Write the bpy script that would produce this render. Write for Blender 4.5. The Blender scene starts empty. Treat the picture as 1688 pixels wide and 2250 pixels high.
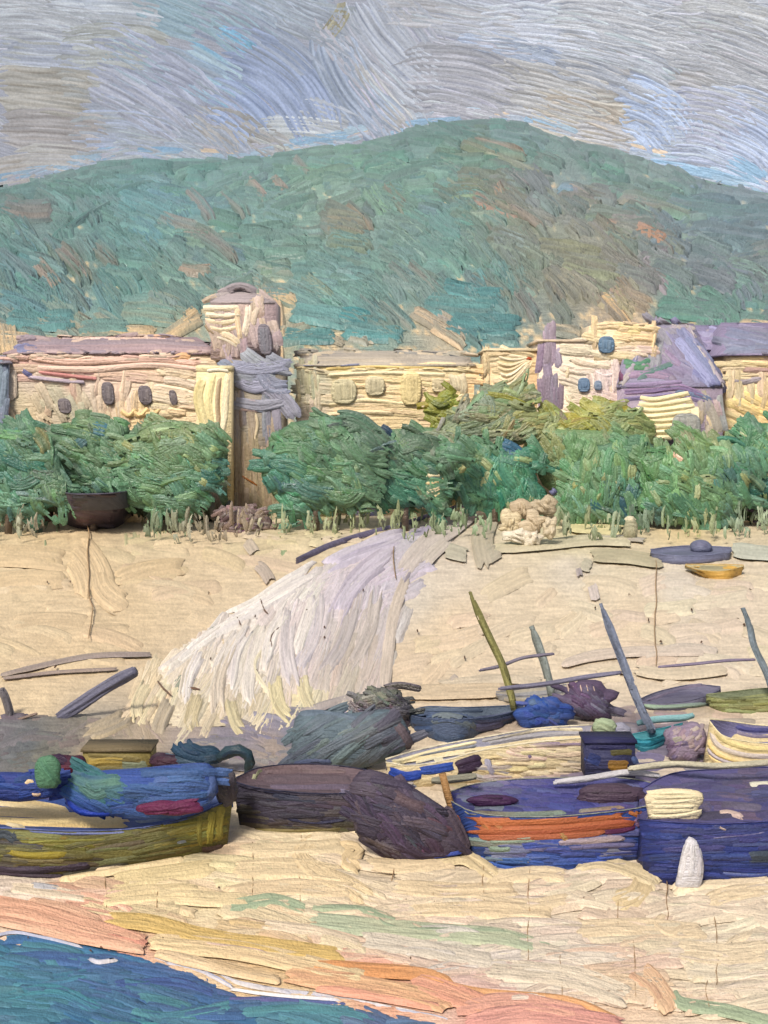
import bpy, math, random
import numpy as np
from mathutils import Vector
from mathutils.bvhtree import BVHTree

random.seed(7); RNG = np.random.RandomState(11)
S = bpy.context.scene
COL = S.collection
# ---------------------------------------------------------------- camera, sky, sun, exposure
W0, H0 = 1688.0, 2250.0          # the photograph's own pixel grid, used to measure sight lines
F, CX, YH, HC = 2440.0, 844.0, 900.0, 12.0
cam = bpy.data.cameras.new('camera'); cam_o = bpy.data.objects.new('camera', cam); COL.objects.link(cam_o)
cam_o.location = (0, 0, HC); cam_o.rotation_euler = (math.radians(90), 0, 0)
cam.sensor_fit = 'VERTICAL'; cam.sensor_height = 24.0; cam.lens = 24.0 * F / H0
cam.shift_y = -(H0 / 2 - YH) / H0
cam.clip_start = 0.5; cam.clip_end = 6000
S.camera = cam_o
SUN_EL, SUN_AZ = 45.0, -24.0     # azimuth measured from behind the viewer, negative = from the left
wd = bpy.data.worlds.new("World"); S.world = wd; wd.use_nodes = True
nt = wd.node_tree; nt.nodes.clear()
sky = nt.nodes.new('ShaderNodeTexSky'); sky.sky_type = 'NISHITA'; sky.sun_disc = False
sky.sun_elevation = math.radians(SUN_EL); sky.sun_rotation = math.radians(180 - SUN_AZ)
sky.dust_density = 4.0; sky.air_density = 0.7; sky.ozone_density = 1.0
bg = nt.nodes.new('ShaderNodeBackground'); bg.inputs['Strength'].default_value = 0.09
wo = nt.nodes.new('ShaderNodeOutputWorld')
nt.links.new(sky.outputs[0], bg.inputs[0]); nt.links.new(bg.outputs[0], wo.inputs[0])
sl = bpy.data.lights.new('sun', 'SUN'); sl.energy = 3.0; sl.angle = math.radians(10); sl.color = (1.0, 0.93, 0.83)
so = bpy.data.objects.new('sun', sl); COL.objects.link(so)
_e, _a = math.radians(SUN_EL), math.radians(SUN_AZ)
sdir = Vector((math.cos(_e) * math.sin(_a), -math.cos(_e) * math.cos(_a), math.sin(_e)))   # towards the sun
so.rotation_euler = sdir.to_track_quat('Z', 'Y').to_euler(); so.location = (-30, -40, 80)
S.view_settings.view_transform = 'Standard'; S.view_settings.look = 'None'
S.view_settings.gamma = 1.0; S.view_settings.use_curve_mapping = False
S.view_settings.exposure = 0.35
GAIN = 1.20                      # how bright a surface of albedo 1 renders at this light and exposure

# ---------------------------------------------------------------- helpers
def lin(c):
    c = np.asarray(c, float) / 255.0
    return np.where(c <= 0.04045, c / 12.92, ((c + 0.055) / 1.055) ** 2.4)
def alb(c):
    c = np.asarray(c, float); mx = c.max(-1, keepdims=True); sat = (mx - c.min(-1, keepdims=True)) / (mx + 1e-6)
    w = .24 * np.clip(sat * 3 - .25, 0, 1) * np.clip((mx - c[..., :1]) / 14., 0, 1) * np.where(c[..., 2:3] >= mx, .35, 1)      # mixed with a little white and grey, as oil greens and blues are
    c = c * (1 - w) + np.array([146., 150., 148.]) * w
    return np.clip(lin(c) / GAIN, 0.004, 0.86)

def _h(ix, iy, s):
    n = (ix.astype(np.int64) * 374761393 + iy.astype(np.int64) * 668265263 + int(s) * 1274126177) & 0xffffffff
    n = ((n ^ (n >> 13)) * 1274126177) & 0xffffffff
    return ((n ^ (n >> 16)) & 0xffff) / 65535.0
def vn(x, y, s=0):
    x = np.asarray(x, float); y = np.asarray(y, float)
    ix = np.floor(x); iy = np.floor(y); fx = x - ix; fy = y - iy
    fx = fx * fx * (3 - 2 * fx); fy = fy * fy * (3 - 2 * fy)
    a = _h(ix, iy, s); b = _h(ix + 1, iy, s); c = _h(ix, iy + 1, s); d = _h(ix + 1, iy + 1, s)
    return (a * (1 - fx) + b * fx) * (1 - fy) + (c * (1 - fx) + d * fx) * fy
def fbm(x, y, s=0, o=3):
    r = 0; a = 0.5; t = 0
    for k in range(o):
        r = r + a * vn(x * 2 ** k, y * 2 ** k, s + k); t += a; a *= 0.5
    return r / t

def at(px, py, Y):
    px = np.asarray(px, float); py = np.asarray(py, float)
    return np.stack([(px - CX) / F * Y + 0 * py, Y + 0 * px + 0 * py, HC - (py - YH) / F * Y + 0 * px], -1)
def pxm(Y): return Y / F
def shoreY(x): return np.interp(x, [-40, -12, -8.8, -5.9, -3.4, -1.8, .5, 1.4, 3, 12, 40], [33, 26.4, 25.4, 24.4, 23.1, 22.7, 22.0, 21.5, 20.8, 18.5, 17])
def gz(x, Y):
    s = shoreY(x); return 0.04 * (Y - 25) + 0.04 * (25 - s) * np.exp(-np.clip(Y - 25, -3, 99) / 9.0) - .11 * np.clip(s + .25 - Y, 0, 6)
def groundY(px, py):
    px = np.asarray(px, float); py = np.asarray(py, float)
    Y = 31720.0 / np.maximum(py - 802.4, 6)
    for _ in range(6):
        x = (px - CX) / F * Y
        d = gz(x, Y) - 0.04 * (Y - 25)
        Y = (13.0 - d) * F / np.maximum(py - YH + 97.6, 6)
    return Y

class Ground:
    def __call__(s, px, py):
        Y = groundY(px, py); P = at(px, py, Y)
        N = np.zeros_like(P); N[..., 1] = -0.04; N[..., 2] = 1
        return P, N, Y
class Water:
    def __call__(s, px, py):
        Y = HC * F / np.maximum(np.asarray(py, float) - YH, 20); P = at(px, py, Y)
        N = np.zeros_like(P); N[..., 2] = 1
        return P, N, Y
class Plane:
    def __init__(s, Y, n=(0, -1, 0), px=CX):       # plane through the sight line at px, depth Y
        s.n = np.array(n, float); s.n /= np.linalg.norm(s.n); s.p = at(px, YH, Y)
    def __call__(s, px, py):
        d = at(px, py, 1.0); o = np.array([0, 0, HC]); d = d - o
        t = ((s.p - o) @ s.n) / (d @ s.n)
        P = o + d * t[..., None]
        return P, np.broadcast_to(s.n, P.shape), P[..., 1]
class Dome:
    R = 900.0
    def __call__(s, px, py):
        d = at(px, py, 1.0) - np.array([0, 0, HC]); d /= np.linalg.norm(d, axis=-1, keepdims=True)
        return np.array([0, 0, HC]) + d * s.R, -d, np.full(d.shape[:-1], s.R)
class Solid:
    def __init__(s, V, Fc, fall, drop=0):
        s.drop = drop; s.miss = None
        s.b = BVHTree.FromPolygons([tuple(map(float, v)) for v in V], Fc); s.f = fall
    def __call__(s, px, py):
        px = np.asarray(px, float); sh = px.shape; a = px.ravel(); b = np.asarray(py, float).ravel()
        P = at(a, b, s.f); N = np.tile(np.array([0, -1.0, 0]), (len(a), 1)); o = Vector((0, 0, HC))
        D = at(a, b, 1.0) - np.array([0, 0, HC]); ms = np.ones(len(a), bool)
        for i in range(len(a)):
            h = s.b.ray_cast(o, Vector(D[i]))
            if h[0] is None:                          # a ray can slip between two faces: try a hair beside it
                for e in (2e-4, -2e-4):
                    h = s.b.ray_cast(o, Vector((D[i][0] + e, D[i][1], D[i][2] + e * .7)))
                    if h[0] is not None: break
            if h[0] is not None:
                P[i] = h[0]; n = h[1]; ms[i] = False
                if n.dot(Vector(D[i])) > 0: n = -n
                N[i] = n
        s.miss = ms.reshape(sh)
        return P.reshape(sh + (3,)), N.reshape(sh + (3,)), P[:, 1].reshape(sh)

MATS = {}
def paint_mat(name, depth=30.0, rough=0.45, bump=0.6, grain=1.0, spec=.28, glow=0, body=1):
    key = name
    if key in MATS: return MATS[key]
    m = bpy.data.materials.new(name); m.use_nodes = True; n = m.node_tree; n.nodes.clear(); L = n.links.new
    out = n.nodes.new('ShaderNodeOutputMaterial'); b = n.nodes.new('ShaderNodeBsdfPrincipled'); L(b.outputs[0], out.inputs[0])
    ca = n.nodes.new('ShaderNodeAttribute'); ca.attribute_name = 'Col'
    pc = n.nodes.new('ShaderNodeAttribute'); pc.attribute_name = 'pc'
    m1 = n.nodes.new('ShaderNodeMapping'); m1.inputs['Scale'].default_value = (0.016, 0.17, 1); L(pc.outputs['Vector'], m1.inputs[0])
    n1 = n.nodes.new('ShaderNodeTexNoise'); n1.inputs['Scale'].default_value = 1; n1.inputs['Detail'].default_value = 3; L(m1.outputs[0], n1.inputs[0])
    m2 = n.nodes.new('ShaderNodeMapping'); m2.inputs['Scale'].default_value = (0.16, 0.20, 1); L(pc.outputs['Vector'], m2.inputs[0])
    n2 = n.nodes.new('ShaderNodeTexNoise'); n2.inputs['Scale'].default_value = 1; n2.inputs['Detail'].default_value = 4; L(m2.outputs[0], n2.inputs[0])
    r1 = n.nodes.new('ShaderNodeMapRange'); r1.inputs[1].default_value = .3; r1.inputs[2].default_value = .7
    r1.inputs[3].default_value = 1 - 0.16 * grain; r1.inputs[4].default_value = 1 + 0.12 * grain; L(n1.outputs[0], r1.inputs[0])
    r2 = n.nodes.new('ShaderNodeMapRange'); r2.inputs[1].default_value = .3; r2.inputs[2].default_value = .7
    r2.inputs[3].default_value = 1 - 0.13 * grain; r2.inputs[4].default_value = 1 + 0.10 * grain; L(n2.outputs[0], r2.inputs[0])
    mu = n.nodes.new('ShaderNodeMath'); mu.operation = 'MULTIPLY'; L(r1.outputs[0], mu.inputs[0]); L(r2.outputs[0], mu.inputs[1])
    vm = n.nodes.new('ShaderNodeVectorMath'); vm.operation = 'SCALE'; L(ca.outputs['Color'], vm.inputs[0]); L(mu.outputs[0], vm.inputs['Scale'])
    if body < 1:
        v3 = n.nodes.new('ShaderNodeVectorMath'); v3.operation = 'SCALE'; v3.inputs['Scale'].default_value = body; L(vm.outputs[0], v3.inputs[0]); L(v3.outputs[0], b.inputs['Base Color'])
    else: L(vm.outputs[0], b.inputs['Base Color'])
    ad = n.nodes.new('ShaderNodeMath'); ad.operation = 'MULTIPLY_ADD'; ad.inputs[1].default_value = 0.55
    L(n2.outputs[0], ad.inputs[0]); L(n1.outputs[0], ad.inputs[2])
    bp = n.nodes.new('ShaderNodeBump'); bp.inputs['Strength'].default_value = bump; bp.inputs['Distance'].default_value = 7.0 * depth / F
    L(ad.outputs[0], bp.inputs['Height']); L(bp.outputs[0], b.inputs['Normal'])
    rr = n.nodes.new('ShaderNodeMapRange'); rr.inputs[3].default_value = rough - .1; rr.inputs[4].default_value = rough + .15
    L(n2.outputs[0], rr.inputs[0]); L(rr.outputs[0], b.inputs['Roughness'])
    b.inputs['Specular IOR Level'].default_value = spec
    if glow: L(vm.outputs[0], b.inputs['Emission Color']); b.inputs['Emission Strength'].default_value = glow
    MATS[key] = m; return m

class MB:
    def __init__(s): s.v = []; s.c = []; s.p = []; s.f = []; s.n = 0; s.layer = 0.0
    def add(s, V, Fc, C, PC=None):
        V = np.asarray(V, float).reshape(-1, 3); C = np.asarray(C, float)
        if C.ndim == 1: C = np.tile(C, (len(V), 1))
        if PC is None:
            k = F / max(12.0, float(np.abs(V[:, 1]).mean()))
            PC = np.stack([(V[:, 0] + V[:, 1] * .3) * k, (V[:, 2] + V[:, 1] * .6) * k], -1)
        s.v.append(V); s.c.append(C); s.p.append(PC)
        s.f.extend([tuple(int(i) + s.n for i in q) for q in Fc]); s.n += len(V)
    def build(s, name, mat, parent=None, smooth=True, origin=None):
        V = np.concatenate(s.v); C = np.concatenate(s.c); P = np.concatenate(s.p)
        o = np.array(parent.location if parent is not None else (origin if origin is not None else (0, 0, 0)), float)
        me = bpy.data.meshes.new(name); me.from_pydata((V - o).tolist(), [], s.f)
        a = me.attributes.new('Col', 'FLOAT_COLOR', 'POINT'); a.data.foreach_set('color', np.concatenate([np.clip(C, 0, .9), np.ones((len(C), 1))], 1).ravel())
        a = me.attributes.new('pc', 'FLOAT_VECTOR', 'POINT'); a.data.foreach_set('vector', np.concatenate([P, np.zeros((len(P), 1))], 1).ravel())
        if smooth: me.polygons.foreach_set('use_smooth', [True] * len(me.polygons))
        me.materials.append(mat)
        ob = bpy.data.objects.new(name, me); COL.objects.link(ob)
        if parent is not None: ob.parent = parent
        else: ob.location = o
        return ob
def tag(o, label=None, cat=None, group=None, kind=None):
    if label: o['label'] = label
    if cat: o['category'] = cat
    if group: o['group'] = group
    if kind: o['kind'] = kind
    return o
def thing(name, label, cat, loc, group=None):
    o = bpy.data.objects.new(name, None); COL.objects.link(o); o.location = tuple(float(v) for v in loc); o.empty_display_size = .3
    return tag(o, label, cat, group)

def resample(pts, n=None, step=9.0):
    p = np.asarray(pts, float)
    if len(p) > 2:                                   # Catmull-Rom
        e = np.vstack([2 * p[0] - p[1], p, 2 * p[-1] - p[-2]]); o = []
        for i in range(1, len(e) - 2):
            t = np.linspace(0, 1, 12, endpoint=False)[:, None]
            a, b, c, d = e[i - 1], e[i], e[i + 1], e[i + 2]
            o.append(.5 * (2 * b + (c - a) * t + (2 * a - 5 * b + 4 * c - d) * t ** 2 + (3 * b - a - 3 * c + d) * t ** 3))
        p = np.vstack(o + [e[-2][None]])
    L = np.r_[0, np.cumsum(np.linalg.norm(np.diff(p, axis=0), axis=1))]
    if n is None: n = max(4, int(L[-1] / step) + 1)
    s = np.linspace(0, L[-1], n)
    return np.stack([np.interp(s, L, p[:, k]) for k in range(p.shape[1])], -1), L[-1]

def stroke(mb, sup, pts, w, col, col2=None, th=2.2, dry=0.0, rag=None, bw=3.6, taper=(.72, .8), lift=None, streak=.5, step=10., edge=.2, lump=.25, jit=.05, dl=.035, _f=False):
    """one bristled ridge of material along pts on the surface sup"""
    C, L = resample(pts, None, step); nr = len(C)
    nc = max(4, int(w / bw) + 1)
    u = np.linspace(-1, 1, nc)[None, :]; t = np.linspace(0, 1, nr)[:, None]
    if rag is None: rag = min(.22, .35 * w / max(L, 1) + .03)
    sd = RNG.randint(1 << 20); off = RNG.rand(3) * 500
    a = rag * vn(np.arange(nc) * .55, 0 * np.arange(nc), sd)[None, :]
    b = 1 - rag * vn(np.arange(nc) * .55, 0 * np.arange(nc), sd + 1)[None, :]
    tt = np.clip(a + (b - a) * t, 0, 1) * (nr - 1)
    i0 = np.clip(tt.astype(int), 0, nr - 2); fr = tt - i0
    cx = C[i0, 0] * (1 - fr) + C[i0 + 1, 0] * fr; cy = C[i0, 1] * (1 - fr) + C[i0 + 1, 1] * fr
    T = np.gradient(C, axis=0); T /= (np.linalg.norm(T, axis=1, keepdims=True) + 1e-9)
    nx = -T[:, 1]; ny = T[:, 0]
    NX = nx[i0] * (1 - fr) + nx[i0 + 1] * fr; NY = ny[i0] * (1 - fr) + ny[i0 + 1] * fr
    tn = tt / (nr - 1)
    prof = np.minimum(1, taper[0] + (1 - taper[0]) * tn / .18) * np.minimum(1, taper[1] + (1 - taper[1]) * (1 - tn) / .18)
    wob = 1 + .10 * (vn(tn * L / 30 + off[0], 0 * tn, sd + 2) - .5)
    hw = w / 2 * prof * wob
    px = cx + NX * u * hw; py = cy + NY * u * hw
    al = tn * L; ac = u * hw
    th = th * .78; edge = edge * .65
    br = vn((u + 1) * w / 2 / (bw * 1.7) + off[1], al / 70. + off[2], sd + 3)
    per = min(13., max(7., w / 5.)) * (.85 + .3 * off[0] / 500)
    br = .45 * br + .55 * (.5 + .5 * np.cos(2 * np.pi * (u + 1) * w / 2 / per + 5 * vn((u + 1) * w / 2 / 40 + off[1], al / 90. + off[2], sd + 8)))
    br2 = vn((u + 1) * w / 2 / (bw * 4) + off[1], al / 45. + off[0], sd + 4)
    h = th * (.05 + 1.15 * br + .5 * (br2 - .5)) + edge * th * np.exp(-((np.abs(u) - .86) / .09) ** 2) + lump * th * np.exp(-((1 - tn) * L / 6.) ** 2)
    k = (np.abs(u) > .999) | (t < 1e-6) | (t > 1 - 1e-6); h = np.where(k, -2.5, h)
    mb.layer += dl if _f else min(dl, .12) * .5
    h = h + mb.layer + (0 if lift is None else lift)
    P, N, Y = sup(px, py)
    bad = None
    if getattr(sup, 'drop', 0):
        c4 = lambda A: np.stack([A[:-1, :-1], A[:-1, 1:], A[1:, 1:], A[1:, :-1]], -1)
        bad = c4(sup.miss).any(-1) | (np.ptp(c4(P[..., 1]), axis=-1) > sup.drop)
    P = P + N * (h * Y / F)[..., None]
    c1 = alb(col); c2 = alb(col2) if col2 is not None else c1 * .82
    m = np.clip((vn((u + 1) * w / 2 / (bw * 1.5) + off[2], al / 110. + off[1], sd + 5) - .5) * 2.2 * streak + streak * .5, 0, 1)[..., None]
    # shade in the grooves between the bristle ridges, painted into the colour
    g = np.clip(.48 - br, 0, .45)[..., None] * 1.8 * min(1.2, streak)
    Cc = c1 * (1 - m) + c2 * m; Cc = Cc * (1 - g) + (Cc * (np.array([.66, .68, .76]) if c1[2] > c1[0] * 1.15 else np.array([.72, .67, .62]))) * g
    Cc = Cc * (1 + jit * (RNG.rand() * 2 - 1)) * (1 + .06 * (vn(al / 14., ac / 8., sd + 6) - .5))[..., None]
    idx = np.arange(nr * nc).reshape(nr, nc)
    q = np.stack([idx[:-1, :-1], idx[:-1, 1:], idx[1:, 1:], idx[1:, :-1]], -1)
    ok = np.ones(q.shape[:2], bool) if bad is None else ~bad
    if dry > 0:
        d = vn(al / 22. + off[0], ac / 3.2 + off[1], sd + 7) * .6 + .4 * vn(px / 5., py / 5., 5)
        endb = .25 * np.exp(-(1 - tn) * L / 30.)
        ok &= (d[:-1, :-1] > dry * .75 + endb[:-1, :-1] * (dry > .05) - .02)
    q = q[ok]
    if len(q) == 0: return
    PC = np.stack([al + off[0] * 7, ac + off[1] * 7], -1).reshape(-1, 2)
    mb.add(P.reshape(-1, 3), q.reshape(-1, 4), Cc.reshape(-1, 3), PC)

class CMap:
    """pigment laid in patches: inverse-distance blend of the patches named"""
    def __init__(s, a, pw=3.0): s.p = np.array([(x, y) for x, y, c in a], float); s.c = np.array([c for x, y, c in a], float); s.w = pw
    def __call__(s, x, y):
        x = np.asarray(x, float); y = np.asarray(y, float)
        d = np.sqrt((x[..., None] - s.p[:, 0]) ** 2 + ((y[..., None] - s.p[:, 1])) ** 2) + 4
        w = d ** -s.w; w /= w.sum(-1, keepdims=True)
        return w @ s.c
def inpoly(x, y, poly):
    x = np.asarray(x, float); y = np.asarray(y, float); r = np.zeros(x.shape, bool); n = len(poly)
    for i in range(n):
        x1, y1 = poly[i]; x2, y2 = poly[(i + 1) % n]
        if y1 == y2: continue
        c = ((y1 > y) != (y2 > y)) & (x < (x2 - x1) * (y - y1) / (y2 - y1) + x1); r ^= c
    return r
def arc(cx, cy, L, ang, bend):
    """a short curved path centred at cx, cy; ang and bend in degrees (clockwise down the slope)"""
    n = 7; a = np.radians(ang + np.linspace(-bend, bend, n)); d = L / (n - 1)
    x = np.cumsum(np.cos(a) * d); y = np.cumsum(np.sin(a) * d)
    return np.stack([x - x.mean() + cx, y - y.mean() + cy], -1)
def fill(mb, sup, poly, cmap, ang, Lr=(50, 110), wr=(14, 30), dens=2.4, bend=12, ja=14, mixr=30, cj=7, n=None, order=None, shrink=.0, **kw):
    xs = [p[0] for p in poly]; ys = [p[1] for p in poly]
    x0, x1, y0, y1 = min(xs), max(xs), min(ys), max(ys)
    A = .5 * abs(sum(poly[i][0] * poly[(i + 1) % len(poly)][1] - poly[(i + 1) % len(poly)][0] * poly[i][1] for i in range(len(poly))))
    if n is None: n = int(dens * A / ((sum(Lr) / 2) * (sum(wr) / 2))) + 1
    pts = []
    while len(pts) < n:
        x = RNG.uniform(x0, x1, 4 * n); y = RNG.uniform(y0, y1, 4 * n); k = inpoly(x, y, poly); pts += list(zip(x[k], y[k]))
        if A < 4: break
    pts = pts[:n]
    if order == 'down': pts.sort(key=lambda p: p[1])
    kw['dl'] = 1.6 / max(n, 12); kw['_f'] = True
    for x, y in pts:
        a = ang(x, y) if callable(ang) else ang
        a += RNG.uniform(-ja, ja)
        q = cmap(x + RNG.normal() * mixr, y + RNG.normal() * mixr * .6) + RNG.normal(size=3) * cj * .5 + RNG.normal() * cj
        q2 = cmap(x + RNG.normal() * mixr * 1.6, y + RNG.normal() * mixr) * .9
        p = arc(x, y, RNG.uniform(*Lr), a, bend * RNG.uniform(.2, 1.2) * (1 if RNG.rand() > .25 else -1))
        stroke(mb, sup, p, RNG.uniform(*wr), np.clip(q, 8, 250), np.clip(q2, 8, 250), **kw)
def wash(mb, sup, x0, x1, y0, y1, step, cfn, hfn, keep=None):
    X, Y = np.meshgrid(np.arange(x0, x1 + step, step, dtype=float), np.arange(y0, y1 + step, step, dtype=float))
    P, N, D = sup(X, Y); D0 = P[..., 1].copy(); P = P + N * (hfn(X, Y) * D / F)[..., None]
    C = alb(cfn(X, Y)); nr, nc = X.shape; idx = np.arange(nr * nc).reshape(nr, nc)
    q = np.stack([idx[:-1, :-1], idx[:-1, 1:], idx[1:, 1:], idx[1:, :-1]], -1)
    kp = keep(X, Y)[:-1, :-1] if keep is not None else np.ones(q.shape[:2], bool)
    if getattr(sup, 'drop', 0):
        c4 = lambda A: np.stack([A[:-1, :-1], A[:-1, 1:], A[1:, 1:], A[1:, :-1]], -1)
        kp = kp & ~c4(sup.miss).any(-1) & (np.ptp(c4(D0), axis=-1) < sup.drop)
    q = q[kp]
    mb.add(P.reshape(-1, 3), q, C.reshape(-1, 3), np.stack([X, Y], -1).reshape(-1, 2))
def box(mb, x0, x1, y0, y1, z0, z1, c):
    v = [(x, y, z) for z in (z0, z1) for y in (y0, y1) for x in (x0, x1)]
    mb.add(v, [(0, 1, 3, 2), (4, 6, 7, 5), (0, 4, 5, 1), (1, 5, 7, 3), (3, 7, 6, 2), (2, 6, 4, 0)], alb(c))
def blob_mesh(c, r, seed=0, amp=.18, nu=22, nv=14, flat=None):
    U, V = np.meshgrid(np.linspace(0, 2 * np.pi, nu, endpoint=False), np.linspace(0, np.pi, nv))
    k = 1 + amp * 2 * (fbm(3 + 1.6 * np.cos(U) * np.sin(V) + 9, 3 + 1.6 * np.cos(V) + 1.3 * np.sin(U) * np.sin(V), seed) - .5)
    P = np.stack([c[0] + r[0] * k * np.cos(U) * np.sin(V), c[1] + r[1] * k * np.sin(U) * np.sin(V), c[2] + r[2] * k * np.cos(V)], -1)
    if flat is not None: P[..., 2] = np.maximum(P[..., 2], flat)
    idx = np.arange(nu * nv).reshape(nv, nu); j = np.roll(idx, -1, 1)
    q = np.stack([idx[:-1], idx[1:], j[1:], j[:-1]], -1).reshape(-1, 4)
    return P.reshape(-1, 3), q.tolist()
def squircle(x0, x1, y0, y1, seed=0, n=30, e=3.0, jag=.06):
    a = np.linspace(0, 2 * np.pi, n, endpoint=False); k = 1 + jag * 2 * (vn(a * 2.2, 0 * a, seed) - .5)
    x = np.sign(np.cos(a)) * np.abs(np.cos(a)) ** (2 / e); y = np.sign(np.sin(a)) * np.abs(np.sin(a)) ** (2 / e)
    return np.stack([(x0 + x1) / 2 + x * k * (x1 - x0) / 2, (y0 + y1) / 2 + y * k * (y1 - y0) / 2], -1)
def pillow(poly, Y, thick, seed=0):
    """a closed rounded solid whose outline at depth Y is poly and which is 2 * thick deep"""
    p = np.asarray(poly, float); c = p.mean(0); n = len(p); V = []; rr = [0.06, .35, .62, .82, .94, 1.0]
    for s_, rs in ((-1, rr), (1, rr[::-1][1:])):
        for r in rs:
            q = c + (p - c) * r; z = math.sqrt(max(0, 1 - r ** 2.6)); k = z * thick * (1 + .35 * (vn(q[:, 0] / 40, q[:, 1] / 40, seed) - .5))
            V.append(at(q[:, 0], q[:, 1], Y) + np.stack([0 * k, s_ * k, 0 * k], -1))
    m = len(V); V = np.concatenate(V); idx = np.arange(m * n).reshape(m, n); j = np.roll(idx, -1, 1)
    q = np.stack([idx[:-1], idx[1:], j[1:], j[:-1]], -1).reshape(-1, 4).tolist()
    return V, q + [tuple(range(n)), tuple(range((m - 1) * n, m * n))]
def tube(mb, pts, rad, c, seg=7, seed=0, rough=.15):
    pts = [Vector(p) for p in pts]; V = []; n = len(pts)
    for i, p in enumerate(pts):
        t = (pts[min(i + 1, n - 1)] - pts[max(i - 1, 0)]).normalized()
        a = t.cross(Vector((0.3, 1, 0.1))).normalized(); b = t.cross(a)
        r = rad[i] if hasattr(rad, '__len__') else rad
        for k in range(seg):
            an = 2 * math.pi * k / seg; rr = r * (1 + rough * (random.random() - .5) * 2)
            V.append(p + a * math.cos(an) * rr + b * math.sin(an) * rr)
    Fc = [(i * seg + k, i * seg + (k + 1) % seg, (i + 1) * seg + (k + 1) % seg, (i + 1) * seg + k) for i in range(n - 1) for k in range(seg)]
    Fc += [tuple(range(seg))[::-1], tuple((n - 1) * seg + k for k in range(seg))]
    V = np.array([tuple(v) for v in V]); base = alb(c)
    C = base[None, :] * (1 + .35 * (np.array([random.random() for _ in V]) - .5))[:, None]
    mb.add(V, Fc, C)

ground = Ground(); water = Water(); dome = Dome()
CREAM = (226, 196, 152)

# ================================================================= SKY (dome)
mb = MB()
azs = np.radians(np.linspace(-105, 105, 85)); els = np.radians(np.linspace(-4, 62, 30))
A_, E_ = np.meshgrid(azs, els); R = Dome.R + 2
P = np.stack([R * np.sin(A_) * np.cos(E_), R * np.cos(A_) * np.cos(E_), HC + R * np.sin(E_)], -1)
idx = np.arange(A_.size).reshape(A_.shape)
mb.add(P.reshape(-1, 3), np.stack([idx[:-1, :-1], idx[1:, :-1], idx[1:, 1:], idx[:-1, 1:]], -1).reshape(-1, 4), alb((165, 168, 180)))
def cool(v): return (min(235, v[0] * 1.07), min(240, v[1] * 1.085), min(250, v[2] * 1.085))
SKYC = CMap([(60, 40, (186, 188, 196)), (60, 180, (178, 180, 188)), (60, 300, (172, 172, 182)), (230, 60, (178, 182, 192)), (180, 160, (172, 172, 168)), (320, 150, (168, 174, 190)),
    (300, 250, (166, 172, 192)), (420, 60, (150, 176, 186)), (520, 100, (142, 182, 208)), (450, 90, (152, 170, 180)), (560, 40, (168, 172, 184)), (620, 160, (166, 178, 200)), (500, 235, (168, 182, 212)),
    (540, 280, (162, 164, 172)), (400, 230, (168, 170, 182)), (700, 100, (162, 172, 192)), (740, 60, (166, 166, 158)), (740, 200, (168, 172, 188)), (850, 60, (168, 172, 184)), (860, 200, (176, 180, 192)), (960, 160, (168, 166, 178)),
    (1050, 200, (166, 166, 176)), (1150, 60, (178, 180, 194)), (1180, 190, (168, 170, 176)), (1150, 130, (170, 180, 198)), (1300, 40, (176, 178, 188)), (1300, 200, (164, 160, 162)), (1400, 120, (166, 170, 182)),
    (1550, 60, (168, 170, 178)), (1640, 180, (164, 166, 174)), (1420, 260, (170, 182, 206)), (1560, 260, (162, 164, 176)), (1640, 300, (164, 176, 204)), (1500, 200, (160, 160, 164)), (1400, 320, (160, 174, 200)),
    (100, 380, (182, 176, 172)), (300, 340, (172, 176, 180)), (640, 290, (170, 170, 168)), (1250, 260, (172, 166, 160))])
ANG = [(60, 60, 2), (60, 180, 4), (60, 300, 6), (200, 100, -4), (170, 160, 0), (180, 250, 3), (300, 180, 27), (350, 250, 28), (420, 80, 25), (250, 30, 8), (500, 130, 30), (600, 200, 34), (650, 130, 26), (560, 50, 25),
    (720, 60, 20), (790, 190, 62), (800, 80, 55), (870, 130, 52), (900, 60, 42), (960, 40, 8), (1010, 170, 5), (1100, 190, 16), (1150, 60, 4), (1120, 120, 14), (1250, 150, 14), (1300, 190, 14), (1400, 80, 14), (1500, 150, 16), (1600, 100, 14),
    (1430, 260, 22), (1500, 330, 8), (1580, 260, 12), (1650, 320, 25), (700, 290, 10), (500, 290, 28), (470, 250, 35), (100, 370, -3), (300, 330, -6)]
SKYC.c = np.array([cool(v) for v in SKYC.c])
_AP = np.array([(a, b) for a, b, c in ANG], float); _AA = np.array([c for a, b, c in ANG], float)
def skyang(x, y):
    d = np.hypot(_AP[:, 0] - x, _AP[:, 1] - y) + 10; w = d ** -3.5; return float((w * _AA).sum() / w.sum())
fill(mb, dome, [(-600, -250), (2300, -250), (2300, 470), (-600, 470)], SKYC, skyang, Lr=(150, 290), wr=(60, 105), dens=1.9, bend=17, ja=6, mixr=35, cj=3.5, th=7, bw=3.1, streak=1.25, edge=.25, lump=.35, dl=.02, step=14)
GR = (122, 116, 108)
def coolc(c): return cool(c) if c[2] - c[0] < 26 else tuple(v * 1.02 for v in c)
def skst(x, y, L, w, a, b, c, c2=None, **k):
    kw = dict(th=6.5, bw=3.1, streak=1.2, edge=.3, lump=.4, dl=.05, step=12); kw.update(k); c = coolc(c)
    stroke(mb, dome, arc(x, y, L * 1.05, a, b * 1.7), w * 1.15, c, c2 or tuple(int(v * .86) for v in c), **kw)
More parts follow.
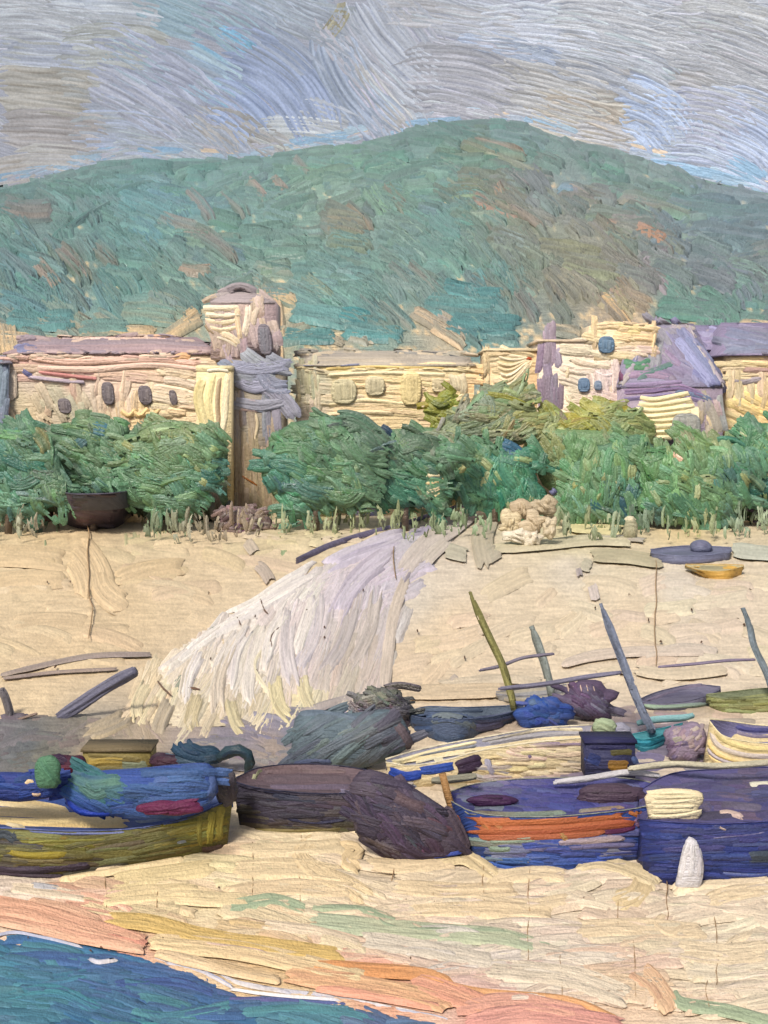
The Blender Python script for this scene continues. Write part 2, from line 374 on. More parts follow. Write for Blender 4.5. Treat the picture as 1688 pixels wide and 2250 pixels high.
for a in [(110, 55, 260, 75, 3, 6, (184, 186, 194)), (100, 200, 230, 95, 5, 4, (176, 172, 168)), (240, 25, 260, 50, 3, 5, (186, 190, 198)), (250, 75, 250, 32, -2, 12, (170, 172, 172)),
          (95, 120, 240, 55, 2, 4, (178, 182, 196)), (120, 285, 250, 80, 3, 4, (170, 166, 168)), (330, 165, 330, 110, 28, 10, (170, 174, 192)), (300, 235, 260, 80, 30, 8, (172, 174, 188)), (430, 215, 250, 70, 27, 10, (166, 170, 190)),
          (560, 95, 330, 80, 26, 10, (164, 174, 192)), (610, 190, 330, 110, 36, 22, (164, 178, 208)), (520, 250, 170, 90, 32, 14, (168, 184, 216)), (540, 295, 220, 60, 20, 14, (166, 164, 166)), (470, 290, 150, 50, 45, 10, (168, 166, 168)),
          (700, 60, 220, 70, 25, 8, (166, 172, 186)), (790, 190, 290, 100, 60, -16, (166, 178, 198)), (870, 110, 300, 110, 50, -12, (178, 182, 194)), (840, 210, 200, 50, 55, -10, (182, 182, 186)), (990, 40, 330, 60, 6, 4, (176, 176, 184)),
          (1010, 190, 300, 140, 6, 12, (164, 164, 174)), (1120, 110, 260, 50, 12, 6, (172, 184, 206)), (1200, 200, 280, 90, 13, 8, (168, 168, 172)), (1180, 80, 300, 50, 4, 5, (186, 190, 204)), (1360, 60, 330, 90, 8, 8, (178, 180, 188)),
          (1340, 150, 300, 100, 16, 8, (168, 172, 184)), (1580, 110, 330, 120, 12, 12, (166, 168, 176)), (1600, 40, 260, 70, 8, 6, (172, 174, 180)), (1430, 265, 200, 120, 28, 22, (172, 188, 216)), (1560, 270, 190, 110, 10, 18, (168, 174, 194)),
          (1560, 340, 210, 50, 8, 10, (166, 176, 200)), (1660, 310, 180, 100, 28, 16, (170, 184, 212)), (1280, 250, 200, 50, 12, 8, (170, 162, 156)), (1330, 300, 160, 50, 10, 8, (166, 166, 172)), (520, 92, 110, 34, 30, 8, (138, 184, 214)),
          (740, 45, 90, 34, 120, 8, (158, 154, 138)), (660, 280, 200, 40, 2, 6, (186, 190, 196))]: skst(*a)
# pale blue rim and bare cream flecks where the sky meets the hill
RIDGE = [(-600, 440), (-200, 425), (0, 410), (77, 400), (170, 372), (266, 353), (390, 349), (512, 353), (640, 333), (743, 323), (850, 302), (906, 279), (970, 268), (1034, 264), (1147, 270), (1249, 307), (1351, 334), (1453, 365), (1556, 396), (1688, 424), (1900, 440), (2300, 470)]
RX = np.array([p[0] for p in RIDGE], float); RY = np.array([p[1] for p in RIDGE], float)
for i in range(150):
    x = RNG.uniform(-100, 1780); y = np.interp(x, RX, RY) - RNG.uniform(-4, 30)
    sl_ = math.degrees(math.atan2(np.interp(x + 30, RX, RY) - np.interp(x - 30, RX, RY), 60))
    c = [(164, 186, 204), (170, 182, 198), (178, 180, 192), (210, 194, 176), (150, 178, 202)][RNG.choice(5, p=[.3, .25, .2, .1, .15])]
    stroke(mb, dome, arc(x, y, RNG.uniform(50, 120), sl_ + RNG.uniform(-8, 8), 5), RNG.uniform(10, 24), c, th=2.2, dry=.25, step=10)
for x, y, L, w, a in [(1500, 372, 170, 26, 12), (1600, 395, 170, 30, 14), (1640, 372, 110, 40, 28), (950, 266, 150, 16, -6), (350, 330, 120, 18, 0), (700, 305, 150, 22, -8)]:
    stroke(mb, dome, arc(x, y, L, a, 5), w, (136, 170, 200), (158, 184, 206), th=2.6)
tag(mb.build('sky', paint_mat('oil_sky', 900, .36, .8, spec=.22, glow=.80, body=.6)), kind='structure')

# ================================================================= HILL
HY0, HY1 = 128.0, 400.0
gx = np.linspace(-330, 330, 150); gt = np.linspace(0, 1.35, 60)
XX, TT = np.meshgrid(gx, gt); YY = HY0 + (HY1 - HY0) * TT
rid = HC + (YH - np.interp((XX / HY1) * F + CX, RX, RY)) / F * HY1
base = gz(XX, YY * 0 + HY0) - 1.0
tt = np.clip(TT, 0, 1); sm = tt ** .9
ZZ = base + (rid - base) * sm
ZZ = np.where(TT > 1, base + (rid - base) * (1 - (TT - 1) * 1.4), ZZ)
ZZ = ZZ + (fbm(XX / 38 + 9, YY / 38, 21) - .5) * 8 * np.sin(np.pi * np.clip(TT, 0, 1)) ** 1.0
HV = np.stack([XX, YY, ZZ], -1).reshape(-1, 3); idx = np.arange(XX.size).reshape(XX.shape)
HF = np.stack([idx[:-1, :-1], idx[:-1, 1:], idx[1:, 1:], idx[1:, :-1]], -1).reshape(-1, 4).tolist()
hill = Solid(HV, HF, HY1 - 4, 40)
mb = MB()
HILLC = CMap([(30, 440, (82, 132, 122)), (60, 480, (98, 122, 116)), (30, 560, (86, 140, 132)), (40, 620, (98, 132, 140)), (120, 660, (88, 146, 142)), (60, 700, (84, 148, 146)), (200, 400, (84, 140, 128)), (250, 480, (84, 142, 132)),
    (320, 470, (100, 154, 156)), (400, 440, (104, 154, 158)), (400, 380, (92, 148, 136)), (300, 600, (82, 144, 134)), (180, 600, (112, 132, 120)), (250, 700, (92, 150, 144)), (450, 560, (112, 138, 124)), (520, 500, (90, 148, 134)),
    (550, 430, (100, 146, 134)), (500, 600, (104, 134, 124)), (420, 680, (86, 142, 132)), (560, 370, (104, 152, 142)), (650, 360, (104, 158, 140)), (700, 420, (130, 166, 138)), (640, 480, (112, 150, 130)), (760, 500, (132, 136, 118)),
    (720, 400, (126, 162, 132)), (760, 370, (112, 160, 142)), (700, 580, (104, 152, 138)), (780, 600, (108, 152, 138)), (700, 680, (106, 156, 150)), (800, 700, (84, 144, 144)), (680, 730, (76, 138, 136)), (850, 540, (116, 152, 138)),
    (860, 430, (118, 158, 138)), (900, 330, (98, 140, 128)), (1000, 290, (82, 130, 118)), (1050, 340, (120, 136, 122)), (1100, 300, (92, 140, 130)), (1050, 400, (138, 140, 112)), (980, 420, (104, 152, 136)), (980, 500, (100, 152, 140)),
    (950, 570, (104, 150, 136)), (1050, 520, (122, 148, 128)), (1100, 460, (148, 136, 116)), (1180, 420, (128, 134, 130)), (1250, 400, (118, 142, 134)), (1200, 320, (96, 138, 124)), (1330, 370, (94, 142, 130)), (1250, 450, (140, 138, 130)),
    (1400, 420, (112, 148, 134)), (1500, 420, (106, 140, 136)), (1620, 450, (112, 138, 146)), (1400, 500, (128, 140, 128)), (1550, 500, (116, 138, 142)), (1650, 520, (112, 134, 144)), (1200, 520, (138, 146, 120)), (1300, 560, (134, 144, 120)),
    (1150, 600, (132, 144, 124)), (1250, 640, (140, 144, 122)), (1400, 600, (122, 134, 132)), (1550, 600, (120, 130, 136)), (1660, 600, (130, 138, 130)), (1350, 690, (152, 146, 120)), (1030, 650, (84, 142, 140)), (1100, 700, (92, 140, 138)),
    (1050, 740, (82, 138, 140)), (900, 700, (150, 154, 134)), (950, 720, (200, 178, 148)), (880, 660, (118, 150, 140)), (1150, 680, (134, 140, 124)), (1500, 680, (96, 148, 130)), (1620, 680, (100, 146, 128)), (1200, 720, (140, 146, 130)),
    (20, 760, (216, 190, 150)), (290, 740, (220, 192, 148)), (610, 690, (222, 192, 150)), (625, 740, (216, 190, 150)), (420, 700, (200, 180, 144)), (740, 765, (200, 178, 146)), (980, 770, (206, 184, 150)), (1360, 700, (224, 194, 150)), (160, 745, (180, 176, 146))], 3.2)
HILLC.c = (HILLC.c * .70 + np.array([116., 144., 151.]) * .30) * 1.0
HILLC.c += np.clip(1 - np.hypot(HILLC.p[:, 0] - 1340, HILLC.p[:, 1] - 610) / 260, 0, 1)[:, None] * np.array([16., -2., -2.])
def hillw(X, Y):
    c = HILLC(X, Y); n = fbm(X / 16., Y / 12., 31); n2 = vn(X / 5., Y / 5., 7)
    bare = np.array([206, 184, 146.]); low = np.clip((Y - 600) / 180, 0, 1)
    k = np.clip((n - .66 + .16 * low) * 6, 0, .9)[..., None] * (n2 > .25)[..., None]
    c = c * (1 - k) + bare * k
    return np.clip(c * (1 + .22 * (n[..., None] - .5)) + 14 * (n2[..., None] - .5), 0, 255)
mb.add(HV, HF, alb((104, 144, 130)))
wash(mb, hill, -60, 1748, 262, 960, 6, hillw, lambda X, Y: .6 + 4 * fbm(X / 8, Y / 7, 3), keep=lambda X, Y: Y > np.interp(X, RX, RY) + 5)
mb.layer = 1.0
def hang(x, y):
    a = 18 + 16 * math.sin(x / 170 + 1) + 14 * math.sin(y / 80.)
    t = max(0, 1 - (y - np.interp(x, RX, RY)) / 90.)
    s = math.degrees(math.atan2(np.interp(x + 40, RX, RY) - np.interp(x - 40, RX, RY), 80))
    return a * (1 - t) + s * t
poly = [(x, np.interp(x, RX, RY) + 14) for x in np.arange(-700, 2340, 60)] + [(2300, 760), (1650, 725), (1450, 690), (1320, 680), (1240, 710), (1060, 760), (1000, 745), (960, 700), (900, 700), (860, 740), (640, 770), (600, 630), (430, 690), (400, 720), (320, 722), (180, 730), (60, 735), (0, 720), (-120, 740), (-160, 900), (-700, 900)]
fill(mb, hill, poly, HILLC, hang, Lr=(55, 125), wr=(20, 42), dens=2.6, bend=14, ja=24, mixr=26, cj=7, th=15, bw=3.2, dry=0, dl=.004, streak=1.0, edge=.1)
# crest strokes following the skyline
for i in range(75):
    x = -120 + i * 25 + RNG.uniform(-8, 8); y = np.interp(x, RX, RY) + RNG.uniform(6, 34)
    s = math.degrees(math.atan2(np.interp(x + 30, RX, RY) - np.interp(x - 30, RX, RY), 60))
    c = HILLC(x, y + 10) * RNG.uniform(.84, 1.0)
    stroke(mb, hill, arc(x, y, RNG.uniform(70, 130), s + RNG.uniform(-4, 5), 4), RNG.uniform(13, 24), c, th=8, bw=4, dl=.01)
def hs(x, y, L, w, a, b, c, c2=None, **k):
    kw = dict(th=14, bw=3.2, dl=.04, streak=1.0, dry=0, lift=2.5, edge=.1); kw.update(k)
    u = HILLC(np.array(x), np.array(y)); f = .3 if w > 12 and c[0] < 210 else .05
    mx = lambda v: tuple(np.asarray(v, float) * (1 - f) + u * f)
    stroke(mb, hill, arc(x, y, L, a, b), w, mx(c), mx(c2) if c2 else tuple(u * .92), **kw)
BRN = (146, 130, 122); PNK = (176, 142, 126)
for a in [(60, 465, 140, 46, 8, -16, (98, 112, 108), BRN), (100, 445, 70, 30, 30, 8, (90, 120, 112)), (280, 430, 160, 12, -22, 12, (62, 112, 106)), (180, 490, 160, 12, -30, 4, (66, 118, 110)), (320, 455, 150, 46, 22, 10, (102, 152, 156)), (350, 480, 120, 36, 28, 10, (96, 148, 146)),
          (440, 455, 100, 26, 48, 10, BRN, (92, 130, 124)), (515, 450, 90, 28, 42, 6, (140, 138, 128), (96, 140, 132)), (565, 425, 80, 24, 42, 8, PNK, (120, 130, 118)), (615, 415, 60, 20, 46, 6, PNK, (110, 130, 122)), (660, 372, 60, 24, 42, 6, BRN),
          (390, 500, 110, 30, 20, -14, BRN, (94, 132, 128)), (160, 585, 110, 38, 42, 12, BRN, (100, 126, 112)), (105, 610, 90, 30, 48, 8, PNK, (110, 126, 112)), (235, 570, 90, 34, 40, 10, (132, 128, 120)), (470, 545, 140, 40, 34, 10, (138, 130, 124), (100, 132, 124)),
          (430, 600, 90, 24, 8, -10, PNK), (40, 590, 120, 30, 40, 8, (108, 124, 126)), (270, 605, 90, 24, 10, -14, (110, 136, 130)), (760, 500, 110, 50, 8, 14, (142, 136, 116), (120, 130, 112)), (790, 480, 90, 16, 40, 14, (150, 128, 104)),
          (770, 545, 110, 34, 8, 6, (128, 142, 118)), (830, 450, 90, 40, 55, -10, (126, 168, 132)), (870, 440, 90, 32, 50, -8, (134, 122, 112), (110, 140, 120)), (930, 615, 110, 20, 40, 8, (138, 126, 122), (104, 138, 130)), (880, 610, 80, 18, 40, 8, (134, 128, 124)),
          (1085, 350, 170, 16, 20, 4, (112, 126, 104), (150, 150, 130)), (1130, 365, 150, 14, 20, 5, (96, 124, 104), (150, 150, 130)), (1090, 330, 150, 20, 16, 5, PNK, (108, 132, 118)), (1095, 425, 40, 26, 60, 4, (206, 152, 122)), (1090, 465, 130, 26, 22, -4, (168, 138, 126), (120, 130, 116)),
          (1160, 480, 100, 24, 32, 4, (148, 134, 124)), (1245, 420, 50, 26, 0, 6, (122, 154, 178)), (1180, 410, 90, 40, 50, 8, (116, 126, 128)), (1280, 430, 90, 14, 28, 18, (150, 140, 134)), (1440, 460, 190, 26, 14, 8, (108, 150, 132), (138, 132, 120)),
          (1380, 500, 120, 12, 2, 6, (186, 144, 124)), (1425, 520, 90, 22, 24, 6, (202, 148, 122), (186, 140, 114)), (1460, 545, 60, 14, 40, 6, (150, 128, 106)), (1550, 465, 200, 30, 10, -5, (98, 132, 132)), (1600, 520, 190, 30, 5, 5, (110, 132, 142)), (1640, 480, 140, 34, -4, 4, (104, 132, 136)),
          (1480, 610, 120, 34, 24, 8, (112, 122, 128)), (1560, 620, 130, 36, 20, 8, (118, 126, 132)), (1400, 620, 120, 30, 20, 8, (122, 134, 128)), (1520, 690, 170, 40, 6, 3, (88, 146, 126)), (1640, 655, 60, 60, 60, 6, (122, 130, 144)),
          (1010, 680, 170, 50, 6, -6, (76, 140, 140)), (1060, 720, 180, 50, 4, -8, (82, 136, 136)), (1040, 650, 150, 40, 10, -8, (92, 146, 148)), (700, 700, 140, 44, 8, 6, (96, 150, 148)), (680, 745, 130, 30, 3, -6, (70, 134, 132)), (820, 740, 150, 34, 4, -4, (82, 142, 144)),
          (330, 700, 140, 40, 6, 6, (96, 150, 140)), (90, 710, 170, 40, 3, -8, (86, 150, 150)), (230, 730, 130, 30, 0, 6, (110, 156, 144)), (50, 680, 130, 34, 20, 10, (104, 138, 146)), (530, 640, 90, 30, -24, 8, (112, 150, 132)),
          (985, 500, 100, 50, 40, -30, (104, 156, 148)), (960, 540, 100, 30, 20, -20, (112, 158, 146)), (1300, 600, 150, 40, 12, 6, (134, 144, 116)), (1250, 560, 160, 36, 8, 6, (140, 144, 118)), (900, 390, 150, 26, -20, 8, (88, 132, 122)), (850, 360, 120, 26, -16, 6, (86, 138, 124))]: hs(*a)
# bare cream patches at the foot of the hill
for a in [(40, 760, 120, 40, 4, 6, (220, 192, 150)), (230, 748, 130, 30, -4, 6, (222, 194, 150)), (400, 728, 110, 30, -30, 4, (218, 190, 146)), (600, 750, 120, 44, 86, 4, (220, 192, 152)), (1240, 735, 90, 26, 10, 4, (206, 184, 150)), (285, 738, 130, 34, 4, -6, (224, 194, 146)), (605, 700, 130, 40, 82, 6, (224, 192, 150)), (630, 660, 60, 26, 20, 6, (214, 188, 146)), (1352, 690, 110, 26, 48, 6, (228, 196, 146)), (950, 715, 110, 30, 30, 10, (204, 182, 152)), (985, 745, 90, 24, 30, 8, (210, 188, 156)), (735, 752, 50, 16, 20, 4, (222, 198, 168)), (805, 752, 40, 12, 10, 3, (216, 194, 170)), (15, 745, 90, 50, 80, 4, (216, 190, 148)), (415, 700, 60, 30, -40, 4, (214, 186, 140)), (1660, 720, 90, 18, 4, 3, (226, 200, 160))]: hs(*a, th=8)
tag(mb.build('hill', paint_mat('oil_hillside', 300, .30, .8, spec=.4)), kind='structure')

# ================================================================= GROUND (beach and land behind)
mb = MB()
GC = CMap([(50, 1250, (222, 196, 150)), (400, 1230, (218, 192, 150)), (250, 1330, (214, 186, 140)), (150, 1420, (212, 184, 138)), (60, 1540, (216, 190, 145)), (-200, 1400, (218, 190, 146)), (600, 1230, (222, 198, 160)), (820, 1150, (222, 202, 166)),
    (980, 1230, (212, 198, 178)), (900, 1300, (210, 200, 182)), (1000, 1400, (222, 197, 160)), (1200, 1350, (222, 202, 168)), (1400, 1380, (220, 198, 164)), (1600, 1350, (216, 198, 172)), (1250, 1250, (212, 200, 180)), (900, 1480, (214, 190, 155)), (1500, 1290, (214, 204, 186)),
    (1750, 1400, (216, 198, 168)), (100, 1180, (220, 190, 140)), (640, 1160, (214, 196, 148)), (1500, 1160, (220, 194, 140)), (1250, 1190, (216, 204, 156)), (600, 1960, (232, 212, 170)), (900, 1990, (228, 208, 172)), (1300, 2000, (226, 206, 174)), (1600, 2050, (228, 210, 180)),
    (1200, 2120, (220, 208, 184)), (1000, 2110, (214, 204, 186)), (300, 1990, (232, 212, 162)), (450, 1930, (232, 214, 166)), (700, 2090, (222, 204, 168)), (60, 1965, (222, 208, 182)), (130, 2020, (222, 170, 140)), (250, 2070, (222, 156, 130)), (600, 2130, (216, 182, 132)),
    (850, 2190, (220, 160, 126)), (1100, 2225, (216, 150, 132)), (1400, 2180, (222, 190, 156)), (1550, 2140, (226, 208, 176)), (800, 1700, (200, 180, 150)), (1300, 1700, (190, 175, 160)), (200, 1650, (150, 142, 128)), (450, 1640, (176, 160, 140)), (1000, 1060, (204, 188, 140)), (300, 1060, (200, 180, 140)), (1500, 1000, (200, 190, 140))], 3)
_u = (GC.p[:, 1] < 1560)[:, None]; GC.c = np.where(_u, GC.c * .7 + np.array([228., 208., 176.]) * .3, GC.c * .9 + np.array([232., 214., 184.]) * .1) + np.array([0., 3., 8.])
def gw(X, Y):
    c = GC(X, Y); n = fbm(X / 20., Y / 14., 41); n2 = vn(X / 5, Y / 5, 8)
    return np.clip(c * (1 + .07 * (n[..., None] - .5)) + 7 * (n2[..., None] - .5), 0, 255)
# land sheet out to the horizon
lx = np.r_[np.linspace(-2500, -120, 10), np.linspace(-100, 100, 60), np.linspace(120, 2500, 10)]; ly = np.r_[np.linspace(-60, 17, 8), np.linspace(18, 140, 60), np.linspace(160, 2500, 10)]
LX, LY = np.meshgrid(lx, ly); LZ = gz(LX, np.clip(LY, 0, 112)) - .12; LZ = np.where(LY < 17, LZ - (17 - LY) * .06, LZ); idx = np.arange(LX.size).reshape(LX.shape)
mb.add(np.stack([LX, LY, LZ], -1).reshape(-1, 3), np.stack([idx[:-1, :-1], idx[:-1, 1:], idx[1:, 1:], idx[1:, :-1]], -1).reshape(-1, 4), alb((214, 190, 150)))
wash(mb, ground, -300, 1990, 1055, 2290, 6, gw, lambda X, Y: .5 + 5.0 * fbm(X / 13, Y / 7, 5) + 1.5 * vn(X / 34, Y / 10, 6))
mb.layer = 3.4
# brushed sand of the middle ground
fill(mb, ground, [(-100, 1215), (640, 1190), (560, 1300), (330, 1440), (-100, 1500)], GC, 4, Lr=(90, 200), wr=(22, 44), dens=1.1, bend=14, ja=14, mixr=30, cj=3, edge=0, lump=.1, th=5.0, bw=5.5, streak=.22, dry=.1, dl=.006, jit=.02)
fill(mb, ground, [(930, 1270), (1780, 1240), (1780, 1480), (1000, 1500), (870, 1500)], GC, lambda x, y: (-30 if x < 1300 else 4), Lr=(70, 150), wr=(22, 44), dens=.9, bend=16, ja=24, mixr=30, cj=3, edge=0, lump=.1, th=4.4, bw=5.5, streak=.2, dry=.12, dl=.006, jit=.02)
fill(mb, ground, [(560, 1130), (1030, 1090), (1010, 1120), (650, 1225), (560, 1210)], GC, 0, Lr=(60, 130), wr=(16, 30), dens=1.4, cj=4, th=2, dry=.2, dl=.006)
for a in [(190, 1265, 150, 90, 60, 34), (240, 1300, 120, 60, 60, -40), (60, 1230, 200, 50, 3, 5), (60, 1280, 190, 40, -2, 6), (330, 1260, 170, 40, -12, 12)]:
    stroke(mb, ground, arc(*a[:3], a[4], a[5]), a[3], (222, 198, 160), (214, 190, 150), th=5, bw=6, streak=.3, dl=.01, edge=0, lump=0, lift=-.6)
# front beach: thick cream impasto
SE = [(-60, 1950), (110, 1952), (216, 1922), (330, 1900), (490, 1870), (512, 1815), (560, 1838), (700, 1842), (790, 1838), (830, 1860), (868, 1895), (934, 1895), (1014, 1880), (1089, 1928), (1255, 1916), (1308, 1895), (1469, 1948), (1688, 1932), (1800, 1930)]
front = SE + [(1800, 2230), (1500, 2215), (1244, 2200), (1041, 2180), (934, 2140), (760, 2110), (480, 2060), (226, 2018), (100, 1985), (-60, 1975)]
fill(mb, ground, [(x, y + 12) for x, y in SE] + [(1800, 2240), (1500, 2225), (1244, 2200), (1041, 2175), (934, 2135), (760, 2105), (480, 2055), (226, 2015), (100, 1985), (-60, 1975)], GC, lambda x, y: (6 if x < 900 else -2), Lr=(120, 260), wr=(22, 46), dens=3.4, bend=15, ja=11, mixr=40, cj=4, th=6.5, bw=5.2, streak=.35, edge=.7, dl=.006, jit=.03)
def gs(pts, w, c, c2=None, **k):
    kw = dict(th=6.5, bw=5.0, streak=.4, edge=.7, dl=.05, jit=.02, lift=1.6); kw.update(k); m_ = lambda v: tuple(np.array(v, float) * .74 + np.array([224., 204., 176.]) * .26)
    stroke(mb, ground, pts, w, m_(c), m_(c2) if c2 else None, **kw)
WHT = (236, 218, 180)
for p, w, c in [([(505, 1835), (600, 1850), (760, 1850)], 26, WHT), ([(515, 1880), (640, 1878), (770, 1868)], 38, (234, 214, 172)), ([(500, 1925), (640, 1920), (760, 1935)], 46, (232, 210, 166)), ([(490, 1975), (620, 1962), (790, 1972)], 40, (232, 208, 166)),
                ([(700, 1850), (660, 1890), (700, 1930), (770, 1960), (820, 1990)], 46, (230, 206, 160)), ([(715, 1845), (760, 1832), (810, 1850), (845, 1885)], 26, (238, 220, 184)), ([(740, 1870), (790, 1880), (760, 1900), (800, 1925)], 34, (230, 204, 156)),
                ([(800, 1905), (920, 1915), (1010, 1900)], 34, (230, 208, 168)), ([(950, 1905), (1015, 1890), (1060, 1915), (1100, 1945)], 36, (214, 196, 152)), ([(1060, 1945), (1180, 1930), (1260, 1940)], 38, (236, 216, 176)), ([(1255, 1925), (1310, 1905), (1390, 1925), (1460, 1960)], 36, (222, 206, 164)),
                ([(1420, 1930), (1400, 1975), (1340, 2000)], 50, (224, 202, 154)), ([(1470, 1965), (1560, 1950), (1700, 1945)], 34, (238, 220, 186)), ([(1540, 1995), (1620, 1975), (1720, 1965)], 40, (234, 214, 176)), ([(850, 1960), (980, 1970), (1150, 1965)], 40, (228, 206, 166)),
                ([(890, 2015), (1060, 2010), (1230, 2022)], 36, (226, 204, 164)), ([(1040, 1980), (1150, 2000), (1260, 1985)], 30, (232, 212, 174)), ([(1250, 2055), (1400, 2050), (1560, 2060)], 44, (224, 204, 168)), ([(1480, 2100), (1590, 2110), (1700, 2100)], 50, (230, 212, 178)),
                ([(120, 1948), (260, 1922), (420, 1895)], 16, (238, 216, 166)), ([(215, 1990), (330, 1975), (450, 1975)], 44, (236, 214, 162)), ([(240, 1948), (380, 1930), (480, 1915)], 42, (232, 212, 158)), ([(330, 1975), (460, 1985), (560, 1990)], 34, (228, 208, 160)),
                ([(1470, 2020), (1440, 2040), (1475, 2065), (1510, 2040)], 22, (230, 208, 170)), ([(1660, 2060), (1600, 2090), (1690, 2100)], 26, (232, 214, 180)), ([(780, 2075), (950, 2100), (1100, 2130)], 44, (216, 208, 192)), ([(1050, 2140), (1250, 2160), (1400, 2210)], 52, (222, 210, 188)),
                ([(560, 2040), (700, 2060), (800, 2090)], 30, (226, 208, 180)), ([(20, 1962), (90, 1970), (200, 1985)], 30, (224, 208, 184)), ([(62, 1958), (100, 1962), (140, 1966)], 18, (170, 176, 190))]: gs(p, w, c)
PINK = (222, 158, 132)
# coloured bands of wet sand by the water
for p, w, c, c2 in [([(-80, 1990), (60, 2010), (180, 2045), (330, 2085)], 44, (224, 166, 136), (216, 150, 124)), ([(-60, 2020), (90, 2050), (200, 2075), (330, 2098)], 26, (222, 172, 142), (222, 146, 122)), ([(60, 1990), (150, 2010), (235, 2040)], 28, (224, 172, 142), None), ([(120, 2050), (230, 2068), (330, 2085)], 22, (216, 138, 118), None),
                    ([(320, 2078), (500, 2095), (680, 2130), (820, 2165)], 44, (224, 200, 150), (222, 190, 146)), ([(330, 2100), (480, 2135), (620, 2165)], 26, (220, 188, 140), (228, 206, 170)), ([(222, 2030), (330, 2038), (430, 2065), (560, 2085), (765, 2112)], 40, (206, 172, 92), (216, 186, 112)),
                    ([(620, 2150), (760, 2168), (900, 2195), (1000, 2225)], 44, (222, 172, 126), (224, 150, 118)), ([(690, 2180), (800, 2195), (980, 2225)], 22, (220, 148, 122), None), ([(678, 2130), (800, 2140), (930, 2150), (1000, 2175)], 32, (214, 138, 78), (222, 156, 100)), ([(900, 2165), (1010, 2200), (1080, 2225)], 48, (224, 150, 124), (220, 170, 130)),
                    ([(920, 2150), (1040, 2186), (1244, 2206), (1365, 2252)], 16, (212, 142, 80), (220, 166, 120)), ([(1000, 2225), (1130, 2212), (1290, 2240)], 44, (220, 156, 136), (214, 142, 128)), ([(1020, 2262), (1180, 2240), (1380, 2270)], 50, (220, 150, 138), (206, 130, 128)), ([(440, 2085), (560, 2100), (600, 2115)], 8, (206, 176, 166), None),
                    ([(495, 2006), (560, 1994), (610, 1990), (680, 2014)], 34, (140, 170, 136), (176, 190, 148)), ([(680, 2008), (800, 2012), (880, 2040)], 24, (136, 164, 132), (176, 186, 148)), ([(670, 2032), (790, 2045), (900, 2055), (1090, 2070), (1200, 2094)], 42, (160, 180, 150), (190, 196, 162)), ([(820, 2025), (880, 2052), (1080, 2058), (1228, 2092)], 12, (140, 166, 136), None),
                    ([(1400, 2135), (1440, 2175), (1480, 2235)], 50, (224, 180, 142), (226, 196, 156)), ([(1378, 2150), (1440, 2190), (1450, 2230)], 26, (216, 168, 134), None), ([(1476, 2186), (1500, 2215), (1600, 2232), (1720, 2262)], 30, (138, 166, 132), (164, 184, 148))]:
    gs(p, w, c, c2, th=4.6)
# fine drying cracks in the sand, and dark specks
for x, y0, y1 in [(660, 1840, 1995), (866, 1210, 1285), (188, 1150, 1420), (230, 1935, 2010), (347, 1965, 2015), (556, 1860, 1990), (950, 1940, 2000), (1062, 1905, 2010), (1168, 1910, 2130), (1231, 2105, 2250), (1360, 1985, 2060), (1393, 2070, 2210), (1470, 1945, 2060), (1570, 2020, 2180), (398, 1910, 1945), (866, 1890, 1950), (1553, 2165, 2240), (1437, 1240, 1480)]:
    n = max(3, int((y1 - y0) / 16)); xs = x + np.cumsum(RNG.normal(size=n)) * 2.4
    stroke(mb, ground, [(a, b) for a, b in zip(xs, np.linspace(y0, y1, n))], 2.6, (176, 146, 110), (140, 112, 84), th=.6, bw=1.3, lift=3.4, dl=0, edge=0, lump=0, step=8)
for i in range(40):
    x, y = RNG.uniform(0, 1688), RNG.uniform(1230, 1500) if i % 2 else RNG.uniform(1960, 2130)
    stroke(mb, ground, arc(x, y, RNG.uniform(3, 8), RNG.uniform(0, 180), 10), 3, (88, 62, 44), th=1.0, bw=1.5, lift=3.4, dl=0, step=2)
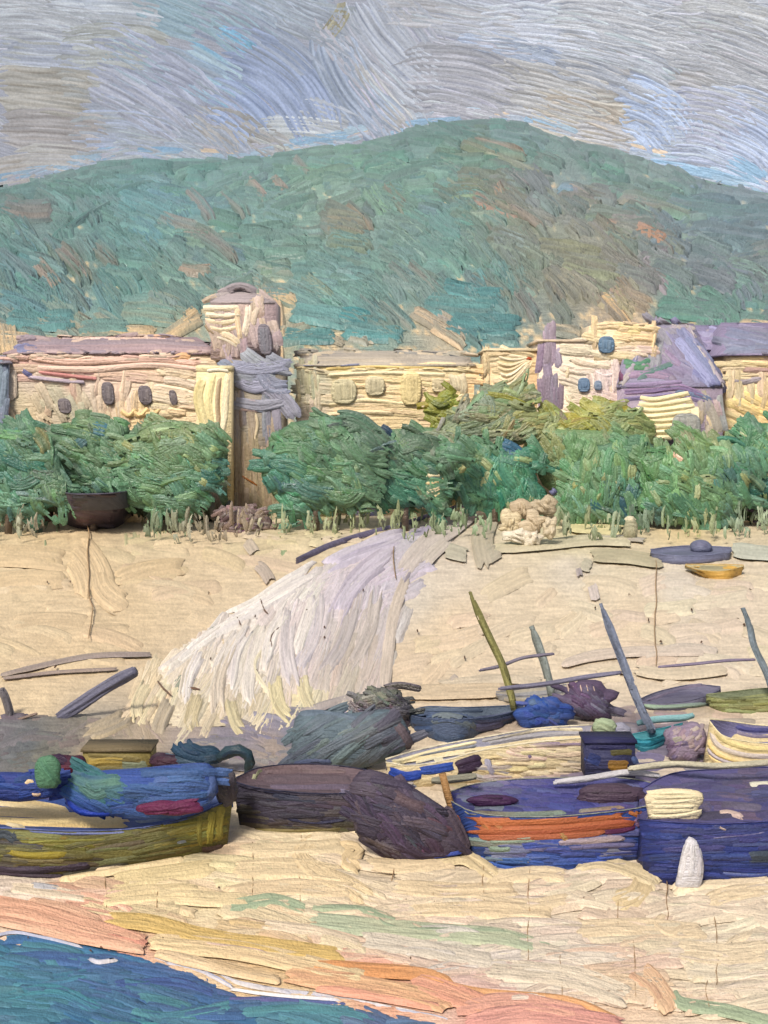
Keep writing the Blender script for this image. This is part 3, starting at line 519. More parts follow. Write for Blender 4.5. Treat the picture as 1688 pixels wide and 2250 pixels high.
# faint violet and grey brushed marks on the sand
def gm(p, w, c, c2=None, **k):
    kw = dict(th=.8, dry=0, streak=.5, lift=.2, dl=.01, edge=0, lump=0, bw=3.2); kw.update(k); q = np.array(p, float).mean(0); u = GC(q[0], q[1]); f = .5 if w > 14 else .1
    stroke(mb, ground, p, w, tuple(np.array(c) * (1 - f) + u * f), tuple((np.array(c2 or c) * .5 + u * .5)), **kw)
for p, w, c in [([(0, 1493), (60, 1478), (200, 1450), (340, 1446)], 12, (150, 138, 134)), ([(0, 1500), (120, 1486), (260, 1478)], 7, (140, 126, 124)), ([(540, 1195), (562, 1225)], 26, (186, 176, 170)), ([(560, 1245), (580, 1262), (596, 1290)], 26, (166, 156, 158)),
                ([(880, 1270), (930, 1210), (1000, 1160), (1040, 1130)], 44, (184, 176, 180)), ([(895, 1272), (868, 1350), (855, 1424), (845, 1526)], 26, (190, 180, 176)), ([(905, 1255), (875, 1330), (858, 1420)], 8, (150, 142, 156)), ([(990, 1190), (950, 1225), (930, 1250)], 30, (196, 188, 184)),
                ([(1080, 1130), (1060, 1190), (1072, 1260)], 50, (158, 152, 136)), ([(1060, 1235), (1100, 1210)], 40, (150, 148, 134)), ([(975, 1215), (1000, 1222), (1030, 1230)], 34, (170, 172, 152)), ([(1070, 1215), (1200, 1205), (1300, 1195), (1400, 1200)], 24, (190, 184, 164)), ([(1230, 1200), (1350, 1190), (1420, 1196)], 12, (176, 170, 164)),
                ([(1290, 1228), (1380, 1232), (1465, 1246)], 30, (168, 164, 134)), ([(1275, 1245), (1300, 1255)], 28, (172, 170, 150)), ([(1270, 1255), (1275, 1275)], 14, (160, 150, 156)), ([(1605, 1215), (1660, 1222), (1720, 1226)], 34, (168, 186, 182)), ([(1300, 1290), (1310, 1330)], 22, (196, 186, 196)),
                ([(1230, 1112), (1300, 1125), (1370, 1120)], 40, (196, 190, 140)), ([(1240, 1160), (1310, 1165), (1375, 1168)], 34, (222, 212, 150)), ([(1240, 1140), (1310, 1135), (1350, 1150)], 24, (200, 194, 132)), ([(1230, 1470), (1300, 1450), (1400, 1440), (1560, 1440)], 24, (200, 188, 182)), ([(1410, 1450), (1500, 1430), (1580, 1440)], 18, (204, 194, 186)),
                ([(960, 1512), (1090, 1500), (1190, 1505)], 20, (188, 178, 158)), ([(870, 1530), (980, 1528), (1120, 1524)], 34, (204, 184, 152)), ([(990, 1495), (1004, 1508)], 22, (166, 158, 158)), ([(1390, 1480), (1480, 1490), (1600, 1480)], 26, (214, 200, 172))]: gm(p, w, c)
tag(mb.build('beach', paint_mat('oil_sand', 35, .5, .55)), kind='structure')

# ================================================================= SEA
mb = MB()
wx = np.linspace(-1500, 1500, 40); wy = np.r_[np.linspace(-400, 10, 10), np.linspace(11, 34, 30)]
LX, LY = np.meshgrid(wx, wy); idx = np.arange(LX.size).reshape(LX.shape)
mb.add(np.stack([LX, LY, LX * 0 - .02], -1).reshape(-1, 3), np.stack([idx[:-1, :-1], idx[:-1, 1:], idx[1:, 1:], idx[1:, :-1]], -1).reshape(-1, 4), alb((64, 110, 150)))
SC = CMap([(30, 2065, (60, 128, 158)), (120, 2090, (70, 132, 160)), (250, 2110, (56, 96, 152)), (400, 2130, (62, 96, 156)), (100, 2140, (70, 124, 160)), (60, 2190, (66, 140, 150)), (250, 2160, (64, 104, 158)), (400, 2180, (66, 98, 156)), (60, 2240, (60, 122, 146)),
    (250, 2225, (58, 116, 152)), (350, 2220, (72, 148, 154)), (450, 2235, (64, 120, 156)), (550, 2180, (84, 96, 150)), (600, 2225, (72, 140, 154)), (700, 2240, (76, 146, 156)), (800, 2240, (96, 112, 150)), (900, 2250, (80, 116, 150)), (520, 2215, (58, 100, 154))], 3)
SC.c = SC.c * .76 + np.array([112., 122., 140.]) * .24
# shoreline (row at which the sea ends)
SHX = np.array([-400, 0, 60, 135, 253, 325, 400, 488, 560, 651, 760, 900, 1000, 1100]); SHY = np.array([2010, 2050, 2055, 2078, 2098, 2112, 2130, 2168, 2180, 2190, 2205, 2230, 2262, 2300])
poly = [(x, y + 9) for x, y in zip(SHX, SHY)] + [(1100, 2330), (-400, 2330)]
fill(mb, water, poly, SC, lambda x, y: 8 + 8 * math.sin(x / 90. + y / 40), Lr=(80, 170), wr=(14, 30), dens=3.6, bend=7, ja=6, mixr=26, cj=6, th=4.2, bw=4.6, streak=.7, dl=.012)
WS = Water()
def wst(p, w, c, c2=None, **k):
    g_ = lambda v: tuple(np.array(v) * .8 + np.array([112., 122., 140.]) * .2)
    c = g_(c); c2 = g_(c2) if c2 else None; kw = dict(th=4, bw=4.2, streak=.6, dl=.05); kw.update(k); stroke(mb, WS, p, w, c, c2, **kw)
for p, w, c, c2 in [([(0, 2066), (90, 2062), (200, 2085), (330, 2112), (400, 2135)], 24, (58, 124, 160), (50, 92, 150)), ([(0, 2110), (120, 2105), (300, 2130), (470, 2172)], 30, (66, 108, 164), (54, 86, 146)), ([(0, 2150), (100, 2155), (200, 2140)], 30, (70, 140, 156), (58, 116, 156)), ([(0, 2200), (120, 2180), (230, 2230)], 34, (62, 140, 152), (62, 120, 156)),
                    ([(280, 2222), (360, 2236), (450, 2222), (520, 2205)], 26, (84, 158, 158), (62, 116, 156)), ([(520, 2225), (650, 2218), (760, 2228), (820, 2244)], 24, (80, 150, 156), (70, 130, 152)), ([(490, 2198), (620, 2198), (760, 2208), (880, 2236)], 16, (96, 92, 148), (72, 90, 150)), ([(240, 2165), (380, 2160), (480, 2190)], 26, (62, 90, 156), None)]: wst(p, w, c, c2)
tag(mb.build('sea', paint_mat('oil_sea', 24, .45, .6, spec=.16)), kind='structure')
mb = MB()
mb.layer = 7
for p, w in [([(-20, 2064), (30, 2054), (90, 2064), (200, 2090)], 7), ([(192, 2108), (214, 2120), (260, 2114)], 10), ([(325, 2108), (400, 2122), (470, 2140), (530, 2166), (650, 2188)], 11), ([(350, 2116), (440, 2140), (520, 2180)], 8), ([(480, 2150), (560, 2174), (700, 2190), (800, 2206), (940, 2236)], 11), ([(500, 2178), (600, 2192), (760, 2204)], 6), ([(420, 2128), (480, 2155), (520, 2180)], 9), ([(860, 2222), (960, 2240), (1000, 2256)], 6)]:
    stroke(mb, water, p, w * .72, (222, 216, 212), (176, 178, 196), th=4, bw=2.6, dry=.24, streak=.9, rag=.1)
tag(mb.build('surf_foam', paint_mat('oil_foam', 24, .4, .5)), kind='stuff')

# ================================================================= PALE PATH from the village down to the boats
mb = MB()
PATHP = [(1020, 1132), (912, 1176), (803, 1212), (700, 1256), (640, 1288), (571, 1320), (478, 1366), (366, 1447), (309, 1490), (278, 1559), (330, 1592), (450, 1600), (560, 1596), (700, 1545), (800, 1520), (845, 1500), (855, 1424), (880, 1320), (930, 1210), (1000, 1160)]
PC_ = CMap([(u_[0], u_[1], tuple(min(244, v * 1.03) for v in u_[2])) for u_ in [(1000, 1140, (206, 198, 196)), (900, 1180, (200, 192, 204)), (800, 1220, (212, 204, 216)), (700, 1260, (222, 214, 212)), (640, 1300, (234, 228, 218)), (700, 1340, (216, 206, 212)), (550, 1350, (232, 224, 214)), (450, 1400, (226, 216, 206)), (380, 1460, (232, 220, 200)), (420, 1520, (222, 210, 184)),
    (320, 1530, (228, 210, 172)), (500, 1500, (228, 218, 206)), (600, 1420, (222, 212, 206)), (600, 1500, (224, 214, 198)), (650, 1540, (222, 210, 172)), (700, 1450, (206, 198, 196)), (780, 1400, (204, 194, 186)), (820, 1300, (208, 200, 206)), (760, 1480, (198, 186, 172)), (860, 1260, (204, 196, 206)), (500, 1570, (206, 192, 160))]], 3)
def ph(X, Y): return 4 + 3 * fbm(X / 12, Y / 8, 51)
wash(mb, ground, 270, 1040, 1115, 1605, 6, lambda X, Y: PC_(X, Y) * (1 + .06 * (fbm(X / 14, Y / 14, 3)[..., None] - .5)), ph, keep=lambda X, Y: inpoly(X, Y, PATHP))
mb.layer = 4
def pang(x, y): return 118 if x < 480 else (112 if x < 620 else 104) if y > 1330 else 130 if x < 700 else -30
fill(mb, ground, [(1020, 1140), (912, 1190), (803, 1222), (700, 1268), (640, 1296), (478, 1380), (366, 1455), (309, 1500), (290, 1560), (450, 1604), (640, 1596), (760, 1570), (840, 1530), (880, 1420), (900, 1310), (950, 1215), (1010, 1160)], PC_, pang, Lr=(70, 140), wr=(18, 38), dens=3.4, bend=8, ja=12, mixr=26, cj=4, th=7.0, bw=3.6, streak=.5, dl=.008, jit=.03)
def ps(p, w, c, c2=None, **k): kw = dict(th=8, bw=3.6, streak=.5, dl=.02, edge=.5, lift=.2, rag=.25); kw.update(k); stroke(mb, ground, p, w, c, c2, **kw)
fill(mb, ground, [(700, 1300), (860, 1215), (930, 1190), (880, 1300), (850, 1500), (760, 1560), (660, 1590)], PC_, 106, Lr=(80, 150), wr=(26, 44), dens=1.5, bend=7, ja=6, mixr=24, cj=4, th=4.0, bw=3.6, streak=.6, jit=.03)
ps([(1010, 1138), (912, 1182), (803, 1218), (700, 1262)], 20, (196, 188, 204), (160, 152, 180))
for p, w, c, c2 in [([(720, 1235), (640, 1285), (560, 1335), (480, 1375)], 34, (238, 232, 222), (214, 206, 208)), ([(500, 1375), (420, 1440), (330, 1500)], 30, (234, 226, 212), (206, 196, 196)), ([(900, 1180), (800, 1215), (700, 1262)], 40, (214, 206, 218), (190, 182, 204)), ([(880, 1210), (780, 1290), (720, 1400)], 44, (208, 200, 212), (190, 180, 196)),
                    ([(590, 1350), (560, 1440), (545, 1530), (560, 1590)], 34, (228, 220, 208), (200, 190, 188)), ([(470, 1400), (420, 1470), (400, 1560)], 32, (230, 220, 202), (206, 190, 170)), ([(640, 1340), (630, 1440), (650, 1540)], 36, (222, 214, 212), (200, 192, 196)), ([(700, 1300), (690, 1400), (640, 1500)], 34, (226, 218, 218), (196, 190, 200)),
                    ([(600, 1480), (615, 1560), (650, 1596)], 34, (226, 214, 172), (206, 196, 160)), ([(660, 1470), (672, 1540), (700, 1590)], 30, (228, 218, 178), (204, 192, 160)), ([(520, 1400), (480, 1500), (480, 1600)], 34, (226, 214, 196), (196, 180, 160)), ([(330, 1500), (300, 1560), (310, 1600)], 30, (232, 218, 180), None),
                    ([(440, 1520), (420, 1590), (430, 1620)], 34, (206, 192, 156), None), ([(500, 1530), (520, 1600), (545, 1620)], 30, (214, 202, 164), None), ([(380, 1530), (350, 1600), (345, 1630)], 34, (196, 182, 156), (176, 164, 146)), ([(780, 1330), (750, 1430), (700, 1500)], 34, (200, 192, 188), (186, 176, 180)), ([(830, 1290), (810, 1400), (760, 1500)], 34, (204, 194, 186), None),
                    ([(460, 1440), (478, 1490), (450, 1560)], 22, (236, 226, 208), None), ([(590, 1420), (560, 1480), (620, 1570)], 14, (236, 226, 196), None), ([(540, 1385), (500, 1440), (470, 1500)], 30, (234, 226, 216), (208, 200, 200)), ([(300, 1570), (250, 1600), (170, 1630)], 40, (186, 170, 140), (150, 142, 130)), ([(640, 1590), (700, 1570), (800, 1540)], 34, (180, 170, 164), (140, 134, 140))]: ps(p, w, c, c2)
for p, w in [([(372, 1528), (405, 1500), (432, 1488)], 32), ([(424, 1424), (456, 1404), (484, 1380)], 18)]: ps(p, w, (122, 146, 134), (160, 160, 140), th=4)
for p in [([(571, 1322), (580, 1350), (590, 1360)]), ([(345, 1505), (360, 1525), (378, 1540)]), ([(620, 1385), (596, 1410), (600, 1440)]), ([(410, 1522), (440, 1525)]), ([(520, 1365), (530, 1385)])]: stroke(mb, ground, p, 3.5, (110, 86, 70), th=.6, bw=1.7, lift=6, dl=0, edge=0, lump=0)
ps([(730, 1262), (640, 1304), (560, 1350), (470, 1402), (372, 1478)], 26, (242, 236, 226), (222, 214, 212), th=9)
for q_ in ([(650, 1320), (600, 1400), (580, 1480)], [(560, 1370), (520, 1440), (505, 1530)], [(450, 1430), (415, 1500), (408, 1560)], [(700, 1300), (668, 1390), (640, 1470)]): ps(q_, 30, (240, 234, 224), (216, 208, 208), th=9, lump=.6)
tag(mb.build('path', paint_mat('oil_path', 45, .45, .55)), kind='structure')
# bank under the path, its grey shade painted in, behind the boats
mb = MB(); mb.layer = 5
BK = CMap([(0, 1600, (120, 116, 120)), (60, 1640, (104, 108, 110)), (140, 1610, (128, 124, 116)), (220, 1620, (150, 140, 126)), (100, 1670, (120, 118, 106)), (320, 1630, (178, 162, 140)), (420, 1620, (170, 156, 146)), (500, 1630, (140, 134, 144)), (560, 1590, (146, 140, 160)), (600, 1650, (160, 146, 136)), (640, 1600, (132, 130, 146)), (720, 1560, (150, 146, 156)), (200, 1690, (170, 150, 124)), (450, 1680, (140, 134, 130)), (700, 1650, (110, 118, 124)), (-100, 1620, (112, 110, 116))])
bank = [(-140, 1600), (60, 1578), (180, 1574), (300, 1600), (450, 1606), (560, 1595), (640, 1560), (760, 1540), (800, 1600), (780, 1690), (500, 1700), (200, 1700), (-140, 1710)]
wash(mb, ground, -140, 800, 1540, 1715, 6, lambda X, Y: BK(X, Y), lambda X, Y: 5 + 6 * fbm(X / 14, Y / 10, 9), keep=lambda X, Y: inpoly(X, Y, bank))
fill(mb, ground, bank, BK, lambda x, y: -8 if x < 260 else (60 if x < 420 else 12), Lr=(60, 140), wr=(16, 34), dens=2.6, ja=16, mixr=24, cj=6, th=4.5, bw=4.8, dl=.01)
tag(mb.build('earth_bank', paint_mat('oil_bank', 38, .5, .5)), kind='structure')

# ================================================================= VILLAGE
class MBs(dict):
    def __missing__(s, k): s[k] = MB(); return s[k]
def X_(px, Y): return (px - CX) / F * Y
def Z_(py, Y): return HC - (py - YH) / F * Y
def finish(root, parts, depth, rough=.5):
    m = paint_mat('oil_' + root.name.split('.')[0], depth, rough, .6)
    for b in parts.values(): b.c = [np.minimum(a * np.array([1.12, 1.14, 1.24]), .86) for a in b.c]      # all house colours scaled brighter, blue most, to lift the walls
    for k, b in parts.items():
        nm = k.split('#')[0]; ob = b.build(nm, m, root)
        if hasattr(b, 'label'): ob['label'] = b.label
def house(name, label, x0, x1, top, Y, depth, wall, roof=None, roofh=0, over=6, cat='house', bot=None, flat=False):
    """walls as a solid block down to the ground; roof as pitched slopes with eaves"""
    zb = float(gz(X_((x0 + x1) / 2, Y), Y)) - .3
    root = thing(name, label, cat, (X_((x0 + x1) / 2, Y), Y + depth / 2, zb)); p = MBs()
    zt = Z_(top, Y)
    box(p['wall'], X_(x0, Y), X_(x1, Y), Y, Y + depth, zb, zt, wall)
    if roof is not None:
        o = over / F * Y; xa, xb = X_(x0, Y) - o, X_(x1, Y) + o; ya, yb = Y - o, Y + depth + o; zr = Z_(top - roofh, Y + depth * .45)
        e = .18
        if flat:
            box(p['roof'], xa, xb, ya, yb, zt + .01, zt + .5, roof)
        else:
            hy = (ya + yb) / 2; i = min((xb - xa) * .15, depth * .3)
            v = [(xa, ya, zt + .01), (xb, ya, zt + .01), (xb, yb, zt + .01), (xa, yb, zt + .01), (xa, ya, zt + e), (xb, ya, zt + e), (xb, yb, zt + e), (xa, yb, zt + e), (xa + i, hy, zr), (xb - i, hy, zr)]
            p['roof'].add(v, [(0, 3, 2, 1), (0, 1, 5, 4), (1, 2, 6, 5), (2, 3, 7, 6), (3, 0, 4, 7), (4, 5, 9, 8), (6, 7, 8, 9), (5, 6, 9), (7, 4, 8)], alb(roof))
            p['roof'].sup = Solid([tuple(q) for q in v], [(0, 1, 5, 4), (4, 5, 9, 8), (6, 7, 8, 9), (5, 6, 9), (7, 4, 8)], Y + depth * .45)
    return root, p, Plane(Y)
def opening(p, name, x0, x1, y0, y1, Y, c, c2=None, tilt=0, shape='arch'):
    """window or door: a dark reveal let into a raised surround"""
    b = p[name]; cx, cy = (x0 + x1) / 2, (y0 + y1) / 2; n = 14
    ring = []
    for k in range(n):
        a = 2 * math.pi * k / n; sx = math.copysign(abs(math.cos(a)) ** .7, math.cos(a)); sy = math.copysign(abs(math.sin(a)) ** .7, math.sin(a))
        ring.append((cx + sx * (x1 - x0) / 2 - sy * tilt, cy + sy * (y1 - y0) / 2))
    u = Y / F; V = []
    for (px, py), d in [(q, -9.0) for q in ring] + [(q, -9.4) for q in [(cx + (a - cx) * .8, cy + (b_ - cy) * .85) for a, b_ in ring]]:
        q = at(px, py, Y); q = q + np.array([0, d * u, 0]); V.append(q)
    W_ = [at(px, py, Y) + np.array([0, .1 * u, 0]) for px, py in ring]
    V = V + W_
    Fc = [(k, (k + 1) % n, n + (k + 1) % n, n + k) for k in range(n)] + [tuple(n + k for k in range(n))] + [(2 * n + k, 2 * n + (k + 1) % n, (k + 1) % n, k) for k in range(n)]
    b.add(V, Fc, alb(c)); b.layer = 9.2
    w = (x1 - x0) * .8
    stroke(b, Plane(Y), [(cx - tilt * -.5, y0 + 2), (cx, cy), (cx + tilt * -.5, y1 - 2)], w, c, c2, th=1.8, bw=3, step=6, rag=.12)

def fuzz(b, sup, segs, cols, n=14, w=(7, 15), L=(30, 75)):
    for (xa, ya, xb, yb) in segs:
        a = math.degrees(math.atan2(yb - ya, xb - xa)); m = max(3, int(n * math.hypot(xb - xa, yb - ya) / 250))
        for i in range(m):
            t = RNG.rand(); c = cols[RNG.randint(len(cols))]
            stroke(b, sup, arc(xa + (xb - xa) * t, ya + (yb - ya) * t + RNG.uniform(-5, 5), RNG.uniform(*L), a + RNG.uniform(-12, 12), 6), RNG.uniform(*w), c, tuple(int(v * .9) for v in c), th=3.4, dry=.2, streak=.6, rag=.25)
# --- pink long house
Y = 100.
r, p, pl = house('long_house', 'long pink and cream house with mauve roof left of the tower', 14, 474, 780, Y, 9, (214, 196, 164), (160, 138, 136), 40)
r['group'] = None; del r['group']
w = p['wall']
WL = CMap([(60, 800, (222, 178, 160)), (150, 800, (226, 184, 164)), (250, 805, (230, 194, 168)), (330, 800, (228, 194, 160)), (400, 800, (228, 204, 166)), (60, 835, (200, 184, 160)), (120, 860, (190, 184, 154)), (170, 880, (186, 180, 150)), (40, 880, (206, 190, 154)), (200, 850, (222, 202, 178)), (270, 880, (228, 206, 176)),
           (340, 860, (232, 214, 184)), (400, 860, (232, 216, 186)), (400, 900, (228, 204, 160)), (300, 910, (222, 194, 142)), (60, 920, (206, 186, 146)), (20, 850, (196, 182, 156)), (160, 832, (216, 170, 150))])
wash(w, pl, 14, 474, 782, 1010, 5, lambda X, Y_: WL(X, Y_), lambda X, Y_: .5 + fbm(X / 9, Y_ / 6, 3))
w.layer = 1.2
fill(w, pl, [(30, 785), (460, 785), (460, 830), (30, 835)], WL, 2, Lr=(90, 190), wr=(14, 26), dens=3, bend=4, ja=4, mixr=20, cj=5, bw=2.8, th=3, dl=.015)
fill(w, pl, [(200, 835), (335, 835), (335, 925), (200, 925)], WL, 88, Lr=(40, 80), wr=(10, 20), dens=2.4, bend=8, ja=10, mixr=14, cj=5, th=2.8, dl=.02)
fill(w, pl, [(335, 800), (430, 800), (430, 915), (335, 915)], WL, 4, Lr=(50, 95), wr=(14, 24), dens=2.6, bend=10, ja=8, mixr=14, cj=4, bw=2.8, th=3.2, dl=.02)
fill(w, pl, [(20, 842), (195, 842), (195, 930), (20, 930)], WL, 70, Lr=(40, 80), wr=(16, 28), dens=1.4, bend=8, ja=20, mixr=14, cj=5, th=1.4, dry=.15, dl=.01)
for q, ww, c in [([(60, 785), (160, 795), (330, 790), (450, 800)], 16, (228, 190, 166)), ([(70, 808), (200, 812), (330, 802), (460, 815)], 14, (226, 196, 172)), ([(85, 818), (170, 828), (215, 832)], 9, (206, 142, 132)), ([(60, 828), (150, 838), (190, 840)], 9, (178, 164, 170)), ([(370, 795), (400, 782), (420, 786)], 16, (228, 182, 132)), ([(50, 812), (62, 822), (75, 828)], 10, (96, 96, 132))]: stroke(w, pl, q, ww, c, th=3)
for x in (285, 335, 310): stroke(w, pl, [(x - 20, 900), (x, 915), (x + 18, 895)], 12, (228, 198, 140), (206, 170, 110), th=5)
rf = p['roof']; s = rf.sup
for q, ww, c, c2 in [([(38, 752), (200, 752), (340, 750), (470, 758)], 15, (156, 140, 138), (128, 118, 130)), ([(40, 766), (200, 766), (340, 762), (475, 770)], 15, (176, 152, 146), (142, 126, 132)), ([(60, 776), (200, 780), (340, 772), (470, 778)], 12, (186, 158, 150), (150, 130, 134)), ([(30, 770), (60, 765), (90, 772)], 24, (128, 128, 150), (100, 100, 128)), ([(145, 742), (230, 744), (330, 742), (390, 748)], 9, (222, 190, 172), (200, 170, 150)), ([(320, 742), (350, 738), (380, 744)], 8, (222, 180, 146), None)]:
    stroke(rf, s, q, ww, c, c2, th=3.4, dl=.2, rag=.03)
for x0, x1, y0, y1 in [(130, 159, 875, 909), (226, 253, 839, 890), (306, 336, 847, 890), (374, 391, 857, 890)]:
    opening(p, 'window#%d' % x0, x0, x1, y0, y1, Y, (112, 104, 104), (146, 136, 130), tilt=-3)
fuzz(w, pl, [(14, 786, 440, 786), (16, 800, 16, 920)], [(214, 178, 158), (196, 176, 152), (224, 196, 168)]); fuzz(rf, s, [(40, 742, 460, 746), (40, 776, 460, 778)], [(170, 150, 144), (150, 136, 140), (204, 180, 158)]); finish(r, p, Y)
# --- bright cream buttress house
Y = 95.
r, p, pl = house('narrow_gable', 'narrow bright cream gable standing against the tower, streaked with brown', 432, 508, 816, Y, 3.0, (236, 216, 164), (238, 222, 170), 3, cat='house', over=1, flat=True)
w = p['wall']; w.layer = .5
for q, ww, c, c2 in [([(450, 822), (436, 870), (450, 930), (462, 975)], 24, (236, 220, 160), (222, 200, 130)), ([(470, 816), (458, 880), (464, 940), (470, 975)], 20, (240, 224, 166), (226, 206, 140)), ([(484, 824), (478, 880), (482, 950)], 14, (168, 144, 110), (222, 206, 170)), ([(502, 814), (496, 880), (492, 930), (478, 978)], 18, (240, 226, 186), (220, 200, 150)), ([(440, 900), (465, 945), (485, 935), (500, 905)], 10, (232, 214, 160), None), ([(448, 816), (480, 812), (510, 816)], 10, (242, 232, 200), None), ([(455, 950), (470, 985), (485, 960)], 14, (236, 222, 180), (150, 120, 70))]:
    stroke(w, pl, q, ww, c, c2, th=5, edge=.9, dl=.3, rag=.06)
finish(r, p, Y)
# --- tower
Y = 97.
zb = float(gz(X_(560, Y), Y)) - .3
r = thing('church_tower', 'tall mauve and slate tower with cream belfry above the trees', 'tower', (X_(560, Y), Y + 2, zb)); p = MBs()
box(p['shaft'], X_(506, Y), X_(622, Y), Y, Y + 4.8, zb, Z_(790, Y), (150, 140, 120))
box(p['belfry'], X_(462, Y), X_(606, Y), Y + .25, Y + 4.6, Z_(790, Y) + .01, Z_(665, Y), (172, 152, 148))
rt = p['roof']; cxp = (X_(452, Y) + X_(606, Y)) / 2
v = [(X_(462, Y), Y + .2, Z_(667, Y)), (X_(604, Y), Y + .2, Z_(667, Y)), (X_(604, Y), Y + 4.7, Z_(667, Y)), (X_(462, Y), Y + 4.7, Z_(667, Y)), (X_(520, Y), Y + 2.4, Z_(634, Y + 2.4))]
v2 = [(a, b, c + .2) for a, b, c in v[:4]]
rt.add(v[:4] + v2 + [v[4]], [(0, 3, 2, 1), (0, 1, 5, 4), (1, 2, 6, 5), (2, 3, 7, 6), (3, 0, 4, 7), (4, 5, 8), (5, 6, 8), (6, 7, 8), (7, 4, 8)], alb((166, 154, 150)))
rsup = Solid(v + v2, [(0, 1, 4), (1, 2, 4), (2, 3, 4), (3, 0, 4)], Y + 1.5)
for q, ww, c in [([(450, 665), (500, 650), (560, 655), (600, 668)], 22, (164, 154, 148)), ([(475, 650), (510, 638), (560, 644)], 22, (154, 144, 142)), ([(490, 640), (530, 628), (568, 644)], 18, (146, 138, 138)), ([(560, 640), (585, 660), (606, 680)], 26, (182, 166, 154)), ([(444, 664), (470, 652), (490, 650)], 14, (190, 172, 146))]: stroke(rt, rsup, q, ww, c, th=2.2, dry=.15)
b = p['belfry']; pb = Plane(Y + .25); b.layer = .5
BC = CMap([(560, 760, (172, 154, 156)), (500, 790, (166, 150, 152)), (590, 700, (204, 184, 160)), (600, 780, (160, 148, 152)), (480, 770, (196, 178, 152))])
fill(b, pb, [(470, 670), (606, 670), (606, 790), (470, 790)], BC, 80, Lr=(40, 80), wr=(16, 28), dens=2.4, ja=15, mixr=10, cj=5, th=2, dl=.02)
for q, ww, c, c2 in [([(446, 676), (480, 678), (530, 676)], 15, (236, 222, 188), (214, 196, 156)), ([(448, 690), (490, 694), (535, 690)], 14, (234, 218, 184), (206, 186, 146)), ([(448, 704), (490, 710), (535, 702)], 14, (236, 218, 178), None), ([(456, 718), (490, 726), (530, 716)], 14, (232, 214, 176), (200, 176, 134)), ([(480, 730), (510, 742), (530, 760)], 18, (234, 216, 178), (206, 184, 150)), ([(470, 738), (500, 748), (528, 764)], 10, (236, 222, 190), None),
                     ([(524, 668), (522, 700), (530, 750)], 16, (230, 206, 166), (190, 160, 126)), ([(545, 668), (545, 700), (536, 740)], 18, (236, 220, 192), (206, 184, 160)), ([(572, 668), (560, 690), (556, 720)], 16, (230, 214, 184), (190, 170, 150)), ([(450, 712), (462, 728), (480, 736)], 8, (160, 140, 110), None)]: stroke(b, pb, q, ww, c, c2, th=5.5, dl=.15, edge=.8, rag=.08)
opening(p, 'arch_window', 568, 598, 712, 782, Y + .25, (122, 116, 120), (108, 122, 128), tilt=-4)
sft = p['shaft']; pt = Plane(Y); sft.layer = .5
SH = CMap([(560, 800, (150, 148, 158)), (520, 830, (146, 148, 162)), (620, 850, (142, 148, 160)), (560, 870, (146, 150, 164)), (600, 890, (150, 150, 156)), (540, 910, (170, 156, 136)), (580, 960, (168, 154, 130)), (540, 1020, (166, 148, 118)), (590, 1060, (160, 142, 112)), (540, 1100, (156, 138, 112))])
fill(sft, pt, [(508, 895), (620, 895), (620, 1140), (508, 1140)], SH, 88, Lr=(90, 180), wr=(12, 24), dens=3.2, bend=2, ja=4, mixr=16, cj=6, th=2.2, bw=3.4, dl=.02, dry=.1)
fill(sft, pt, [(515, 795), (620, 795), (628, 895), (512, 895)], SH, lambda x, y: 20 if x < 570 else 35, Lr=(55, 95), wr=(22, 38), dens=3.2, bend=-18, ja=22, mixr=30, cj=7, th=2.6, dl=.02)
for q, ww, c in [([(500, 800), (560, 812), (644, 800)], 30, (148, 150, 164)), ([(505, 880), (570, 892), (640, 880)], 26, (150, 150, 158)), ([(512, 830), (560, 850), (600, 838)], 30, (152, 152, 166)), ([(570, 810), (596, 850), (640, 850)], 34, (142, 146, 160)), ([(530, 1045), (548, 1055), (572, 1070)], 5, (140, 84, 30)), ([(560, 905), (566, 930), (560, 970)], 8, (214, 196, 158))]: stroke(sft, pt, q, ww, c, th=3.4, dl=.1)
finish(r, p, Y)
# --- slate-blue sliver of house at the far left edge
Y = 99.
r, p, pl = house('slate_house', 'slate blue house wall cut off by the left edge', -110, 14, 800, Y, 8, (124, 132, 146), (150, 144, 150), 20)
fill(p['wall'], pl, [(-100, 805), (10, 805), (10, 940), (-100, 940)], CMap([(0, 850, (122, 134, 150)), (0, 900, (130, 136, 152)), (-60, 870, (140, 144, 150))]), 85, Lr=(50, 90), wr=(14, 24), dens=2.4, th=2)
finish(r, p, Y)
# --- middle cream house
Y = 101.
r, p, pl = house('terrace_house', 'long low cream house with pale openings right of the tower', 652, 1040, 806, Y, 8, (228, 206, 158), (176, 166, 146), 36)
w = p['wall']
MW = CMap([(670, 830, (190, 186, 150)), (700, 850, (196, 190, 160)), (760, 815, (232, 212, 160)), (850, 820, (236, 216, 164)), (950, 830, (236, 214, 166)), (1000, 830, (230, 208, 160)), (800, 880, (230, 206, 156)), (900, 890, (234, 210, 160)), (760, 905, (230, 208, 166)), (860, 920, (224, 200, 150)), (960, 900, (222, 192, 150)), (1030, 820, (222, 184, 130)), (690, 910, (206, 188, 160))])
wash(w, pl, 652, 1040, 808, 1000, 5, lambda X, Y_: MW(X, Y_), lambda X, Y_: .5 + fbm(X / 9, Y_ / 6, 3))
w.layer = 1.0
fill(w, pl, [(712, 808), (1030, 808), (960, 925), (712, 925)], MW, 2, Lr=(80, 170), wr=(14, 26), dens=3, bend=4, ja=4, mixr=16, cj=4, bw=2.8, th=3.2, dl=.015)
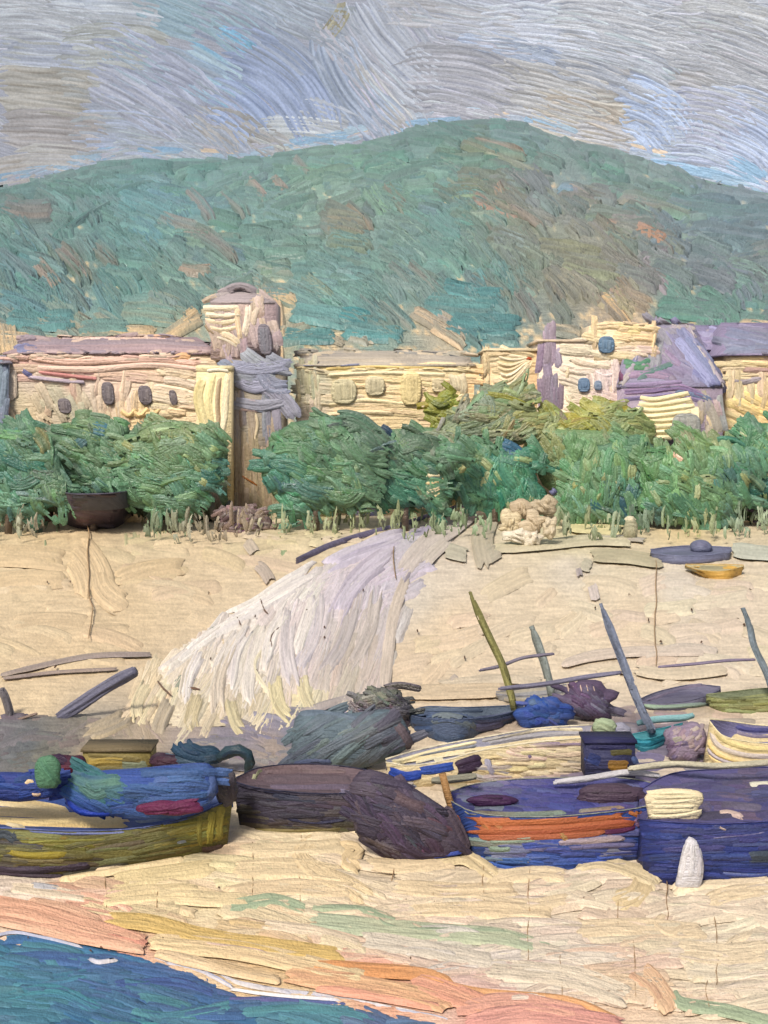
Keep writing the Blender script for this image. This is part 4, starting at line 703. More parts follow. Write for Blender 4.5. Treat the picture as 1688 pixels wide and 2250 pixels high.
fill(w, pl, [(655, 808), (708, 808), (708, 900), (655, 890)], MW, 88, Lr=(50, 80), wr=(10, 18), dens=2.4, bend=4, ja=6, mixr=14, cj=6, th=2.6, dl=.02)
for q, ww, c in [([(712, 892), (800, 880), (870, 886), (930, 892)], 12, (238, 220, 170)), ([(712, 912), (800, 906), (870, 908)], 12, (236, 216, 170)), ([(712, 812), (820, 806), (985, 810)], 11, (234, 206, 132)), ([(712, 824), (840, 820), (990, 824)], 13, (240, 224, 178)), ([(1000, 812), (1010, 850), (1005, 870)], 40, (222, 208, 170)), ([(990, 866), (1005, 874), (1024, 864)], 8, (240, 222, 176))]: stroke(w, pl, q, ww, c, th=4.4, dl=.1)
rf = p['roof']; s = rf.sup
for q, ww, c, c2 in [([(650, 782), (760, 780), (900, 782), (1040, 790)], 14, (172, 162, 142), (150, 144, 134)), ([(655, 796), (780, 792), (900, 792), (1040, 800)], 14, (192, 178, 150), (160, 152, 140)), ([(660, 803), (720, 805), (800, 800)], 8, (128, 130, 146), None), ([(880, 772), (960, 776), (1030, 790)], 4, (90, 90, 86), None)]: stroke(rf, s, q, ww, c, c2, th=3, dl=.2, rag=.03)
for x0, x1, y0, y1, c in [(728, 784, 832, 888, (200, 190, 150)), (802, 846, 826, 870, (208, 196, 156)), (880, 926, 816, 892, (224, 204, 146)), (948, 980, 830, 862, (206, 190, 148))]:
    opening(p, 'window#%d' % x0, x0, x1, y0, y1, Y, c, tuple(int(v * .84) for v in c))
fuzz(w, pl, [(655, 810, 1036, 810), (655, 820, 655, 910)], [(222, 206, 160), (200, 186, 152), (236, 216, 164)]); fuzz(rf, s, [(660, 776, 1030, 780)], [(176, 168, 146), (150, 146, 134), (200, 184, 154)]); finish(r, p, Y)
# --- cream gable in front, fan strokes
Y = 99.
r, p, pl = house('gable_house', 'small cream house with fanned rough plaster left of the violet wall', 1068, 1180, 772, Y, 6, (226, 196, 150), (214, 196, 156), 8)
w = p['wall']; w.layer = .5
fill(w, pl, [(1072, 776), (1176, 776), (1176, 900), (1072, 900)], CMap([(1100, 800, (234, 214, 168)), (1150, 870, (222, 190, 140)), (1080, 860, (222, 186, 130))]), 0, Lr=(40, 80), wr=(12, 22), dens=2, th=1.8, dl=.01)
for k in range(9):
    y = 756 + k * 12; q = [(1082 + abs(k - 3) * 4, y), (1120, y + 14 - k), (1168, 786 - k * .5 + (k > 3) * (k - 3) * 2)]
    stroke(w, pl, q, 10, (238, 224, 188), (220, 196, 142), th=5, dl=.15, rag=.12)
for k in range(4): stroke(w, pl, [(1172 - k * 3, 790), (1150 - k * 5, 825), (1108 + k * 6, 852 + k * 3)], 10, (238, 222, 180), (222, 198, 146), th=5, dl=.15)
stroke(w, pl, [(1150, 790), (1172, 786)], 9, (168, 74, 40), th=2)
fuzz(w, pl, [(1066, 778, 1180, 772), (1068, 780, 1072, 900)], [(226, 204, 156), (214, 190, 146)]); finish(r, p, Y)
# --- white tall house, the shade on its left flank painted violet
Y = 98.
r, p, pl = house('white_house', 'tall white plastered house with blue windows and left flank painted violet as shade', 1184, 1360, 752, Y, 7, (224, 208, 180), None)
o = .12
box(p['roof'], X_(1180, Y), X_(1302, Y), Y - .15, Y + 7.1, Z_(752, Y) + .01, Z_(746, Y), (200, 180, 150))
box(p['upper_storey'], X_(1305, Y), X_(1438, Y), Y - .06, Y + 6.9, Z_(800, Y), Z_(712, Y), (232, 210, 170))
w = p['shaded_flank']; w.label = 'left flank with its shade painted violet grey'
w.layer = .6
fill(w, pl, [(1184, 742), (1236, 742), (1236, 890), (1184, 890)], CMap([(1210, 760, (166, 152, 162)), (1210, 820, (150, 134, 148)), (1210, 880, (146, 130, 140))]), 88, Lr=(60, 110), wr=(16, 26), dens=3, bend=4, ja=8, cj=5, th=2, dl=.02)
w = p['wall']; w.layer = .6
WW = CMap([(1260, 770, (226, 210, 180)), (1320, 790, (232, 214, 184)), (1260, 830, (230, 212, 186)), (1330, 840, (226, 206, 196)), (1260, 890, (234, 216, 178)), (1330, 890, (228, 208, 180)), (1350, 860, (222, 204, 190)), (1340, 930, (220, 200, 176))])
fill(w, pl, [(1240, 758), (1358, 758), (1358, 930), (1240, 915)], WW, lambda x, y: 4 if y < 820 else (80 if x > 1300 and y < 870 else 14), Lr=(50, 95), wr=(14, 26), dens=3, bend=-12, ja=8, mixr=12, cj=4, bw=2.8, th=3.6, dl=.02)
for q, ww, c in [([(1242, 860), (1262, 892), (1310, 900), (1345, 892)], 15, (238, 222, 184)), ([(1244, 840), (1262, 872), (1310, 884), (1346, 876)], 13, (236, 220, 188)), ([(1242, 885), (1270, 906), (1330, 910)], 12, (238, 220, 180)), ([(1246, 765), (1290, 772), (1350, 790)], 15, (236, 222, 186)), ([(1246, 785), (1290, 800), (1350, 808)], 15, (234, 216, 186)), ([(1248, 800), (1246, 840)], 12, (232, 212, 172)), ([(1262, 822), (1290, 816), (1304, 830), (1300, 862)], 9, (240, 230, 210)), ([(1300, 815), (1330, 826), (1354, 820)], 12, (232, 216, 206))]: stroke(w, pl, q, ww, c, th=5, dl=.12)
opening(p, 'window', 1269, 1295, 830, 862, Y, (104, 128, 150), (84, 108, 140)); opening(p, 'window#2', 1305, 1321, 836, 858, Y, (128, 142, 156), (96, 118, 140))
u = p['upper_storey']; pu = Plane(Y - .06); u.layer = .6
fill(u, pu, [(1308, 716), (1436, 716), (1436, 786), (1308, 786)], CMap([(1330, 730, (232, 212, 164)), (1400, 725, (232, 206, 146)), (1400, 770, (230, 210, 184)), (1340, 780, (234, 216, 170)), (1430, 770, (222, 196, 180))]), 4, Lr=(40, 85), wr=(14, 24), dens=3, bend=8, ja=12, mixr=10, cj=4, bw=2.8, th=4, dl=.03)
opening(p, 'upper_window', 1314, 1349, 739, 777, Y - .06, (96, 124, 146), (130, 152, 166))
fuzz(p['upper_storey'], pu, [(1306, 714, 1438, 718), (1436, 720, 1436, 790), (1306, 716, 1306, 760)], [(230, 206, 158), (214, 190, 150)]); fuzz(w, pl, [(1240, 752, 1306, 750)], [(222, 206, 176), (196, 180, 150)]); finish(r, p, Y)
# --- violet roofed house
Y = 96.
r, p, pl = house('violet_house', 'slate violet house with steep dark roof and green awning right of the white house', 1366, 1588, 852, Y, 9, (160, 146, 156), (140, 134, 152), 142, over=2)
rf = p['roof']; s = rf.sup; rf.layer = 1
fill(rf, s, [(1432, 722), (1500, 715), (1585, 845), (1372, 845)], CMap([(1450, 740, (138, 136, 146)), (1520, 760, (136, 134, 160)), (1560, 810, (122, 128, 156)), (1480, 800, (136, 126, 146)), (1400, 820, (142, 122, 138)), (1420, 760, (152, 152, 146))]), 40, Lr=(60, 110), wr=(16, 28), dens=3, bend=8, ja=18, mixr=14, cj=6, th=2.8, dl=.02)
for q, ww, c, c2 in [([(1450, 725), (1442, 770), (1440, 820)], 30, (140, 140, 142), None), ([(1500, 730), (1550, 790), (1590, 850)], 28, (124, 130, 156), (106, 110, 140)), ([(1480, 740), (1530, 800), (1570, 850)], 26, (136, 140, 168), (150, 150, 180)), ([(1366, 792), (1400, 800), (1435, 790)], 14, (62, 116, 82), (84, 136, 92)), ([(1370, 804), (1410, 808), (1432, 800)], 12, (76, 130, 84), None), ([(1395, 830), (1440, 815), (1486, 798)], 18, (84, 116, 106), (112, 120, 116)), ([(1362, 812), (1366, 835), (1362, 850)], 10, (112, 72, 98), None), ([(1370, 825), (1430, 822), (1480, 830)], 16, (148, 128, 146), None)]: stroke(rf, s, q, ww, c, c2, th=3.2, dl=.1)
w = p['wall']; w.layer = 1
for q, ww, c, c2 in [([(1362, 862), (1430, 858), (1500, 852), (1560, 880)], 18, (146, 122, 146), (110, 100, 140)), ([(1364, 878), (1420, 874), (1480, 868), (1560, 885)], 14, (128, 118, 152), (160, 140, 160)), ([(1365, 848), (1430, 846), (1500, 840)], 14, (150, 134, 160), None), ([(1480, 860), (1540, 870), (1570, 886)], 16, (112, 124, 148), None), ([(1550, 880), (1570, 920), (1580, 960)], 26, (176, 168, 150), None), ([(1580, 860), (1584, 900), (1596, 950)], 16, (156, 158, 152), None)]: stroke(w, pl, q, ww, c, c2, th=3.2, dl=.1)
fill(w, pl, [(1500, 880), (1588, 880), (1588, 960), (1500, 960)], CMap([(1540, 920, (206, 188, 150)), (1570, 900, (170, 164, 156))]), 85, Lr=(30, 60), wr=(12, 20), dens=1.6, th=1.6)
fuzz(rf, s, [(1436, 722, 1505, 716), (1505, 716, 1590, 846), (1436, 722, 1368, 845)], [(146, 140, 158), (160, 150, 156), (132, 132, 156), (176, 168, 160)], n=22); finish(r, p, Y)
# --- cream awning tent with grey arch
Y = 92.5
r = thing('awning', 'pale cream ridged awning with grey arched opening below the violet house', 'awning', (X_(1460, Y), Y + 1, float(gz(X_(1460, Y), Y)))); p = MBs()
cl = p['cloth']; n = 12; A0 = [at(1390 + 145 * t, 905 - 40 * math.sin(min(1, t * 1.6) * 1.5) + 30 * t, Y + 2.5) for t in np.linspace(0, 1, n)]; A1 = [at(1388 + 150 * t, 912 + 48 * math.sin(t * 2.2), Y) for t in np.linspace(0, 1, n)]
cl.add(A0 + A1 + [a + np.array([0, 0, -.15]) for a in A0] + [a + np.array([0, 0, -.15]) for a in A1], [(k, k + 1, n + k + 1, n + k) for k in range(n - 1)] + [(2 * n + k, 3 * n + k, 3 * n + k + 1, 2 * n + k + 1) for k in range(n - 1)] + [(n + k, n + k + 1, 3 * n + k + 1, 3 * n + k) for k in range(n - 1)], alb((232, 216, 172)))
cs = Solid(A0 + A1, [(k, k + 1, n + k + 1, n + k) for k in range(n - 1)], Y + .6)
for k in range(8):
    y = 872 + k * 11; x1 = 1530 - abs(k - 2) * 6 if k < 6 else 1478
    stroke(cl, Plane(Y - .1), [(1390 + abs(k - 2.5) * 5, y + 2 * k), (1440, y + 6 + k), (x1, y - 8 + k * 3 + (x1 - 1478) * -.02)], 12, (240, 226, 176), (214, 196, 146), th=5.5, dl=.15, edge=.9, rag=.06)
for px in (1400, 1440, 1532): tube(p['pole#%d' % px], [at(px, 925, Y + .4), (X_(px, Y + .4), Y + .4, float(gz(X_(px, Y), Y)))], .09, (150, 144, 130))
opening(p, 'arched_opening', 1476, 1538, 908, 966, Y - .3, (156, 156, 146), (176, 170, 150))
finish(r, p, Y)
# --- right edge: yellow house with violet roof
Y = 100.
r, p, pl = house('yellow_house', 'yellow cream house under a broad violet roof at the right edge', 1596, 1800, 782, Y, 9, (226, 200, 150), (138, 128, 150), 74, over=12)
w = p['wall']; w.layer = .6
YW = CMap([(1660, 800, (222, 200, 152)), (1680, 820, (178, 150, 136)), (1650, 850, (212, 200, 160)), (1680, 850, (220, 200, 164)), (1620, 860, (210, 196, 160)), (1640, 890, (232, 204, 134)), (1680, 900, (228, 196, 130)), (1620, 920, (216, 196, 146)), (1750, 860, (224, 200, 150))])
fill(w, pl, [(1596, 784), (1780, 784), (1780, 835), (1596, 835)], YW, 2, Lr=(60, 110), wr=(10, 16), dens=3, bend=4, ja=5, cj=5, mixr=12, th=3, dl=.02)
fill(w, pl, [(1596, 835), (1780, 835), (1780, 960), (1596, 960)], YW, lambda x, y: 85 if y < 870 else 24, Lr=(45, 85), wr=(12, 20), dens=2.6, bend=12, ja=10, cj=5, mixr=12, th=3.6, dl=.02)
for q, ww, c in [([(1620, 795), (1700, 800)], 14, (236, 214, 160)), ([(1630, 812), (1700, 815)], 12, (176, 146, 132)), ([(1600, 835), (1640, 838), (1680, 830)], 14, (170, 160, 160))]: stroke(w, pl, q, ww, c, th=3)
rf = p['roof']; s = rf.sup; rf.layer = .8
fill(rf, s, [(1590, 778), (1625, 716), (1790, 716), (1800, 778)], CMap([(1600, 740, (134, 132, 156)), (1660, 730, (140, 128, 148)), (1680, 765, (128, 124, 134)), (1640, 770, (124, 128, 146))]), 6, Lr=(70, 130), wr=(12, 22), dens=3, bend=6, ja=8, cj=6, th=2.6, dl=.02)
finish(r, p, Y)
# --- violet far roofs linking behind
Y = 104.
r, p, pl = house('far_house', 'low violet roofed house between the slate roof and the pale bushy tree', 1500, 1620, 770, Y, 6, (152, 144, 156), (140, 132, 156), 56)
rf = p['roof']; s = rf.sup; rf.layer = .6
fill(rf, s, [(1500, 724), (1640, 720), (1620, 768), (1500, 768)], CMap([(1520, 735, (134, 130, 160)), (1580, 750, (146, 138, 166)), (1610, 740, (150, 140, 150))]), 12, Lr=(60, 110), wr=(10, 20), dens=3, bend=8, ja=10, cj=6, th=2.6, dl=.02)
finish(r, p, Y)

# ================================================================= TREES
def c_in(p, k): return p.mean(0) + (p - p.mean(0)) * k
def tree(name, label, x0, x1, y0, y1, base, pal, ang=30, dens=3.0, Lr=(40, 80), wr=(14, 28), seed=0, extra=(), cat='tree', group=None, trunk=(110, 96, 84), th=3.2, thick=.42, fl=0, stems=1):
    """crown of leafy masses on a tapered trunk with limbs"""
    Y = float(groundY((x0 + x1) / 2, base)); cx, cy = (x0 + x1) / 2, (y0 + y1) / 2
    loc = at(cx, base, Y); root = thing(name, label, cat, loc, group); m = paint_mat('oil_foliage', 88, .30, .8, spec=.4)
    rx, rz = (x1 - x0) / 2 / F * Y, (y1 - y0) / 2 / F * Y; c = at(cx, cy, Y); ry = max(1.0, min(rx, rz * 1.3) * (1 if thick > .3 else .5))
    c = c + np.array([0, ry * .2, 0])
    thk = max(.4, min(rx, rz) * (.2 if thick > .3 else .16))
    ex = (x1 - x0) * .07 if cat == 'tree' else 0; el = squircle(x0 - ex, x1 + ex, y0, y1 + ex * .9, seed, 44, 2.6, .30); b = MB(); V, F2 = pillow(c_in(el, .90), float(c[1]), thk, seed)
    b.add(V, F2, alb(pal(cx, cy) * .9)); sp = Solid(V, F2, float(c[1])); el = [tuple(q) for q in c_in(el, .95)]
    b.layer = .8
    fill(b, sp, el, pal, ang, Lr=Lr, wr=wr, dens=dens, bend=22, ja=38, mixr=22, cj=14, th=th * 1.6, bw=3.3, dl=.02, dry=.10, streak=.75)
    for e in extra: kw = dict(th=5.5, bw=3.2, dl=.12, streak=.9); stroke(b, sp, e[0], e[1], e[2], e[3] if len(e) > 3 else None, **kw)
    if cat == 'tree':
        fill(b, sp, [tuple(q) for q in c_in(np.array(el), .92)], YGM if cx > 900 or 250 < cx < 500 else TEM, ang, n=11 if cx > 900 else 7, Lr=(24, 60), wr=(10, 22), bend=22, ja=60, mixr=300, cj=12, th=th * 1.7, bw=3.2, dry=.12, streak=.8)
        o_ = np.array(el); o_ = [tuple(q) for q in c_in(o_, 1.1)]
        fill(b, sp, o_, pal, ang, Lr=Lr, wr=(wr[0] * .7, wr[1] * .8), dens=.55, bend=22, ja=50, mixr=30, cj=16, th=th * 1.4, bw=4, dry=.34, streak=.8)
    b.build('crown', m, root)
    t = MB(); zt = c[2]; z0 = loc[2] - .2
    for s_ in range(stems):
        dx = (s_ - (stems - 1) / 2) * rx * .5
        tube(t, [(loc[0] + dx, c[1], z0), (loc[0] + dx * .9 + .1, c[1], z0 + (zt - z0) * .5), (loc[0] + dx * .7, c[1], zt)], [.32, .24, .14], trunk)
        for k in (-1, 1): tube(t, [(loc[0] + dx * .9, c[1], z0 + (zt - z0) * .55), (loc[0] + dx * .9 + k * rx * .3, c[1] - .3, z0 + (zt - z0) * .85)], [.14, .07], trunk)
    t.build('trunk', m, root)
    return root
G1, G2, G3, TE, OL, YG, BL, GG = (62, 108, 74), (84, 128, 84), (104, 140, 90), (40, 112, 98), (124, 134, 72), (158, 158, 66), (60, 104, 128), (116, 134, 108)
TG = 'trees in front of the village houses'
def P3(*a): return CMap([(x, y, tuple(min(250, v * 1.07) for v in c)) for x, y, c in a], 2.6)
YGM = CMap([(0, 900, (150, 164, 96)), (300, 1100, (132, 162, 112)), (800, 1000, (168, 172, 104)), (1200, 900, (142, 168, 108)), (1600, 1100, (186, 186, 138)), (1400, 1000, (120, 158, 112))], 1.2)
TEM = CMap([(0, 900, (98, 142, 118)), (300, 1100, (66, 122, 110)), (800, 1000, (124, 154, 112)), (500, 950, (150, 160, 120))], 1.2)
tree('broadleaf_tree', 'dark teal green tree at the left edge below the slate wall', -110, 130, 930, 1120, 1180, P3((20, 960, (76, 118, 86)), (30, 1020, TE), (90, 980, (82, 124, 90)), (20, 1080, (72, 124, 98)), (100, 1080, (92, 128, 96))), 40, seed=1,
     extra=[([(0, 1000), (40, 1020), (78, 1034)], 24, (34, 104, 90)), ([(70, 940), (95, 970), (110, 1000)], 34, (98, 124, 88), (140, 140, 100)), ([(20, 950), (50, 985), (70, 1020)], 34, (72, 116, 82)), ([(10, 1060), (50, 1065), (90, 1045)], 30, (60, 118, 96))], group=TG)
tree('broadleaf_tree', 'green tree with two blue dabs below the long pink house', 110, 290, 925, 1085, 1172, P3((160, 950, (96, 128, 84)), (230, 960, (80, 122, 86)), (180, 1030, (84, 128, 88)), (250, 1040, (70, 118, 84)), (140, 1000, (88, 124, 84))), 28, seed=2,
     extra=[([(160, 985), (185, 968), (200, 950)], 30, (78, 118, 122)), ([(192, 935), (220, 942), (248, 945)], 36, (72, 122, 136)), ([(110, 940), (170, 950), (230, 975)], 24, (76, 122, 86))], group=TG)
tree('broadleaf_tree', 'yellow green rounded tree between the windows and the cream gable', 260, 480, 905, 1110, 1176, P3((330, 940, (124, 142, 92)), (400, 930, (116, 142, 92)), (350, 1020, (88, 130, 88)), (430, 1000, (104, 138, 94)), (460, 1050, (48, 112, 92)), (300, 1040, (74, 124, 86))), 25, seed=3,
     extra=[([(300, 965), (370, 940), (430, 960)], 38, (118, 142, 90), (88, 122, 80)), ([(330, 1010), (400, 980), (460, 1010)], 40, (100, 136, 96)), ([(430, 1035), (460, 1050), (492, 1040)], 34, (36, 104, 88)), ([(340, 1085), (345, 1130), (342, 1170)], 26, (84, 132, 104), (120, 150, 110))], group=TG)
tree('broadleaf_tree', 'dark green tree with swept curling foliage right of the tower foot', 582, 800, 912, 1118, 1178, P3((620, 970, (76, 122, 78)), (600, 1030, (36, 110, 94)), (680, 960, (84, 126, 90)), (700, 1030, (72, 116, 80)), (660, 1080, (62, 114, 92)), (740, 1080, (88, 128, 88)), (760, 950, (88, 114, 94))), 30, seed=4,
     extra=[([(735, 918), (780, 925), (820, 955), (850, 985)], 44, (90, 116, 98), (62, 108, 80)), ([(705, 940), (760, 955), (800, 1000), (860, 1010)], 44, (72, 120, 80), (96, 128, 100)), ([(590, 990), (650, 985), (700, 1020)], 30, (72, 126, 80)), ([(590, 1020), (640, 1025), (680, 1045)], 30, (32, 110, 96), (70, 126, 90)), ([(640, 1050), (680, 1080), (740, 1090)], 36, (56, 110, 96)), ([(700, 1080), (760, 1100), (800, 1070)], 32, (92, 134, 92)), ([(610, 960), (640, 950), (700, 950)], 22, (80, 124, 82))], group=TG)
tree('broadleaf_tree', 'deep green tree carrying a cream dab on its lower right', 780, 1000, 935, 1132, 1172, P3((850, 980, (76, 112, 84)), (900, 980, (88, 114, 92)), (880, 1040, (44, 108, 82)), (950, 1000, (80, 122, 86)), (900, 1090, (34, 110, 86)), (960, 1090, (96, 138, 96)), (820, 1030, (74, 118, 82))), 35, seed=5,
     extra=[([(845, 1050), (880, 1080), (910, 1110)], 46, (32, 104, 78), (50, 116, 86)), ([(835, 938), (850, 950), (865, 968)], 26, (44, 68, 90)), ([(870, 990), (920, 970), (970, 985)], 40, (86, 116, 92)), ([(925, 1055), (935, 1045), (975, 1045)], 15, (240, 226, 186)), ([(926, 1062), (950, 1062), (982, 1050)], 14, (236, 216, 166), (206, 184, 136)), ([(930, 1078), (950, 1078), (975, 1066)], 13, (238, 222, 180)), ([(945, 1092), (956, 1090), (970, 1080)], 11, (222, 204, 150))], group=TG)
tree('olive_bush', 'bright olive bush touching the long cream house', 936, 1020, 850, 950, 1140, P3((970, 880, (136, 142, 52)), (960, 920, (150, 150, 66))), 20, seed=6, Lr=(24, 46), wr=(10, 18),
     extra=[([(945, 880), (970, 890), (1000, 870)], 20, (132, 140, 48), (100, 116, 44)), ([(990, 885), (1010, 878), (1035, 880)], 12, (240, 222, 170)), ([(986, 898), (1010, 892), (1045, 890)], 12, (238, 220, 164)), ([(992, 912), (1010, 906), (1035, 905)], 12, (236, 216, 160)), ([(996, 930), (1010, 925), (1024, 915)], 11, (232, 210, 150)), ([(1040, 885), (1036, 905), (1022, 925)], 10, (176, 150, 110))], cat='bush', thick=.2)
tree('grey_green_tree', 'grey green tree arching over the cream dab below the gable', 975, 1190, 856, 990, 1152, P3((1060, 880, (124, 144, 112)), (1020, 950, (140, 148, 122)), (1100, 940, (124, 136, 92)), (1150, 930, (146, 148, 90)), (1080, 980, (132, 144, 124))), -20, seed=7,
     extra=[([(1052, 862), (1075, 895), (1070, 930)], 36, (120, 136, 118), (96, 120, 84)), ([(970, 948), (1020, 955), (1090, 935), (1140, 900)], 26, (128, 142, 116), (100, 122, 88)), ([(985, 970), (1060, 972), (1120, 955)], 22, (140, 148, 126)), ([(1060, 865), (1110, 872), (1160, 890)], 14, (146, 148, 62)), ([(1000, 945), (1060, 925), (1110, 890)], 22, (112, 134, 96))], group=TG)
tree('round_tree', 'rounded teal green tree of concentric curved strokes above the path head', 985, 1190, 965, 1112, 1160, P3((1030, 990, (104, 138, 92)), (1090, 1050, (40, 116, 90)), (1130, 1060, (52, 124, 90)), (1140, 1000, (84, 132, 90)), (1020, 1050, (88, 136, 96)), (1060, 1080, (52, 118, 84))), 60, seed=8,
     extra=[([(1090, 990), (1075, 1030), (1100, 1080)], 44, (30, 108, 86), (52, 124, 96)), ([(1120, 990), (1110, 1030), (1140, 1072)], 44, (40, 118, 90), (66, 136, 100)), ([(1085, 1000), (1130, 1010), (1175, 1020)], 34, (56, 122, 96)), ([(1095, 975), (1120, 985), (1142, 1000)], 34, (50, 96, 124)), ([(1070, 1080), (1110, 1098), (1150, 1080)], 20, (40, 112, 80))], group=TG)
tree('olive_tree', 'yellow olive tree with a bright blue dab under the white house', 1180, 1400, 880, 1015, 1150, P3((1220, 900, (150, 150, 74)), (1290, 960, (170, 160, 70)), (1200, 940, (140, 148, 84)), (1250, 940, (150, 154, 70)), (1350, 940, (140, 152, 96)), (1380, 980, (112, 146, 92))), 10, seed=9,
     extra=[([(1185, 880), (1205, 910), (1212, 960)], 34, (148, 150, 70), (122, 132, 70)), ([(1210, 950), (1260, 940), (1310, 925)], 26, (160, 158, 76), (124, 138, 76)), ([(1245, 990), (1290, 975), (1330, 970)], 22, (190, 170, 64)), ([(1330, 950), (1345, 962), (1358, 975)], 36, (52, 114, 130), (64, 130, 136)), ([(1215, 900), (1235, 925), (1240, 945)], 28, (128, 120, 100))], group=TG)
tree('broadleaf_tree', 'mid green tree with navy dabbed foot right of the round teal tree', 1240, 1460, 958, 1142, 1166, P3((1290, 1000, (100, 142, 88)), (1360, 1000, (84, 138, 90)), (1300, 1070, (92, 140, 92)), (1390, 1100, (50, 96, 96)), (1430, 1060, (52, 96, 104)), (1420, 990, (92, 144, 88)), (1330, 1100, (92, 140, 96))), 70, seed=10,
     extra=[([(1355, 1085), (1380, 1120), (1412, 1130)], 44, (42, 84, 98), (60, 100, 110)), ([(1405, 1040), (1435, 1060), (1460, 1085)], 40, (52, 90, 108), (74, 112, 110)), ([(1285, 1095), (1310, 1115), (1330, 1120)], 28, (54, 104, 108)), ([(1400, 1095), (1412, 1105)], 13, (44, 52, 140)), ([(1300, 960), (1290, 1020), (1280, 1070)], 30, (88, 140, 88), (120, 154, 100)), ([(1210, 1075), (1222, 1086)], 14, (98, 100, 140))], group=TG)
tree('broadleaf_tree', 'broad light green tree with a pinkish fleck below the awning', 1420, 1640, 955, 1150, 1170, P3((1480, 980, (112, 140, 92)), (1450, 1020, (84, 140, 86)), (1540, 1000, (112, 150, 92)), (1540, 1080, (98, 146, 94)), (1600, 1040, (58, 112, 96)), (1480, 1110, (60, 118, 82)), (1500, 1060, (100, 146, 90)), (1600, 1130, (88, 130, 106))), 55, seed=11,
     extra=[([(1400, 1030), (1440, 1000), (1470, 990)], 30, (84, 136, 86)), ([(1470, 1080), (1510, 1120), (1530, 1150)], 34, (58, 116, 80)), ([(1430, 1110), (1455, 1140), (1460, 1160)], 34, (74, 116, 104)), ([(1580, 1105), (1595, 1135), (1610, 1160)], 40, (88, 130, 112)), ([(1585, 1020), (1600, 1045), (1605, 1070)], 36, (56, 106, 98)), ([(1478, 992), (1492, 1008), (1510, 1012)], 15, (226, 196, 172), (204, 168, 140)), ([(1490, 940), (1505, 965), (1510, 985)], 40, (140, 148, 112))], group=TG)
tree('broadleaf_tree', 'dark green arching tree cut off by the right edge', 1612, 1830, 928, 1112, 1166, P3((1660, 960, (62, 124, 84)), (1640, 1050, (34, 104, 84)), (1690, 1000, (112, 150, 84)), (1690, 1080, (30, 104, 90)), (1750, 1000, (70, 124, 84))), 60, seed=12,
     extra=[([(1688, 935), (1650, 960), (1632, 1000), (1640, 1035)], 34, (54, 120, 78), (84, 140, 92)), ([(1680, 960), (1660, 1000), (1665, 1040)], 24, (84, 138, 84)), ([(1620, 1060), (1660, 1072), (1710, 1060)], 36, (30, 102, 88)), ([(1640, 1100), (1670, 1110), (1700, 1100)], 24, (60, 122, 88)), ([(1640, 1000), (1636, 1025)], 14, (206, 196, 150))], group=TG)
tree('pale_bush', 'pale yellow green bushy tree before the yellow house', 1562, 1642, 745, 822, 1100, P3((1590, 780, (206, 198, 148)), (1620, 790, (196, 196, 140)), (1600, 810, (176, 184, 120))), -50, seed=13, Lr=(24, 44), wr=(7, 13), thick=.2,
     extra=[([(1565, 755), (1590, 775), (1605, 790)], 9, (222, 214, 166)), ([(1605, 750), (1608, 780)], 8, (190, 184, 140)), ([(1640, 760), (1620, 785)], 8, (206, 200, 150))])
def hedge(label, poly, base, pal, ang, seed):
    q = np.array(poly, float); Y = float(groundY(q[:, 0].mean(), base)); V, Fc = pillow(resample(list(poly) + [poly[0]], 61)[0][:-1], Y, 1.2, seed); b = MB(); b.add(V, Fc, alb(pal(q[:, 0].mean(), q[:, 1].mean()))); s_ = Solid(V, Fc, Y); b.layer = .5
    fill(b, s_, poly, pal, ang, Lr=(40, 90), wr=(14, 28), dens=2.2, bend=14, ja=30, mixr=24, cj=8, th=2.6, dl=.006, dry=.22)
    tag(b.build('hedge', paint_mat('oil_foliage', 88, .30, .8, spec=.4), origin=at(q[:, 0].mean(), base, Y)), label, 'hedge', 'hedges behind the row of trees')
hedge('loose green and mauve hedge behind the trees left of the tower', [(-120, 960), (60, 950), (300, 945), (480, 950), (498, 1060), (480, 1125), (300, 1130), (100, 1125), (-120, 1125)], 1150, CMap([(20, 1000, (80, 126, 96)), (250, 1010, (88, 128, 92)), (430, 990, (104, 138, 96)), (100, 1100, (140, 142, 116)), (250, 1100, (134, 140, 118)), (350, 1110, (128, 140, 112)), (440, 1100, (130, 126, 112))], 2.6), 60, 81)
hedge('green hedge between the tower foot and the path head', [(590, 960), (780, 950), (990, 950), (995, 1100), (930, 1115), (700, 1120), (600, 1090)], 1140, CMap([(650, 1000, (84, 126, 88)), (850, 1000, (82, 124, 88)), (700, 1090, (140, 160, 112)), (950, 1060, (92, 138, 96)), (860, 1100, (120, 150, 110))], 2.6), 20, 82)
hedge('bright green hedge below the white and violet houses', [(1180, 940), (1370, 950), (1460, 985), (1560, 960), (1800, 960), (1800, 1110), (1640, 1135), (1400, 1140), (1230, 1090), (1180, 1040)], 1150, CMap([(1230, 980, (140, 150, 90)), (1300, 1040, (104, 146, 94)), (1450, 980, (110, 146, 92)), (1550, 1000, (120, 150, 100)), (1500, 1100, (98, 142, 96)), (1620, 980, (150, 160, 110)), (1620, 1100, (110, 142, 104)), (1250, 1090, (130, 150, 104))], 2.6), 60, 83)
